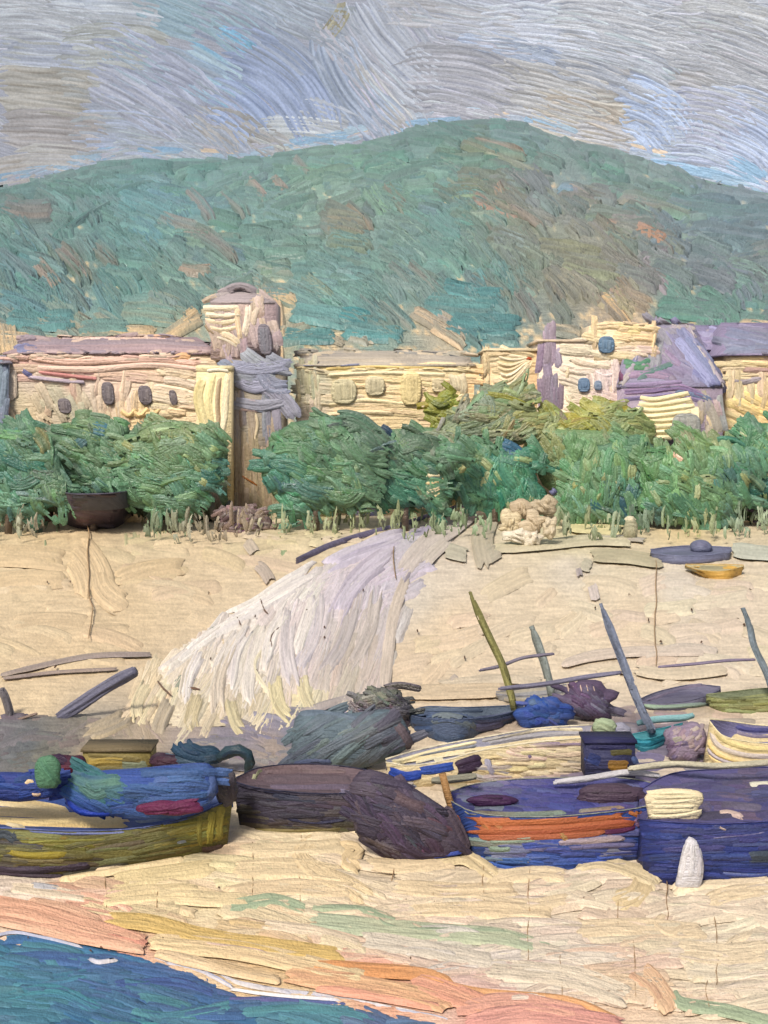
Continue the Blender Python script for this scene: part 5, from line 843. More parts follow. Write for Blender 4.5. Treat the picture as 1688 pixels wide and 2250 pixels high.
# low shrubs under the trees
def shrub(label, x0, x1, y0, y1, c, c2, ang, seed):
    return tree('shrub', label, x0, x1, y0, y1, y1 - 2, CMap([(x0, y0, c), (x1, y1, c2), ((x0 + x1) / 2, (y0 + y1) / 2, c)], 2), ang, dens=2.6, Lr=(24, 50), wr=(9, 18), seed=seed, cat='shrub', group='low shrubs at the trees\' feet', th=2.4)
shrub('mauve brown shrub left of the dark boat under the trees', 56, 122, 1086, 1152, (134, 112, 106), (150, 126, 112), 110, 21)
shrub('brown violet shrub right of the dark boat under the trees', 362, 425, 1050, 1140, (132, 118, 106), (120, 104, 104), 95, 22)
shrub('green grey shrub beside the tower foot', 420, 500, 1075, 1150, (120, 126, 108), (132, 116, 108), 120, 23)
shrub('dark plum shrub spreading on the sand by the tower foot', 462, 598, 1108, 1176, (124, 106, 104), (136, 116, 110), -22, 24)
shrub('slate blue round bush on the sand below the swept tree', 761, 832, 1091, 1143, (104, 114, 124), (84, 88, 118), 40, 25)
shrub('dark violet bush at the right edge below the arching tree', 1652, 1730, 1110, 1160, (108, 92, 116), (120, 100, 120), 30, 26)
# grass tufts hanging down the sand
mb = MB(); mb.layer = 3
for x, y, L, w, c in [(345, 1160, 90, 24, (96, 140, 108)), (370, 1150, 80, 20, (112, 150, 116)), (620, 1170, 130, 26, (148, 172, 128)), (655, 1150, 90, 36, (176, 184, 132)), (85, 1165, 40, 22, (118, 144, 112)), (100, 1195, 22, 8, (84, 134, 100)), (8, 1215, 24, 10, (90, 134, 110)), (340, 1220, 26, 8, (96, 130, 90)), (60, 1160, 40, 20, (140, 156, 116)), (406, 1180, 34, 8, (120, 150, 116)), (1510, 1175, 44, 16, (166, 176, 116)), (1535, 1170, 40, 14, (186, 188, 126)), (1490, 1180, 30, 8, (160, 172, 120)), (700, 1145, 60, 60, (190, 190, 140)), (605, 1200, 40, 12, (150, 174, 130)), (1700, 1180, 40, 14, (150, 170, 110)), (290, 1190, 50, 40, (190, 186, 150))]:
    stroke(mb, ground, arc(x, y, L, 90 + RNG.uniform(-6, 6), 4), w, c, (206, 196, 150), th=3, dry=.34, streak=.6)
for i in range(160):
    x = RNG.choice([RNG.uniform(-60, 130), RNG.uniform(300, 500), RNG.uniform(570, 780), RNG.uniform(900, 1020), RNG.uniform(1240, 1688)]); y = RNG.uniform(1118, 1165)
    c = [(104, 142, 96), (132, 156, 108), (168, 174, 122), (150, 140, 112)][RNG.randint(4)]
    stroke(mb, ground, arc(x, y, RNG.uniform(18, 44), 92 + RNG.uniform(-20, 20), 6), RNG.uniform(6, 16), c, (200, 190, 140), th=3, dry=.3)
tag(mb.build('grass', paint_mat('oil_grass', 80, .45, .5)), kind='stuff')
mb = MB()
TGC = CMap([(0, 1130, (104, 140, 108)), (80, 1130, (138, 122, 110)), (200, 1165, (176, 160, 130)), (340, 1140, (100, 138, 106)), (400, 1110, (128, 116, 106)), (470, 1120, (124, 116, 106)), (520, 1150, (150, 128, 116)), (620, 1140, (132, 158, 116)), (700, 1120, (150, 166, 116)), (850, 1120, (150, 166, 112)), (950, 1110, (120, 148, 104)),
    (1080, 1110, (90, 132, 92)), (1250, 1110, (128, 148, 106)), (1320, 1130, (150, 160, 112)), (1400, 1140, (74, 114, 104)), (1480, 1150, (108, 140, 96)), (1540, 1160, (150, 164, 110)), (1600, 1140, (98, 132, 112)), (1680, 1130, (104, 130, 96))], 2.4)
for i in range(300):
    x = RNG.uniform(-110, 1800)
    if 1085 < x < 1225 or 105 < x < 318: continue
    Yg_ = RNG.choice([RNG.uniform(79, 85), RNG.uniform(84, 90)]); yb = YH + F * (HC - float(gz((x - CX) / F * Yg_, Yg_))) / Yg_; L_ = RNG.uniform(24, 80); y0 = yb - RNG.uniform(0, 14)
    c = TGC(x, y0) * .8 + np.array([196, 186, 146]) * .2 + RNG.normal() * 14
    stroke(mb, Plane(Yg_), [(x, y0), (x + RNG.uniform(-5, 5), y0 - L_ * .5), (x + RNG.uniform(-12, 12), y0 - L_)], RNG.uniform(6, 20), np.clip(c, 40, 230), np.clip(c * .75 + 45, 40, 220), th=3.0, bw=2.6, dry=.5, streak=.8, rag=.4, lump=0)
tag(mb.build('tall_grass', paint_mat('oil_grass', 80, .45, .5)), kind='stuff')
# --- kerb wall along the path, its blue-violet shadow painted as its colour
Yk = 70.
kw_ = MB(); K = [(651, 1243), (720, 1210), (803, 1183), (870, 1166), (940, 1142), (1020, 1116), (1071, 1120)]
C, L = resample(K, 22); Yg = groundY(C[:, 0], C[:, 1]); B0 = at(C[:, 0], C[:, 1], Yg); hgt = (np.interp(np.linspace(0, 1, 22), [0, .5, 1], [17, 15, 8]) / F * Yg)
V = []
for i in range(22):
    b0 = B0[i]; V += [b0 + (0, -.12, -.1), b0 + (0, -.12, hgt[i]), b0 + (0, .25, hgt[i]), b0 + (0, .25, -.1)]
Fc = [(i * 4 + k, i * 4 + (k + 1) % 4, (i + 1) * 4 + (k + 1) % 4, (i + 1) * 4 + k) for i in range(21) for k in range(4)] + [(0, 1, 2, 3), (84, 87, 86, 85)]
kw_.add(V, Fc, alb((122, 116, 144)))
ks = Solid(V, Fc, float(Yg.mean()))
for j in range(3):
    for i in range(0, 19, 5): stroke(kw_, ks, [tuple(C[i] - (0, 4 + j * 4)), tuple(C[i + 1] - (0, 4 + j * 4)), tuple(C[i + 2] - (0, 4 + j)), tuple(C[min(i + 5, 21)] - (0, 4 + j))], 6, (112, 106, 140), (86, 84, 122), th=1.6, bw=2)
tag(kw_.build('kerb_wall', paint_mat('oil_kerb', 65, .5, .5), origin=B0[10]), 'thin violet grey kerb running along the upper edge of the pale path', 'low wall')

# ================================================================= BOATS
def resx(pts, n):
    return resample(pts, n)[0]
def boat(name, label, near, far, bot, cols, rail=3.0, deck=.45, group=None, depth=30, n=22, bot_far=True, over=1.0, cat='boat', bulge=.06, railc=None, stem=None):
    """open wooden boat: two flared sides, floor, inner planking and a rail, from its sheer lines and keel line"""
    Nn, Fn, Bn = resx(near, n), resx(far, n), resx(bot, n)
    Yb = groundY(Bn[:, 0], Bn[:, 1]); a = Nn[:, 1] - YH; b = Fn[:, 1] - YH
    w = np.maximum(.03, Yb * (a - b) / (a + b)); Yk = Yb + over * w
    Np, Fp, Bp = at(Nn[:, 0], Nn[:, 1], 1), 0, 0
    Np = np.array([at(Nn[i, 0], Nn[i, 1], Yk[i] - w[i]) for i in range(n)]); Fp = np.array([at(Fn[i, 0], Fn[i, 1], Yk[i] + w[i]) for i in range(n)]); Bp = np.array([at(Bn[i, 0], Bn[i, 1], Yb[i]) for i in range(n)])
    Bf = Bp + np.stack([0 * w, w * .9, 0 * w], -1)
    c = Bp.mean(0); root = thing(name, label, cat, c, group); p = MBs()
    o = np.array([0, -1, 0]); M1 = (Np + Bp) / 2 + o * (w * bulge)[:, None]; M2 = (Fp + Bf) / 2 - o * (w * bulge)[:, None]
    hz = (Np[:, 2] - Bp[:, 2]); tk = np.minimum(.10, w * .3)
    Ni = Np + np.stack([0 * w, tk, 0 * w], -1); Fi = Fp - np.stack([0 * w, tk, 0 * w], -1)
    Dn = Np + np.stack([0 * w, tk + w * .16, -deck * hz], -1); Df = Fp - np.stack([0 * w, tk + w * .16, deck * hz], -1)
    rows = [Np, M1, Bp, Bf, M2, Fp]; V = np.concatenate(rows); Fh = []
    for k in range(5): Fh += [(k * n + i, k * n + i + 1, (k + 1) * n + i + 1, (k + 1) * n + i) for i in range(n - 1)]
    Fh += [(0, n, 2 * n, 3 * n, 4 * n, 5 * n), tuple(k * n + n - 1 for k in (5, 4, 3, 2, 1, 0))]
    p['hull'].add(V, Fh, alb(cols[0])); hs_ = Solid(V, Fh, float(Yk.mean()), .8)
    V2 = np.concatenate([Ni, Dn, Df, Fi]); Fd = []
    for k in range(3): Fd += [(k * n + i, k * n + i + 1, (k + 1) * n + i + 1, (k + 1) * n + i) for i in range(n - 1)]
    p['inner_planking'].add(V2, Fd, alb(cols[1])); ds = Solid(V2, Fd, float(Yk.mean()), .8)
    rr = rail * .62 / F * depth
    for nm, Q in (('rail', Np + (Ni - Np) * .5), ('rail#2', Fp + (Fi - Fp) * .5)):
        tube(p[nm], [tuple(q + np.array([0, 0, rr * .3])) for q in Q], rr, railc or cols[2], 6)
    if stem:
        tube(p['stem_post'], [tuple(at(x, y, float(Yb[0 if stem[3] == 'l' else -1]) - .02)) for x, y in stem[0]], stem[1] / F * depth, stem[2], 6)
    both = Solid(np.concatenate([V, V2]), Fh + [tuple(i + len(V) for i in f) for f in Fd], float(Yk.mean()), .8)
    return root, p, hs_, ds, both
BG = 'boats drawn up on the beach'
def bs(b, s, lst, **k):
    for e in lst:
        kw = dict(th=4.2, bw=3.8, dl=.12, streak=.7, rag=.10, lift=.6); kw.update(k); stroke(b, s, e[0], e[1], e[2], e[3] if len(e) > 3 else None, **kw)
def bfin(r, p, m='oil_boat'):
    for k, b in p.items():
        ob = b.build(k.split('#')[0], paint_mat(m, 32, .5, .7, spec=.2), r)
        if hasattr(b, 'label'): ob['label'] = b.label
# 1 olive boat
r, p, hs_, ds, bo = boat('rowing_boat', 'large olive green boat with cream and blue interior, nearest on the left',
    [(-210, 1790), (-80, 1815), (60, 1824), (180, 1828), (300, 1822), (400, 1800), (470, 1775), (512, 1752)], [(-210, 1735), (-60, 1718), (80, 1706), (220, 1702), (340, 1706), (430, 1716), (490, 1732), (512, 1744)],
    [(-170, 1885), (-60, 1915), (60, 1930), (150, 1928), (260, 1912), (380, 1895), (460, 1882), (498, 1868)], [(110, 106, 62), (46, 72, 140), (92, 104, 158)], rail=2.6, group=BG, depth=28.5, deck=.2)
h = p['hull']; h.layer = .5
OC = CMap([(60, 1850, (130, 128, 72)), (100, 1868, (136, 128, 54)), (200, 1860, (108, 108, 62)), (300, 1850, (110, 108, 66)), (400, 1830, (124, 118, 62)), (480, 1800, (140, 130, 60)), (470, 1850, (132, 118, 52)), (100, 1900, (92, 86, 60)), (250, 1890, (84, 78, 60)), (350, 1880, (98, 92, 60)), (30, 1840, (72, 78, 80)), (200, 1912, (70, 62, 64)), (40, 1915, (70, 60, 72)), (-100, 1860, (120, 116, 66))])
fill(h, hs_, [(-200, 1820), (0, 1835), (180, 1836), (300, 1830), (400, 1808), (482, 1775), (476, 1858), (380, 1890), (240, 1908), (100, 1925), (-150, 1900)], OC, lambda x, y: 2 if x < 200 else (-10 if x < 420 else -16), Lr=(90, 190), wr=(10, 20), dens=3.4, bend=4, ja=3, mixr=18, cj=7, th=2.8, dl=.012)
bs(h, hs_, [([(50, 1852), (130, 1848), (250, 1845)], 10, (150, 148, 74), (120, 118, 60)), ([(10, 1868), (60, 1880), (150, 1878)], 16, (146, 132, 52)), ([(490, 1768), (482, 1800), (482, 1852)], 18, (146, 136, 62), (110, 100, 60)), ([(470, 1780), (462, 1820), (460, 1860)], 18, (150, 140, 64), (116, 106, 56)), ([(440, 1792), (436, 1830), (440, 1862)], 16, (136, 128, 62)), ([(440, 1866), (470, 1866), (495, 1856)], 14, (92, 72, 62)),
              ([(-40, 1905), (60, 1912), (140, 1906), (220, 1900)], 18, (68, 58, 72), (54, 46, 56)), ([(-40, 1850), (10, 1830), (40, 1850)], 26, (66, 74, 82)), ([(385, 1852), (400, 1848), (415, 1846)], 8, (150, 156, 158)), ([(-60, 1928), (40, 1934), (110, 1938), (200, 1922)], 14, (104, 94, 112), (72, 60, 76)), ([(-60, 1912), (60, 1922), (150, 1925)], 8, (66, 54, 66))])  # violet strokes along the bottom paint the shadow under the hull
d = p['inner_planking']; d.layer = .5
bs(d, ds, [([(-100, 1760), (0, 1762), (110, 1775), (170, 1794)], 22, (228, 204, 152), (240, 222, 178)), ([(-60, 1782), (60, 1786), (180, 1796), (300, 1800)], 22, (232, 208, 158), (214, 190, 140)), ([(-60, 1800), (60, 1806), (180, 1810), (290, 1812)], 20, (230, 206, 150), (212, 186, 130)), ([(0, 1800), (20, 1812), (60, 1818)], 10, (240, 224, 184)), ([(180, 1796), (240, 1794), (290, 1800)], 18, (222, 196, 160)), ([(290, 1806), (360, 1796), (440, 1776)], 14, (128, 140, 168), (170, 180, 180)), ([(440, 1765), (480, 1755), (508, 1750)], 16, (90, 108, 160)),
             ([(0, 1740), (60, 1745), (130, 1756)], 14, (72, 74, 130)), ([(0, 1715), (60, 1712), (130, 1700)], 26, (44, 62, 124))], th=4)
bs(p['rail'], bo, [([(55, 1826), (150, 1832), (240, 1832), (300, 1826)], 9, (100, 112, 164), (130, 136, 170)), ([(300, 1822), (400, 1802), (500, 1760)], 7, (98, 112, 160))])
bfin(r, p)
def heap(name, label, x0, x1, y0, y1, base, c, cat, seed=0, ry=None, amp=.2, lift=0, group=None, rest=None, Yd=None, poly=None):
    """a soft solid mass (net, tarp, bundle): returns its root-less mesh builder and surface"""
    Y = float(groundY((x0 + x1) / 2, base)) if Yd is None else Yd
    cc = at((x0 + x1) / 2, (y0 + y1) / 2, Y); rx, rz = (x1 - x0) / 2 / F * Y, (y1 - y0) / 2 / F * Y
    V, Fc = pillow(squircle(x0, x1, y0, y1, seed, 32, 2.2, amp * 1.2) if poly is None else resample(list(poly) + [poly[0]], 33)[0][:-1], Y, min(ry or 9, max(.12, min(rx, rz)) * .75), seed)
    b = MB(); b.add(V, Fc, alb(c)); b.layer = .3; b.meta = (name, label, cat, group, at((x0 + x1) / 2, y1, Y))
    return b, Solid(V, Fc, Y)
def hfin(b, m='oil_cloth', rough=.4):
    nm, lab, cat, grp, loc = b.meta
    return tag(b.build(nm, paint_mat(m, 34, rough + .1, .7, spec=.2), origin=loc), lab, cat, grp)
# blue net heaped inside the olive boat
b, s = heap('blue_tarpaulin', 'bright blue crumpled tarpaulin lying inside the olive boat', 130, 476, 1688, 1800, 1860, (50, 76, 148), 'tarpaulin', 31, ry=1.05, Yd=28.9, poly=[(140, 1752), (150, 1712), (200, 1696), (300, 1690), (400, 1680), (468, 1680), (478, 1710), (476, 1750), (430, 1775), (350, 1796), (290, 1800), (262, 1790), (230, 1792), (170, 1788)])
BC2 = CMap([(160, 1770, (38, 66, 150)), (220, 1785, (36, 70, 152)), (250, 1760, (50, 82, 152)), (350, 1720, (64, 92, 148)), (420, 1710, (70, 98, 156)), (450, 1740, (70, 100, 160)), (200, 1720, (60, 108, 108)), (240, 1735, (66, 112, 108)), (330, 1770, (62, 90, 152)), (300, 1790, (58, 84, 150))])
fill(b, s, [(140, 1740), (200, 1698), (330, 1692), (465, 1692), (472, 1750), (340, 1795), (260, 1788), (170, 1785)], BC2, lambda x, y: 0 if x > 240 else 30, Lr=(60, 140), wr=(16, 30), dens=3, bend=8, ja=8, mixr=14, cj=5, th=2.2, dl=.015)
bs(b, s, [([(150, 1700), (200, 1720), (270, 1715)], 34, (70, 116, 100), (56, 92, 124)), ([(175, 1720), (210, 1745), (240, 1735)], 30, (68, 114, 106)), ([(140, 1755), (180, 1785), (250, 1788)], 14, (24, 52, 156)), ([(300, 1700), (380, 1698), (455, 1700)], 20, (60, 90, 142)), ([(462, 1700), (468, 1725), (460, 1752)], 18, (80, 104, 162)), ([(330, 1788), (400, 1778), (472, 1758)], 12, (64, 96, 168))])
hfin(b)
b, s = heap('blue_net', 'indigo blue net heap at the left edge inside the olive boat', -130, 150, 1692, 1756, 1850, (42, 58, 124), 'net', 32, ry=.7, Yd=28.9)
fill(b, s, [(-120, 1700), (140, 1695), (150, 1745), (-120, 1750)], CMap([(20, 1710, (50, 60, 124)), (60, 1725, (40, 62, 136)), (10, 1735, (40, 66, 144)), (100, 1700, (52, 76, 140)), (120, 1740, (38, 56, 130))]), -8, Lr=(50, 100), wr=(12, 24), dens=3, ja=12, th=2.2)
bs(b, s, [([(55, 1722), (68, 1716), (78, 1725)], 14, (226, 200, 158)), ([(66, 1742), (80, 1746), (92, 1742)], 10, (214, 186, 158))]); hfin(b)
b, s = heap('green_float', 'leaf green oval float leaning over the blue net', 76, 134, 1660, 1736, 1850, (66, 118, 82), 'float', 33, ry=.16, Yd=28.2, amp=.08)
bs(b, s, [([(84, 1668), (102, 1695), (128, 1728)], 30, (70, 126, 86), (52, 104, 74))], th=2); hfin(b)
b, s = heap('maroon_bundle', 'dark maroon pointed bundle beside the green float', 100, 190, 1658, 1712, 1850, (70, 34, 52), 'bundle', 34, ry=.3, Yd=29.6)
bs(b, s, [([(106, 1675), (130, 1668), (150, 1680)], 26, (54, 34, 60)), ([(118, 1688), (150, 1690), (188, 1688)], 20, (106, 42, 62), (70, 30, 50)), ([(125, 1702), (150, 1706), (180, 1694)], 14, (92, 56, 64))]); hfin(b)
b, s = heap('maroon_cushion', 'long wine red roll lying on the near edge of the blue tarpaulin', 296, 446, 1760, 1791, 1850, (98, 40, 72), 'roll', 35, ry=.22, Yd=27.75, amp=.1)
bs(b, s, [([(300, 1778), (350, 1775), (400, 1768), (446, 1762)], 20, (104, 44, 78), (80, 34, 66)), ([(310, 1784), (340, 1786), (380, 1784)], 8, (92, 32, 64))]); hfin(b)
# ochre and grey crate row behind
Y = float(groundY(250, 1700))
r = thing('ochre_crate', 'ochre yellow and grey wooden crate behind the olive boat', 'crate', at(255, 1702, Y)); p = MBs()
box(p['body'], X_(182, Y), X_(330, Y), Y, Y + 1.0, Z_(1702, Y), Z_(1652, Y), (140, 126, 76)); box(p['lid'], X_(178, Y), X_(334, Y), Y - .06, Y + 1.06, Z_(1652, Y) + .004, Z_(1646, Y), (112, 100, 76))
bs(p['body'], Plane(Y), [([(184, 1660), (240, 1664), (326, 1672)], 18, (122, 110, 68), (150, 136, 84)), ([(186, 1676), (230, 1672), (280, 1672)], 22, (168, 146, 76), (120, 110, 64)), ([(260, 1682), (300, 1684), (330, 1680)], 24, (116, 124, 100), (96, 106, 96)), ([(190, 1692), (250, 1690), (320, 1696)], 14, (112, 104, 64)), ([(300, 1696), (318, 1692), (328, 1686)], 12, (176, 166, 96))], th=3); bfin(r, p, 'oil_crate')
b, s = heap('plum_bundle', 'dark plum bundle at the right end of the ochre crate', 326, 440, 1656, 1694, 1700, (62, 40, 54), 'bundle', 36)
bs(b, s, [([(332, 1680), (346, 1664), (370, 1668), (440, 1672)], 24, (66, 42, 56), (44, 32, 48)), ([(380, 1670), (420, 1664), (440, 1668)], 12, (40, 36, 60))]); hfin(b)
b, s = heap('teal_net', 'dark teal net heap with frayed upper end behind the blue tarpaulin', 372, 484, 1634, 1684, 1702, (34, 62, 84), 'net', 37)
bs(b, s, [([(372, 1634), (395, 1655), (430, 1668), (480, 1672)], 18, (38, 66, 92)), ([(392, 1630), (410, 1650), (450, 1660)], 14, (34, 60, 88)), ([(412, 1624), (425, 1642), (460, 1656)], 12, (36, 64, 90)), ([(360, 1660), (400, 1672), (440, 1680)], 16, (70, 92, 112)), ([(440, 1674), (480, 1664), (520, 1650)], 22, (40, 60, 78))]); hfin(b)
# arched dark bollard rope
mb = MB(); Y = float(groundY(520, 1712))
tube(mb, [at(x, y, Y) for x, y in [(478, 1668), (500, 1652), (524, 1648), (544, 1658), (552, 1676), (545, 1692), (543, 1712)]], [.1, .17, .19, .18, .14, .11, .09], (36, 56, 66), 8, rough=.2)
vs = Solid(np.concatenate(mb.v), mb.f, Y); bs(mb, vs, [([(480, 1668), (510, 1650), (542, 1656), (550, 1680)], 18, (38, 66, 76), (28, 44, 66)), ([(545, 1670), (544, 1700)], 16, (34, 50, 54))])
tag(mb.build('arched_rope', paint_mat('oil_rope', 34, .35, .5), origin=at(544, 1712, Y)), 'dark green arched coil of rope standing above the grey bollard', 'rope')
b, s = heap('grey_bollard', 'dark grey rounded bollard at the bow of the olive boat', 472, 522, 1690, 1775, 1850, (82, 78, 84), 'bollard', 38, ry=.28, Yd=29.6, amp=.08)
bs(b, s, [([(484, 1700), (480, 1730), (492, 1760)], 22, (84, 80, 86), (70, 68, 72)), ([(504, 1698), (508, 1730), (512, 1765)], 22, (78, 72, 80))]); hfin(b)
# 2 dark boat
r, p, hs_, ds, bo = boat('rowing_boat', 'dark navy boat with mauve inner side right of the olive boat',
    [(512, 1718), (560, 1732), (640, 1742), (720, 1746), (790, 1742), (860, 1728)], [(520, 1708), (570, 1686), (650, 1678), (720, 1680), (800, 1690), (860, 1712)], [(528, 1822), (590, 1838), (680, 1842), (780, 1838), (850, 1825)], [(60, 56, 70), (104, 88, 94), (44, 44, 66)], rail=2.6, group=BG, depth=31, deck=.15)
h = p['hull']; h.layer = .5
fill(h, hs_, [(515, 1730), (640, 1752), (790, 1755), (850, 1740), (850, 1820), (780, 1835), (640, 1838), (530, 1815)], CMap([(560, 1750, (60, 58, 70)), (650, 1750, (52, 54, 74)), (600, 1790, (62, 58, 72)), (700, 1780, (66, 60, 74)), (720, 1765, (84, 74, 84)), (650, 1800, (50, 46, 60)), (780, 1780, (78, 72, 82)), (540, 1825, (96, 88, 62)), (650, 1830, (86, 78, 58)), (750, 1830, (96, 88, 62))]), 4, Lr=(60, 140), wr=(10, 20), dens=3, bend=7, ja=8, mixr=14, cj=5, th=2.2, dl=.015)
bs(h, hs_, [([(530, 1824), (640, 1826), (770, 1822)], 14, (96, 88, 60), (120, 108, 66)), ([(520, 1722), (600, 1740), (720, 1748)], 9, (34, 36, 64)), ([(620, 1798), (700, 1808), (765, 1800)], 8, (38, 38, 64))])
bs(p['inner_planking'], ds, [([(565, 1695), (650, 1688), (780, 1692)], 22, (116, 98, 100), (96, 84, 92)), ([(560, 1712), (650, 1708), (790, 1712)], 20, (106, 92, 98)), ([(580, 1728), (680, 1730), (780, 1728)], 14, (112, 100, 116)), ([(740, 1735), (770, 1742), (790, 1730)], 14, (134, 126, 148)), ([(556, 1715), (566, 1695), (580, 1690)], 12, (150, 150, 120))])
bfin(r, p)
# net heap / dark stern mass
b, s = heap('plum_net_heap', 'large dark plum net heap slumped between the navy and the orange boats', 772, 1024, 1700, 1896, 1894, (78, 70, 84), 'net', 39, ry=.3, poly=[(775, 1712), (800, 1690), (850, 1700), (900, 1725), (955, 1760), (995, 1790), (1018, 1840), (1024, 1872), (990, 1888), (930, 1898), (868, 1892), (838, 1868), (818, 1850), (786, 1840), (772, 1780)])
fill(b, s, [(780, 1720), (850, 1705), (920, 1745), (1000, 1800), (1020, 1865), (940, 1888), (870, 1892), (820, 1855), (775, 1830)], CMap([(820, 1730, (84, 76, 96)), (850, 1780, (64, 60, 82)), (900, 1760, (90, 78, 92)), (900, 1820, (66, 62, 82)), (950, 1800, (58, 54, 70)), (960, 1860, (76, 64, 74)), (880, 1870, (64, 54, 66)), (980, 1840, (84, 70, 82))]), 35, Lr=(60, 120), wr=(18, 34), dens=3.2, bend=14, ja=28, mixr=20, cj=9, th=4.5, dl=.015, streak=.8)
bs(b, s, [([(760, 1790), (800, 1800), (850, 1815)], 26, (74, 68, 82)), ([(765, 1730), (800, 1735), (840, 1745)], 30, (86, 78, 92)), ([(980, 1770), (1010, 1820), (1030, 1868)], 20, (84, 74, 86)), ([(870, 1800), (930, 1810), (990, 1830)], 30, (90, 80, 92), (62, 58, 72)), ([(780, 1750), (800, 1800), (850, 1830)], 14, (92, 80, 90), (64, 58, 70)), ([(795, 1740), (820, 1790), (860, 1820)], 12, (54, 50, 66)), ([(860, 1745), (900, 1765), (940, 1780)], 30, (98, 82, 88), (74, 64, 76)), ([(876, 1850), (930, 1880), (1000, 1878)], 22, (66, 54, 70)), ([(940, 1884), (990, 1876), (1020, 1870)], 8, (44, 62, 140))]); hfin(b)
# slate tarp over frame
b, s = heap('slate_tarpaulin', 'slate green sloping tarpaulin over gear behind the navy boat', 640, 892, 1562, 1690, 1692, (96, 112, 122), 'tarpaulin', 40, ry=1.3, amp=.12, poly=[(640, 1690), (642, 1620), (650, 1575), (672, 1562), (760, 1568), (860, 1560), (892, 1590), (905, 1630), (880, 1655), (830, 1678), (760, 1692)])
fill(b, s, [(650, 1585), (700, 1565), (880, 1570), (890, 1640), (820, 1680), (650, 1685)], CMap([(680, 1590, (102, 118, 128)), (760, 1600, (108, 124, 126)), (850, 1600, (92, 92, 106)), (700, 1650, (98, 112, 120)), (820, 1650, (102, 114, 118)), (660, 1680, (84, 92, 112))]), -32, Lr=(70, 150), wr=(14, 28), dens=3, bend=6, ja=10, mixr=16, cj=5, th=2.2, dl=.015, streak=.6)
bs(b, s, [([(650, 1570), (700, 1566), (790, 1578)], 14, (98, 112, 126)), ([(870, 1590), (890, 1620), (905, 1645)], 24, (112, 100, 106)), ([(640, 1680), (690, 1672), (740, 1680)], 16, (72, 82, 112))]); hfin(b)
tree('dark_shrub', 'dark grey green shrub with a pointed right tip above the slate tarpaulin', 765, 905, 1502, 1610, 1606, P3((830, 1530, (110, 112, 104)), (880, 1520, (88, 90, 86)), (870, 1580, (84, 80, 92)), (800, 1570, (124, 122, 124))), 20, seed=41, Lr=(30, 60), wr=(10, 20), cat='shrub', extra=[([(840, 1512), (880, 1506), (930, 1515)], 16, (92, 84, 98), (116, 112, 104)), ([(850, 1530), (880, 1540), (905, 1556)], 22, (82, 80, 88)), ([(780, 1555), (840, 1560), (910, 1552)], 12, (96, 94, 104)), ([(860, 1580), (890, 1590), (902, 1600)], 24, (84, 76, 92))], thick=.2)
# 3 orange boat
r, p, hs_, ds, bo = boat('rowing_boat', 'orange banded boat with raking grey stem post, right of the plum net',
    [(985, 1758), (1040, 1786), (1120, 1796), (1220, 1796), (1320, 1788), (1400, 1778), (1440, 1768)], [(985, 1740), (1040, 1722), (1120, 1712), (1220, 1708), (1320, 1706), (1400, 1712), (1440, 1722)], [(1018, 1868), (1060, 1898), (1140, 1914), (1230, 1914), (1330, 1902), (1420, 1890)], [(46, 70, 140), (72, 72, 130), (138, 140, 132)],
    rail=2.4, group=BG, depth=29, deck=.13, stem=([(972, 1700), (985, 1750), (1004, 1810), (1022, 1862)], 9, (162, 124, 80), 'l'))
h = p['hull']; h.layer = .5
LB = CMap([(1060, 1860, (132, 148, 132)), (1100, 1850, (158, 156, 146)), (1150, 1862, (120, 116, 146)), (1100, 1890, (52, 84, 164)), (1180, 1880, (46, 82, 170)), (1250, 1870, (66, 78, 150)), (1300, 1890, (48, 78, 166)), (1380, 1870, (56, 64, 132)), (1250, 1900, (56, 88, 156)), (1330, 1850, (140, 130, 146))])
fill(h, hs_, [(1020, 1842), (1240, 1842), (1420, 1825), (1420, 1888), (1320, 1900), (1230, 1912), (1140, 1912), (1050, 1892)], LB, 1, Lr=(60, 120), wr=(10, 20), dens=3, bend=6, ja=6, mixr=18, cj=6, th=2.4, dl=.015)
ob_ = p['painted_band']; ob_.label = 'bright orange strake along the near side'; ob_.layer = 3
OR = (174, 102, 68)
bs(ob_, hs_, [([(1018, 1802), (1100, 1806), (1230, 1802), (1330, 1792), (1400, 1788)], 20, (182, 108, 68), (164, 96, 66)), ([(1024, 1822), (1100, 1826), (1230, 1822), (1340, 1812), (1400, 1806)], 22, OR, (160, 84, 60)), ([(1030, 1838), (1100, 1840), (1250, 1836), (1340, 1828)], 16, (170, 100, 70)), ([(1000, 1790), (1010, 1820), (1022, 1848)], 18, (196, 88, 40), (160, 120, 70)), ([(1050, 1796), (1070, 1815), (1084, 1836)], 16, (172, 120, 78), (190, 100, 56)), ([(1076, 1796), (1096, 1815), (1116, 1834)], 14, (168, 124, 84), (186, 98, 56)), ([(1224, 1826), (1236, 1836), (1250, 1850)], 16, (166, 130, 84)), ([(1380, 1780), (1400, 1786), (1412, 1796)], 18, (176, 110, 66))], th=3)
bs(h, hs_, [([(1066, 1846), (1120, 1846), (1180, 1842)], 16, (142, 158, 142)), ([(1070, 1862), (1100, 1868), (1130, 1864)], 18, (132, 152, 136)), ([(1220, 1852), (1300, 1846), (1380, 1838)], 18, (140, 128, 148), (186, 170, 170)), ([(1240, 1864), (1320, 1858), (1400, 1856)], 14, (112, 108, 146)), ([(1320, 1828), (1360, 1826), (1400, 1818)], 14, (84, 40, 72)), ([(1395, 1812), (1420, 1800), (1436, 1796)], 24, (120, 92, 124)), ([(1050, 1880), (1080, 1900), (1140, 1912), (1230, 1912)], 14, (46, 80, 156))])
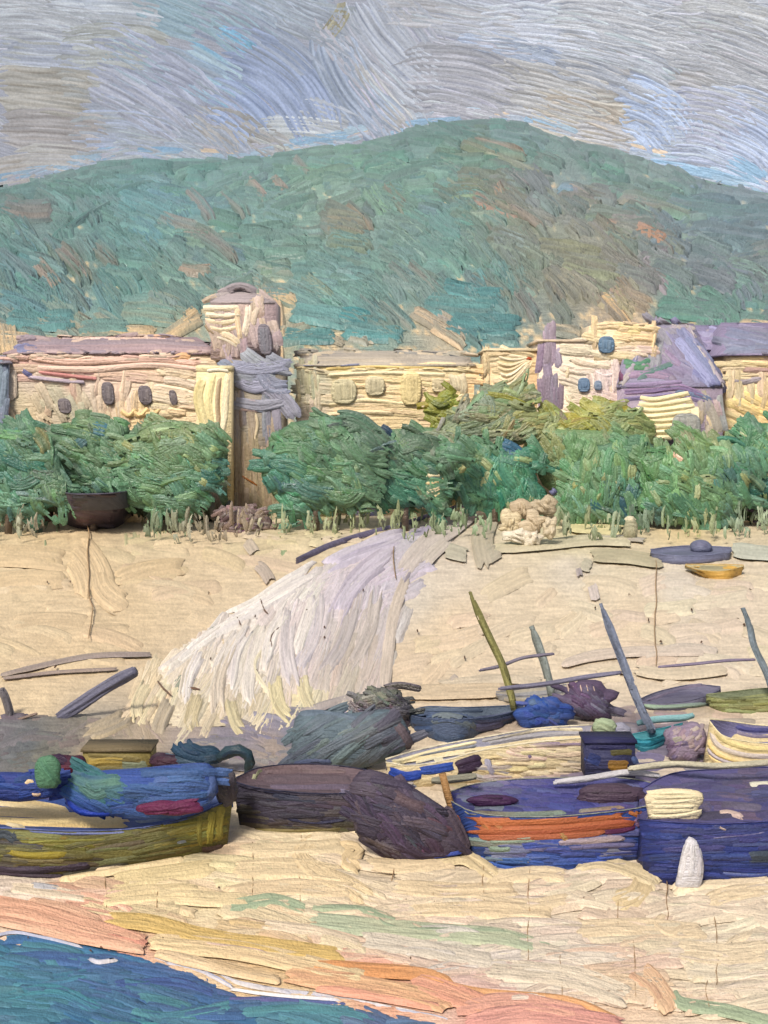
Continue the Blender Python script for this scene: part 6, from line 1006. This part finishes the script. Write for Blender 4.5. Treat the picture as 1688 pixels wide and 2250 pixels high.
bs(p['rail'], bo, [([(1010, 1784), (1080, 1788), (1160, 1790), (1260, 1784)], 12, (132, 148, 134), (150, 140, 120)), ([(1260, 1784), (1340, 1776), (1400, 1770)], 11, (140, 140, 130), (160, 120, 90))])
d = p['inner_planking']; d.layer = .5
fill(d, ds, [(1000, 1730), (1060, 1712), (1200, 1706), (1430, 1712), (1420, 1772), (1300, 1782), (1080, 1782), (1010, 1772)], CMap([(1060, 1730, (104, 100, 136)), (1150, 1725, (92, 90, 140)), (1230, 1740, (70, 72, 134)), (1150, 1765, (76, 76, 138)), (1230, 1765, (60, 64, 134)), (1330, 1760, (90, 88, 136)), (1080, 1780, (110, 124, 134))]), 2, Lr=(50, 110), wr=(9, 18), dens=3, bend=6, ja=8, mixr=18, cj=6, th=2.2, dl=.015)
bfin(r, p)
for nm, lab, x0, x1, y0, y1, c, Yd in [('plum_roll', 'short dark purple roll inside the orange boat near its stem', 1028, 1138, 1746, 1774, (58, 32, 66), 29.6), ('brown_roll', 'longer dark brown roll at the stern of the orange boat', 1266, 1422, 1722, 1772, (74, 60, 74), 29.9)]:
    b, s = heap(nm, lab, x0, x1, y0, y1, 1850, c, 'roll', 42 + x0, ry=.3, Yd=Yd, amp=.1)
    m = (y0 + y1) / 2; bs(b, s, [([(x0 + 6, m), ((x0 + x1) / 2, m + 1), (x1 - 6, m)], (y1 - y0) * .8, c, tuple(int(v * 1.2) for v in c)), ([(x0 + 20, m - 5), (x1 - 24, m - 5)], 8, tuple(int(v * .85) for v in c))]); hfin(b)
# 4 indigo boat at the right edge
r, p, hs_, ds, bo = boat('rowing_boat', 'big indigo blue boat cut off by the right edge, nearest on the right',
    [(1404, 1802), (1450, 1806), (1560, 1812), (1700, 1806), (1830, 1790)], [(1400, 1738), (1470, 1700), (1560, 1690), (1700, 1684), (1830, 1690)], [(1415, 1925), (1470, 1948), (1580, 1946), (1700, 1938), (1830, 1925)], [(40, 52, 118), (84, 80, 128), (64, 66, 124)], rail=2.4, group=BG, depth=28.3, deck=.1)
h = p['hull']; h.layer = .5
fill(h, hs_, [(1408, 1812), (1560, 1818), (1820, 1806), (1820, 1920), (1700, 1932), (1560, 1944), (1470, 1945), (1416, 1915)], CMap([(1440, 1830, (48, 62, 126)), (1500, 1850, (60, 64, 112)), (1600, 1840, (54, 58, 116)), (1680, 1860, (58, 62, 112)), (1440, 1900, (36, 50, 128)), (1560, 1910, (40, 56, 128)), (1650, 1900, (46, 62, 130)), (1580, 1870, (66, 70, 104)), (1740, 1870, (44, 56, 120))]), 0, Lr=(70, 150), wr=(10, 20), dens=3.2, bend=5, ja=5, mixr=20, cj=6, th=2.2, dl=.015)
bs(h, hs_, [([(1560, 1842), (1620, 1836), (1688, 1828)], 5, (130, 126, 160)), ([(1640, 1884), (1700, 1882)], 26, (60, 70, 84)), ([(1580, 1920), (1650, 1924), (1700, 1918)], 12, (130, 140, 180), (50, 64, 130)), ([(1570, 1812), (1590, 1822), (1600, 1824)], 6, (210, 190, 180))])
d = p['inner_planking']; d.layer = .5
fill(d, ds, [(1410, 1740), (1470, 1706), (1700, 1692), (1820, 1700), (1820, 1790), (1560, 1802), (1410, 1796)], CMap([(1500, 1710, (100, 94, 132)), (1600, 1700, (92, 90, 124)), (1560, 1740, (78, 76, 122)), (1640, 1720, (96, 88, 110)), (1600, 1780, (84, 76, 96)), (1680, 1760, (66, 70, 118)), (1560, 1795, (110, 96, 118)), (1660, 1790, (106, 92, 110)), (1740, 1740, (80, 76, 120))]), 0, Lr=(60, 120), wr=(12, 22), dens=3, bend=6, ja=8, mixr=18, cj=6, th=2.2, dl=.015)
bs(d, ds, [([(1575, 1790), (1600, 1786), (1640, 1798)], 14, (216, 192, 176), (150, 130, 140)), ([(1640, 1725), (1700, 1724)], 9, (222, 220, 200))])
bfin(r, p)
b, s = heap('cream_sack', 'cream white ridged sack lying at the head of the indigo boat', 1416, 1542, 1730, 1802, 1900, (222, 208, 172), 'sack', 44, ry=.1, Yd=28.1, poly=[(1416, 1752), (1434, 1736), (1490, 1732), (1540, 1740), (1546, 1762), (1532, 1778), (1538, 1798), (1480, 1806), (1430, 1802), (1422, 1780)])
for k in range(6): stroke(b, s, [(1416 + (k * 37) % 14, 1744 + k * 10), (1476, 1742 + k * 10.5), (1528 + (k * 53) % 19, 1745 + k * 9 - (k % 3) * 3)], 13, (232, 220, 184), (206, 196, 156), th=4, dl=.12)
hfin(b)
# white marker post on the sand
b, s = heap('white_post', 'small white tapered marker standing on the sand against the indigo hull', 1490, 1544, 1842, 1958, 1962, (206, 204, 208), 'marker', 45, ry=.16, poly=[(1514, 1838), (1530, 1846), (1540, 1872), (1547, 1906), (1538, 1950), (1512, 1956), (1484, 1948), (1498, 1892), (1506, 1850)])
bs(b, s, [([(1515, 1844), (1505, 1880), (1492, 1940)], 16, (214, 212, 214), (186, 184, 196)), ([(1524, 1846), (1522, 1890), (1518, 1935)], 16, (222, 220, 220), (190, 190, 200)), ([(1532, 1860), (1538, 1890), (1534, 1935)], 14, (210, 208, 212), (180, 180, 194))], th=4); hfin(b)
# 5 cream boat in the middle row
r, p, hs_, ds, bo = boat('rowing_boat', 'cream white boat with blue painted bow in the middle row',
    [(848, 1676), (900, 1684), (980, 1672), (1060, 1650), (1180, 1632), (1300, 1622)], [(848, 1668), (900, 1652), (980, 1634), (1060, 1620), (1180, 1600), (1300, 1592)], [(858, 1722), (920, 1732), (1000, 1728), (1100, 1718), (1200, 1710), (1300, 1702)], [(220, 204, 164), (140, 140, 156), (222, 212, 184)], rail=3.0, group=BG, depth=35, deck=.4)
h = p['hull']; h.layer = .5
CB = CMap([(1080, 1660, (228, 210, 156)), (1150, 1650, (214, 196, 176)), (1200, 1670, (228, 212, 164)), (1250, 1650, (220, 200, 170)), (1120, 1690, (222, 206, 160)), (1200, 1700, (216, 202, 168)), (1060, 1690, (160, 156, 170)), (1280, 1690, (200, 186, 170))])
fill(h, hs_, [(1060, 1652), (1300, 1628), (1300, 1704), (1060, 1716)], CB, 4, Lr=(50, 110), wr=(9, 17), dens=3, bend=10, ja=8, mixr=14, cj=5, th=4, dl=.02)
bs(h, hs_, [([(852, 1692), (890, 1706), (930, 1700)], 22, (26, 56, 150), (40, 76, 160)), ([(920, 1694), (960, 1690), (1000, 1682)], 20, (38, 70, 158)), ([(870, 1710), (900, 1714)], 14, (28, 50, 140)), ([(1000, 1690), (1030, 1680), (1060, 1672)], 34, (54, 40, 62), (34, 36, 40)), ([(1004, 1705), (1040, 1702)], 16, (42, 44, 44)), ([(950, 1715), (980, 1706), (1000, 1715)], 22, (222, 198, 156)), ([(1070, 1665), (1076, 1690), (1090, 1700)], 16, (156, 154, 172)), ([(1160, 1640), (1220, 1636), (1290, 1636)], 12, (144, 128, 150), (214, 196, 170)), ([(1160, 1655), (1166, 1668)], 14, (120, 106, 134)),
              ([(895, 1712), (905, 1740), (915, 1765)], 22, (128, 132, 150), (186, 174, 160)), ([(880, 1722), (930, 1745), (960, 1748)], 24, (134, 136, 140))])
bs(p['rail'], bo, [([(850, 1672), (880, 1672), (950, 1652), (1056, 1630)], 13, (234, 222, 180), (190, 184, 160)), ([(1050, 1630), (1130, 1614), (1200, 1602), (1296, 1602)], 14, (238, 226, 190), (150, 150, 156)), ([(852, 1680), (900, 1680), (960, 1668), (1056, 1648)], 11, (206, 200, 176), (236, 226, 190))], th=5)
bs(p['inner_planking'], ds, [([(900, 1664), (980, 1650), (1060, 1638)], 10, (130, 136, 146)), ([(1060, 1635), (1180, 1616), (1290, 1610)], 14, (168, 166, 170))])
bfin(r, p)
# grey spar on sand behind orange boat + long pale gunwale band
mb = MB(); mb.layer = 2
Yr = 33.2
for pts, w, c, c2 in [([(1216, 1718), (1300, 1708), (1420, 1696), (1450, 1708)], 17, (186, 184, 190), (150, 150, 164)), ([(1400, 1684), (1500, 1672), (1560, 1664)], 20, (138, 140, 140), (170, 168, 150)), ([(1450, 1696), (1560, 1690), (1700, 1678)], 13, (232, 222, 186), (200, 190, 160))]:
    pass
def spar(name, label, pts, rad, c, base=None, cat='spar', Yd=None, lift=0):
    Y = float(groundY(pts[len(pts) // 2][0], base)) if base else Yd
    mb = MB(); C, L = resample(pts, 14); V = [at(x, y, Y) for x, y in C]
    rr = .7 * np.interp(np.linspace(0, 1, 14), [0, 1], rad) / F * Y; tube(mb, V, list(rr), c, 7, rough=.22)
    s = Solid(np.concatenate(mb.v), mb.f, Y); mb.layer = .2
    stroke(mb, s, pts, 2.2 * max(rad), c, tuple(int(v * .8) for v in c), th=1.4, bw=2.6, rag=.02, dry=.1)
    tag(mb.build(name, paint_mat('oil_spar', 36, .45, .6), origin=V[0]), label, cat)
spar('wooden_spar', 'pale grey white spar lying across the orange boat stern', [(1216, 1720), (1290, 1712), (1380, 1698), (1450, 1706)], (6, 7), (190, 188, 192), Yd=30.6)
spar('wooden_spar', 'long cream edged spar resting over the indigo boat', [(1380, 1690), (1480, 1680), (1580, 1684), (1720, 1674)], (6, 7), (196, 190, 166), Yd=30.4)
spar('olive_spar', 'grey olive spar end above the stem of the orange boat', [(948, 1716), (985, 1714), (1048, 1706)], (8, 5), (134, 132, 116), Yd=30.2)
# navy and ochre crate
Y = 33.6
r = thing('navy_crate', 'navy and ochre crate below the turquoise boat', 'crate', at(1340, 1720, Y)); p = MBs()
box(p['body'], X_(1288, Y), X_(1396, Y), Y, Y + .9, Z_(1712, Y), Z_(1634, Y), (48, 50, 86)); box(p['lid'], X_(1284, Y), X_(1400, Y), Y - .05, Y + .95, Z_(1634, Y) + .004, Z_(1627, Y), (36, 36, 76))
bs(p['body'], Plane(Y), [([(1290, 1640), (1340, 1642), (1392, 1640)], 16, (44, 44, 88), (30, 32, 66)), ([(1286, 1660), (1310, 1670), (1325, 1676)], 26, (48, 62, 120), (30, 36, 80)), ([(1336, 1656), (1370, 1652), (1396, 1654)], 18, (92, 88, 56), (60, 60, 50)), ([(1330, 1680), (1356, 1682), (1388, 1680)], 26, (140, 104, 44), (112, 84, 46)), ([(1388, 1660), (1400, 1680)], 14, (70, 90, 140))], th=3); bfin(r, p, 'oil_crate')
# 6 turquoise boat with leaning mast
r, p, hs_, ds, bo = boat('skiff', 'small turquoise skiff with a leaning slate blue mast',
    [(1382, 1620), (1420, 1626), (1460, 1614), (1500, 1592)], [(1382, 1614), (1420, 1606), (1460, 1598), (1500, 1588)], [(1392, 1648), (1420, 1656), (1452, 1646), (1480, 1622)], [(44, 128, 146), (70, 140, 152), (60, 150, 164)], rail=1.6, group=BG, depth=37, deck=.4)
bs(p['hull'], hs_, [([(1388, 1630), (1430, 1634), (1490, 1606)], 18, (38, 130, 152), (58, 128, 142)), ([(1396, 1644), (1430, 1646), (1470, 1626)], 16, (44, 122, 140), (66, 134, 146)), ([(1440, 1606), (1480, 1598), (1500, 1590)], 12, (40, 136, 160))])
def mast(p, pts, rad, c, Y, key='mast'):
    C, L = resample(pts, 16); V = [tuple(at(x, y, Y)) for x, y in C]; rr = np.interp(np.linspace(0, 1, 16), [0, 1], rad) / F * Y
    rr = rr * .68; tube(p[key], V, list(rr), c, 7, rough=.45); s = Solid(np.concatenate(p[key].v), p[key].f, Y); p[key].layer = .2
    stroke(p[key], s, pts, 1.7 * max(rad), c, tuple(min(255, int(v * 1.25)) for v in c), th=2.2, bw=2.8, rag=.03, dry=.3, streak=.9, taper=(.35, 1))
mast(p, [(1320, 1326), (1345, 1392), (1378, 1478), (1404, 1545), (1436, 1612)], (5, 11), (114, 122, 140), 37.6)
bfin(r, p)
spar('yard_arm', 'thin dark violet yard running left from the slate blue mast', [(1095, 1514), (1160, 1508), (1220, 1500), (1290, 1488), (1366, 1478)], (3.5, 5), (118, 116, 138), Yd=37.9)
spar('stern_oar', 'pale teal oar lying beyond the turquoise skiff', [(1400, 1590), (1440, 1582), (1500, 1578), (1526, 1572)], (7, 4), (126, 172, 176), Yd=38.8)
# 7 cream boat with curved strakes right
r, p, hs_, ds, bo = boat('rowing_boat', 'cream boat with sweeping curved strakes at the right edge behind the indigo boat',
    [(1560, 1586), (1590, 1618), (1650, 1632), (1720, 1636), (1820, 1625)], [(1560, 1580), (1600, 1584), (1660, 1592), (1720, 1594), (1820, 1590)], [(1546, 1690), (1600, 1700), (1680, 1696), (1740, 1690), (1820, 1680)], [(222, 204, 158), (120, 116, 150), (232, 220, 180)], rail=2.8, group=BG, depth=35, deck=.5)
h = p['hull']; h.layer = .5
bs(h, hs_, [([(1566, 1590), (1590, 1625), (1650, 1645), (1720, 1648)], 16, (228, 212, 150), (236, 222, 180)), ([(1558, 1602), (1580, 1640), (1640, 1660), (1720, 1662)], 14, (186, 178, 186), (226, 210, 170)), ([(1552, 1618), (1576, 1655), (1640, 1674), (1720, 1674)], 14, (222, 196, 130), (236, 218, 180)), ([(1548, 1640), (1580, 1668), (1650, 1684), (1720, 1684)], 12, (200, 190, 194), None), ([(1546, 1656), (1590, 1680), (1650, 1692), (1720, 1690)], 12, (228, 200, 140), (236, 220, 180)), ([(1546, 1672), (1590, 1694), (1650, 1698)], 10, (230, 214, 170), None), ([(1620, 1690), (1680, 1688), (1740, 1680)], 12, (150, 140, 156), None)], th=5)
bs(p['inner_planking'], ds, [([(1610, 1594), (1650, 1604), (1720, 1604)], 14, (84, 84, 140)), ([(1610, 1606), (1650, 1618), (1720, 1620)], 12, (150, 140, 160))])
bfin(r, p)
b, s = heap('violet_net', 'mottled violet net pile left of the curved cream boat', 1462, 1556, 1592, 1672, 1674, (140, 126, 144), 'net', 46, ry=.5)
fill(b, s, [(1468, 1610), (1530, 1596), (1552, 1640), (1530, 1668), (1470, 1664)], CMap([(1480, 1640, (126, 110, 140)), (1530, 1610, (196, 178, 164)), (1510, 1660, (116, 100, 132)), (1500, 1620, (150, 136, 150))]), -40, Lr=(24, 50), wr=(9, 18), dens=3, ja=30, th=2.4); hfin(b)
# 8 olive-green boat far right with mast
r, p, hs_, ds, bo = boat('rowing_boat', 'moss green boat with slate mast in the back row at the right edge',
    [(1552, 1530), (1600, 1536), (1680, 1532), (1780, 1522)], [(1552, 1526), (1600, 1520), (1680, 1512), (1780, 1508)], [(1562, 1562), (1600, 1572), (1680, 1568), (1780, 1560)], [(140, 144, 98), (120, 128, 100), (128, 134, 96)], rail=2.2, group=BG, depth=41, deck=.5)
h = p['hull']; h.layer = .4
fill(h, hs_, [(1556, 1534), (1680, 1534), (1780, 1526), (1780, 1556), (1680, 1564), (1600, 1568), (1560, 1558)], CMap([(1580, 1550, (132, 140, 84)), (1650, 1540, (150, 152, 108)), (1680, 1560, (140, 142, 90))]), 0, Lr=(60, 110), wr=(9, 14), dens=3, bend=5, ja=5, cj=6, th=2.6)
mast(p, [(1632, 1336), (1648, 1376), (1658, 1420), (1684, 1476), (1700, 1524)], (6, 9), (112, 124, 132), 41.5)
bfin(r, p)
spar('yard_arm', 'thin violet yard running left from the mast at the right edge', [(1446, 1466), (1520, 1460), (1600, 1452), (1660, 1450)], (2.6, 3.2), (128, 118, 140), Yd=41.6)
# 9 slate boat in the back row
r, p, hs_, ds, bo = boat('rowing_boat', 'slate violet boat in the back row left of the moss green one',
    [(1404, 1542), (1450, 1546), (1520, 1540), (1582, 1518)], [(1404, 1536), (1450, 1518), (1520, 1504), (1582, 1508)], [(1412, 1560), (1460, 1566), (1520, 1562), (1574, 1548)], [(114, 112, 132), (104, 102, 122), (96, 96, 120)], rail=2.0, group=BG, depth=41, deck=.5)
bs(p['hull'], hs_, [([(1410, 1550), (1460, 1554), (1570, 1546)], 14, (136, 160, 136), (110, 112, 130)), ([(1406, 1545), (1450, 1530), (1520, 1508), (1570, 1506)], 10, (120, 112, 132))])
bs(p['inner_planking'], ds, [([(1440, 1530), (1500, 1520), (1560, 1520)], 16, (96, 94, 116), (120, 118, 134))]); bfin(r, p)
# 10 navy dinghies on the left of the back row
r, p, hs_, ds, bo = boat('dinghy', 'blunt navy grey dinghy in the back row behind the cream boat',
    [(898, 1572), (940, 1580), (1010, 1582), (1080, 1576), (1150, 1560)], [(898, 1562), (940, 1552), (1010, 1554), (1080, 1552), (1150, 1548)], [(905, 1602), (950, 1628), (1010, 1634), (1060, 1616), (1130, 1590)], [(76, 90, 118), (96, 108, 124), (84, 96, 124)], rail=2.2, group=BG, depth=39, deck=.5)
h = p['hull']; h.layer = .4
bs(h, hs_, [([(900, 1580), (930, 1584), (960, 1580)], 26, (66, 84, 116)), ([(905, 1598), (930, 1602), (955, 1598)], 18, (60, 78, 112)), ([(940, 1586), (980, 1576), (1030, 1590), (1040, 1612)], 26, (112, 122, 126), (76, 94, 122)), ([(945, 1606), (980, 1628), (1030, 1620)], 22, (62, 78, 106)), ([(1040, 1584), (1090, 1580), (1140, 1566)], 22, (66, 78, 110), (98, 96, 124)), ([(1040, 1600), (1070, 1598), (1110, 1588)], 20, (92, 92, 120))])
bs(p['inner_planking'], ds, [([(920, 1562), (1000, 1562), (1070, 1560)], 12, (84, 98, 120))])
mast(p, [(1032, 1300), (1056, 1358), (1084, 1418), (1106, 1466), (1124, 1530), (1130, 1560)], (3.5, 10), (124, 122, 78), 39.6)
bfin(r, p)
spar('yard_arm', 'thin violet yard crossing between the olive mast and the slate green mast', [(1052, 1474), (1100, 1464), (1150, 1446), (1218, 1437)], (2.6, 3.6), (118, 112, 128), Yd=40.)
r, p, hs_, ds, bo = boat('skiff', 'low grey skiff with short slate green mast beside the plum heap',
    [(1090, 1526), (1140, 1530), (1220, 1524), (1310, 1506)], [(1090, 1520), (1140, 1514), (1220, 1506), (1310, 1496)], [(1100, 1544), (1150, 1552), (1220, 1548), (1300, 1530)], [(150, 150, 150), (170, 164, 150), (140, 140, 150)], rail=2.0, group=BG, depth=42, deck=.5)
bs(p['hull'], hs_, [([(1100, 1536), (1160, 1538), (1260, 1526)], 14, (176, 168, 150), (150, 150, 156))])
mast(p, [(1168, 1376), (1184, 1420), (1200, 1470), (1214, 1530)], (8, 11), (128, 136, 132), 42.)
bfin(r, p)
b, s = heap('cobalt_net', 'vivid cobalt blue net heap beneath the slate green mast', 1142, 1254, 1534, 1602, 1604, (50, 78, 150), 'net', 47, ry=.6, amp=.25)
fill(b, s, [(1150, 1545), (1200, 1538), (1250, 1560), (1240, 1595), (1170, 1595)], CMap([(1170, 1560, (52, 86, 158)), (1210, 1580, (46, 74, 160)), (1240, 1560, (84, 100, 136))]), 10, Lr=(24, 54), wr=(9, 18), dens=4, ja=40, th=3.4, cj=8); hfin(b)
b, s = heap('plum_heap', 'dark plum cloth heap between the slate green and slate blue masts', 1226, 1356, 1500, 1582, 1584, (88, 74, 98), 'heap', 48, ry=.7, amp=.2)
fill(b, s, [(1235, 1515), (1300, 1504), (1352, 1560), (1300, 1575), (1236, 1560)], CMap([(1260, 1530, (88, 70, 98)), (1310, 1540, (78, 66, 92)), (1260, 1560, (104, 98, 122)), (1340, 1565, (112, 108, 128))]), 30, Lr=(30, 70), wr=(10, 20), dens=3.4, ja=22, th=2.6)
for k in range(5): stroke(b, s, [(1246 + 14 * k, 1502), (1252 + 14 * k, 1526)], 4, (196, 172, 160), th=1.5, bw=2)
hfin(b)
b, s = heap('pale_green_bundle', 'pale sage green bundle at the stern of the cream boat', 1300, 1356, 1578, 1620, 1650, (158, 174, 140), 'bundle', 49, ry=.3, Yd=36.5, amp=.1)
bs(b, s, [([(1304, 1590), (1330, 1594), (1350, 1608)], 26, (166, 180, 146), (132, 156, 120))]); hfin(b)
b, s = heap('slate_bundle', 'slate grey bundle on the sand left of the turquoise skiff', 1330, 1386, 1586, 1630, 1636, (150, 150, 166), 'bundle', 50, ry=.4, amp=.1)
bs(b, s, [([(1335, 1590), (1350, 1610), (1380, 1620)], 18, (120, 122, 142)), ([(1340, 1622), (1376, 1624)], 10, (222, 200, 160))]); hfin(b)
# sand between the boats, purple-grey shade painted into its colour
mb = MB(); mb.layer = 5
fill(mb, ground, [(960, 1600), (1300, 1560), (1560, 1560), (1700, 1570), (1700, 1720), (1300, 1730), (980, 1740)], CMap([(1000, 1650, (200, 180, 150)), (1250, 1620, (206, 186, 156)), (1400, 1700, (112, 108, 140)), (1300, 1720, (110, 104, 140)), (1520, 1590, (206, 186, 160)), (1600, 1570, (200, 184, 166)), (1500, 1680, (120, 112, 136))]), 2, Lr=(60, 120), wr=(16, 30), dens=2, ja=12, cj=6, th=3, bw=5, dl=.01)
tag(mb.build('shaded_sand', paint_mat('oil_bank', 38, .5, .5)), kind='structure')
# ---- things further up the beach
r, p, hs_, ds, bo = boat('dark_boat', 'dark plum boat drawn up under the left trees',
    [(114, 1078), (160, 1086), (220, 1086), (270, 1082), (310, 1074)], [(114, 1066), (160, 1058), (220, 1056), (270, 1058), (310, 1068)], [(134, 1150), (170, 1164), (220, 1164), (260, 1160), (282, 1142)], [(92, 80, 90), (78, 80, 92), (80, 78, 92)], rail=3, group=BG, depth=88, deck=.4, over=.3)
h = p['hull']; h.layer = .4
fill(h, hs_, [(118, 1082), (306, 1080), (285, 1135), (260, 1155), (140, 1156)], CMap([(160, 1090, (78, 80, 90)), (260, 1090, (82, 82, 96)), (170, 1140, (100, 82, 88)), (250, 1130, (98, 86, 96))]), 5, Lr=(60, 120), wr=(10, 18), dens=3, bend=6, ja=6, th=2.6, cj=5)
bs(p['inner_planking'], ds, [([(120, 1070), (200, 1068), (304, 1070)], 14, (74, 78, 88), (96, 100, 104))]); bfin(r, p, 'oil_far_boat')
r, p, hs_, ds, bo = boat('long_boat', 'long blue grey boat with a small hump, high on the beach at right',
    [(1430, 1216), (1480, 1222), (1540, 1222), (1606, 1214)], [(1430, 1208), (1480, 1202), (1540, 1200), (1606, 1204)], [(1436, 1236), (1480, 1243), (1540, 1241), (1600, 1234)], [(108, 112, 136), (104, 108, 132), (110, 114, 140)], rail=3, group=BG, depth=75, deck=.3)
bs(p['hull'], hs_, [([(1434, 1228), (1500, 1230), (1602, 1222)], 24, (106, 110, 136), (124, 124, 146)), ([(1440, 1214), (1500, 1212), (1600, 1210)], 16, (112, 116, 140))])
V, Fc = blob_mesh(at(1540, 1202, 76.), (.75, .7, .5), 3, .1); p['canopy'].add(V, Fc, alb((108, 112, 136))); bs(p['canopy'], Solid(V, Fc, 76.), [([(1522, 1200), (1540, 1194), (1562, 1204)], 14, (110, 112, 138))])
bfin(r, p, 'oil_far_boat')
r, p, hs_, ds, bo = boat('ochre_boat', 'ochre yellow boat below the long blue grey boat',
    [(1506, 1244), (1540, 1254), (1590, 1256), (1634, 1246)], [(1506, 1240), (1540, 1240), (1590, 1240), (1634, 1242)], [(1530, 1262), (1560, 1276), (1600, 1280), (1626, 1270)], [(196, 158, 82), (176, 166, 130), (190, 156, 90)], rail=2, group=BG, depth=68, deck=.3)
bs(p['hull'], hs_, [([(1516, 1246), (1560, 1262), (1632, 1258)], 18, (200, 162, 84), (180, 142, 74)), ([(1550, 1270), (1590, 1274), (1622, 1270)], 14, (186, 146, 76))])
bs(p['inner_planking'], ds, [([(1530, 1246), (1580, 1248), (1610, 1244)], 9, (166, 160, 128))]); bfin(r, p, 'oil_far_boat')
# pale rocks heap
r = thing('rock_heap', 'heap of pale brown and white rocks at the head of the path', 'rocks', at(1158, 1206, float(groundY(1158, 1206))))
m = paint_mat('oil_rock', 75, .5, .7)
RW = lambda v: tuple(int(q * .6 + w * .4) for q, w in zip(v, (214, 202, 176)))
for i, (x, y, rx, ry_, c, c2, a) in enumerate([(1120, 1150, 26, 34, (206, 190, 150), (168, 146, 110), 100), (1150, 1122, 30, 26, (160, 140, 112), (196, 178, 140), 70), (1190, 1112, 34, 24, (158, 142, 116), (186, 170, 140), 30), (1170, 1150, 36, 30, (186, 168, 138), (150, 130, 104), 50), (1135, 1180, 34, 20, (228, 222, 208), (206, 198, 180), 10), (1172, 1184, 26, 22, (222, 214, 200), (190, 176, 150), 70), (1205, 1160, 24, 30, (190, 176, 148), (222, 210, 186), 110), (1384, 1146, 20, 12, (206, 198, 170), (170, 162, 140), 20)]):
    if i == 7: continue
    c, c2 = RW(c), RW(c2)
    Yq = float(groundY(x, 1206)) + (.3 if y < 1140 else -.1 * i); V, Fc = pillow(squircle(x - rx * .8, x + rx * .8, y - ry_ * .8, y + ry_ * .8, 60 + i, 20, 2.2, .5), Yq, .35, i); b = MB(); b.add(V, Fc, alb(c)); s = Solid(V, Fc, Yq); b.layer = .3
    for k in range(5): stroke(b, s, arc(x + RNG.uniform(-.4, .4) * rx, y + RNG.uniform(-.5, .5) * ry_, RNG.uniform(.7, 1.3) * rx, a + RNG.uniform(-25, 25), 24), RNG.uniform(8, 15), c, c2, th=9, dl=.1)
    b.build('rock', m, r)
b, s = heap('stone_post', 'short grey green stone post with pale rounded top right of the rock heap', 1370, 1402, 1136, 1192, 1192, (160, 158, 132), 'post', 70, ry=.5, amp=.08)
bs(b, s, [([(1386, 1150), (1386, 1170), (1390, 1188)], 24, (156, 154, 126), (176, 170, 140)), ([(1374, 1144), (1386, 1138), (1396, 1146)], 12, (212, 204, 176)), ([(1376, 1188), (1390, 1192), (1402, 1188)], 8, (206, 206, 186))]); hfin(b, 'oil_rock')
b, s = heap('blue_bucket', 'small bright blue tub on the sand at the foot of the round teal tree', 998, 1038, 1078, 1104, 1106, (80, 128, 144), 'tub', 71, ry=.5, amp=.08)
bs(b, s, [([(1000, 1088), (1018, 1088), (1036, 1086)], 20, (74, 124, 146))]); hfin(b)
# plank at left, small post
spar('wooden_plank', 'dark slate violet plank leaning across the sand left of the pale path', [(124, 1580), (170, 1552), (205, 1528), (250, 1500), (300, 1474)], (3, 13), (108, 108, 128), base=1585, cat='plank')
spar('mooring_post', 'short dark grey slanting post at the left edge of the sand', [(2, 1512), (14, 1542), (24, 1578)], (6, 9), (116, 112, 116), base=1580, cat='post')
spar('thin_stick', 'thin brown stick lying on the sand by the slanting post', [(10, 1588), (45, 1580), (82, 1568)], (2, 3), (128, 110, 100), base=1588, cat='stick')
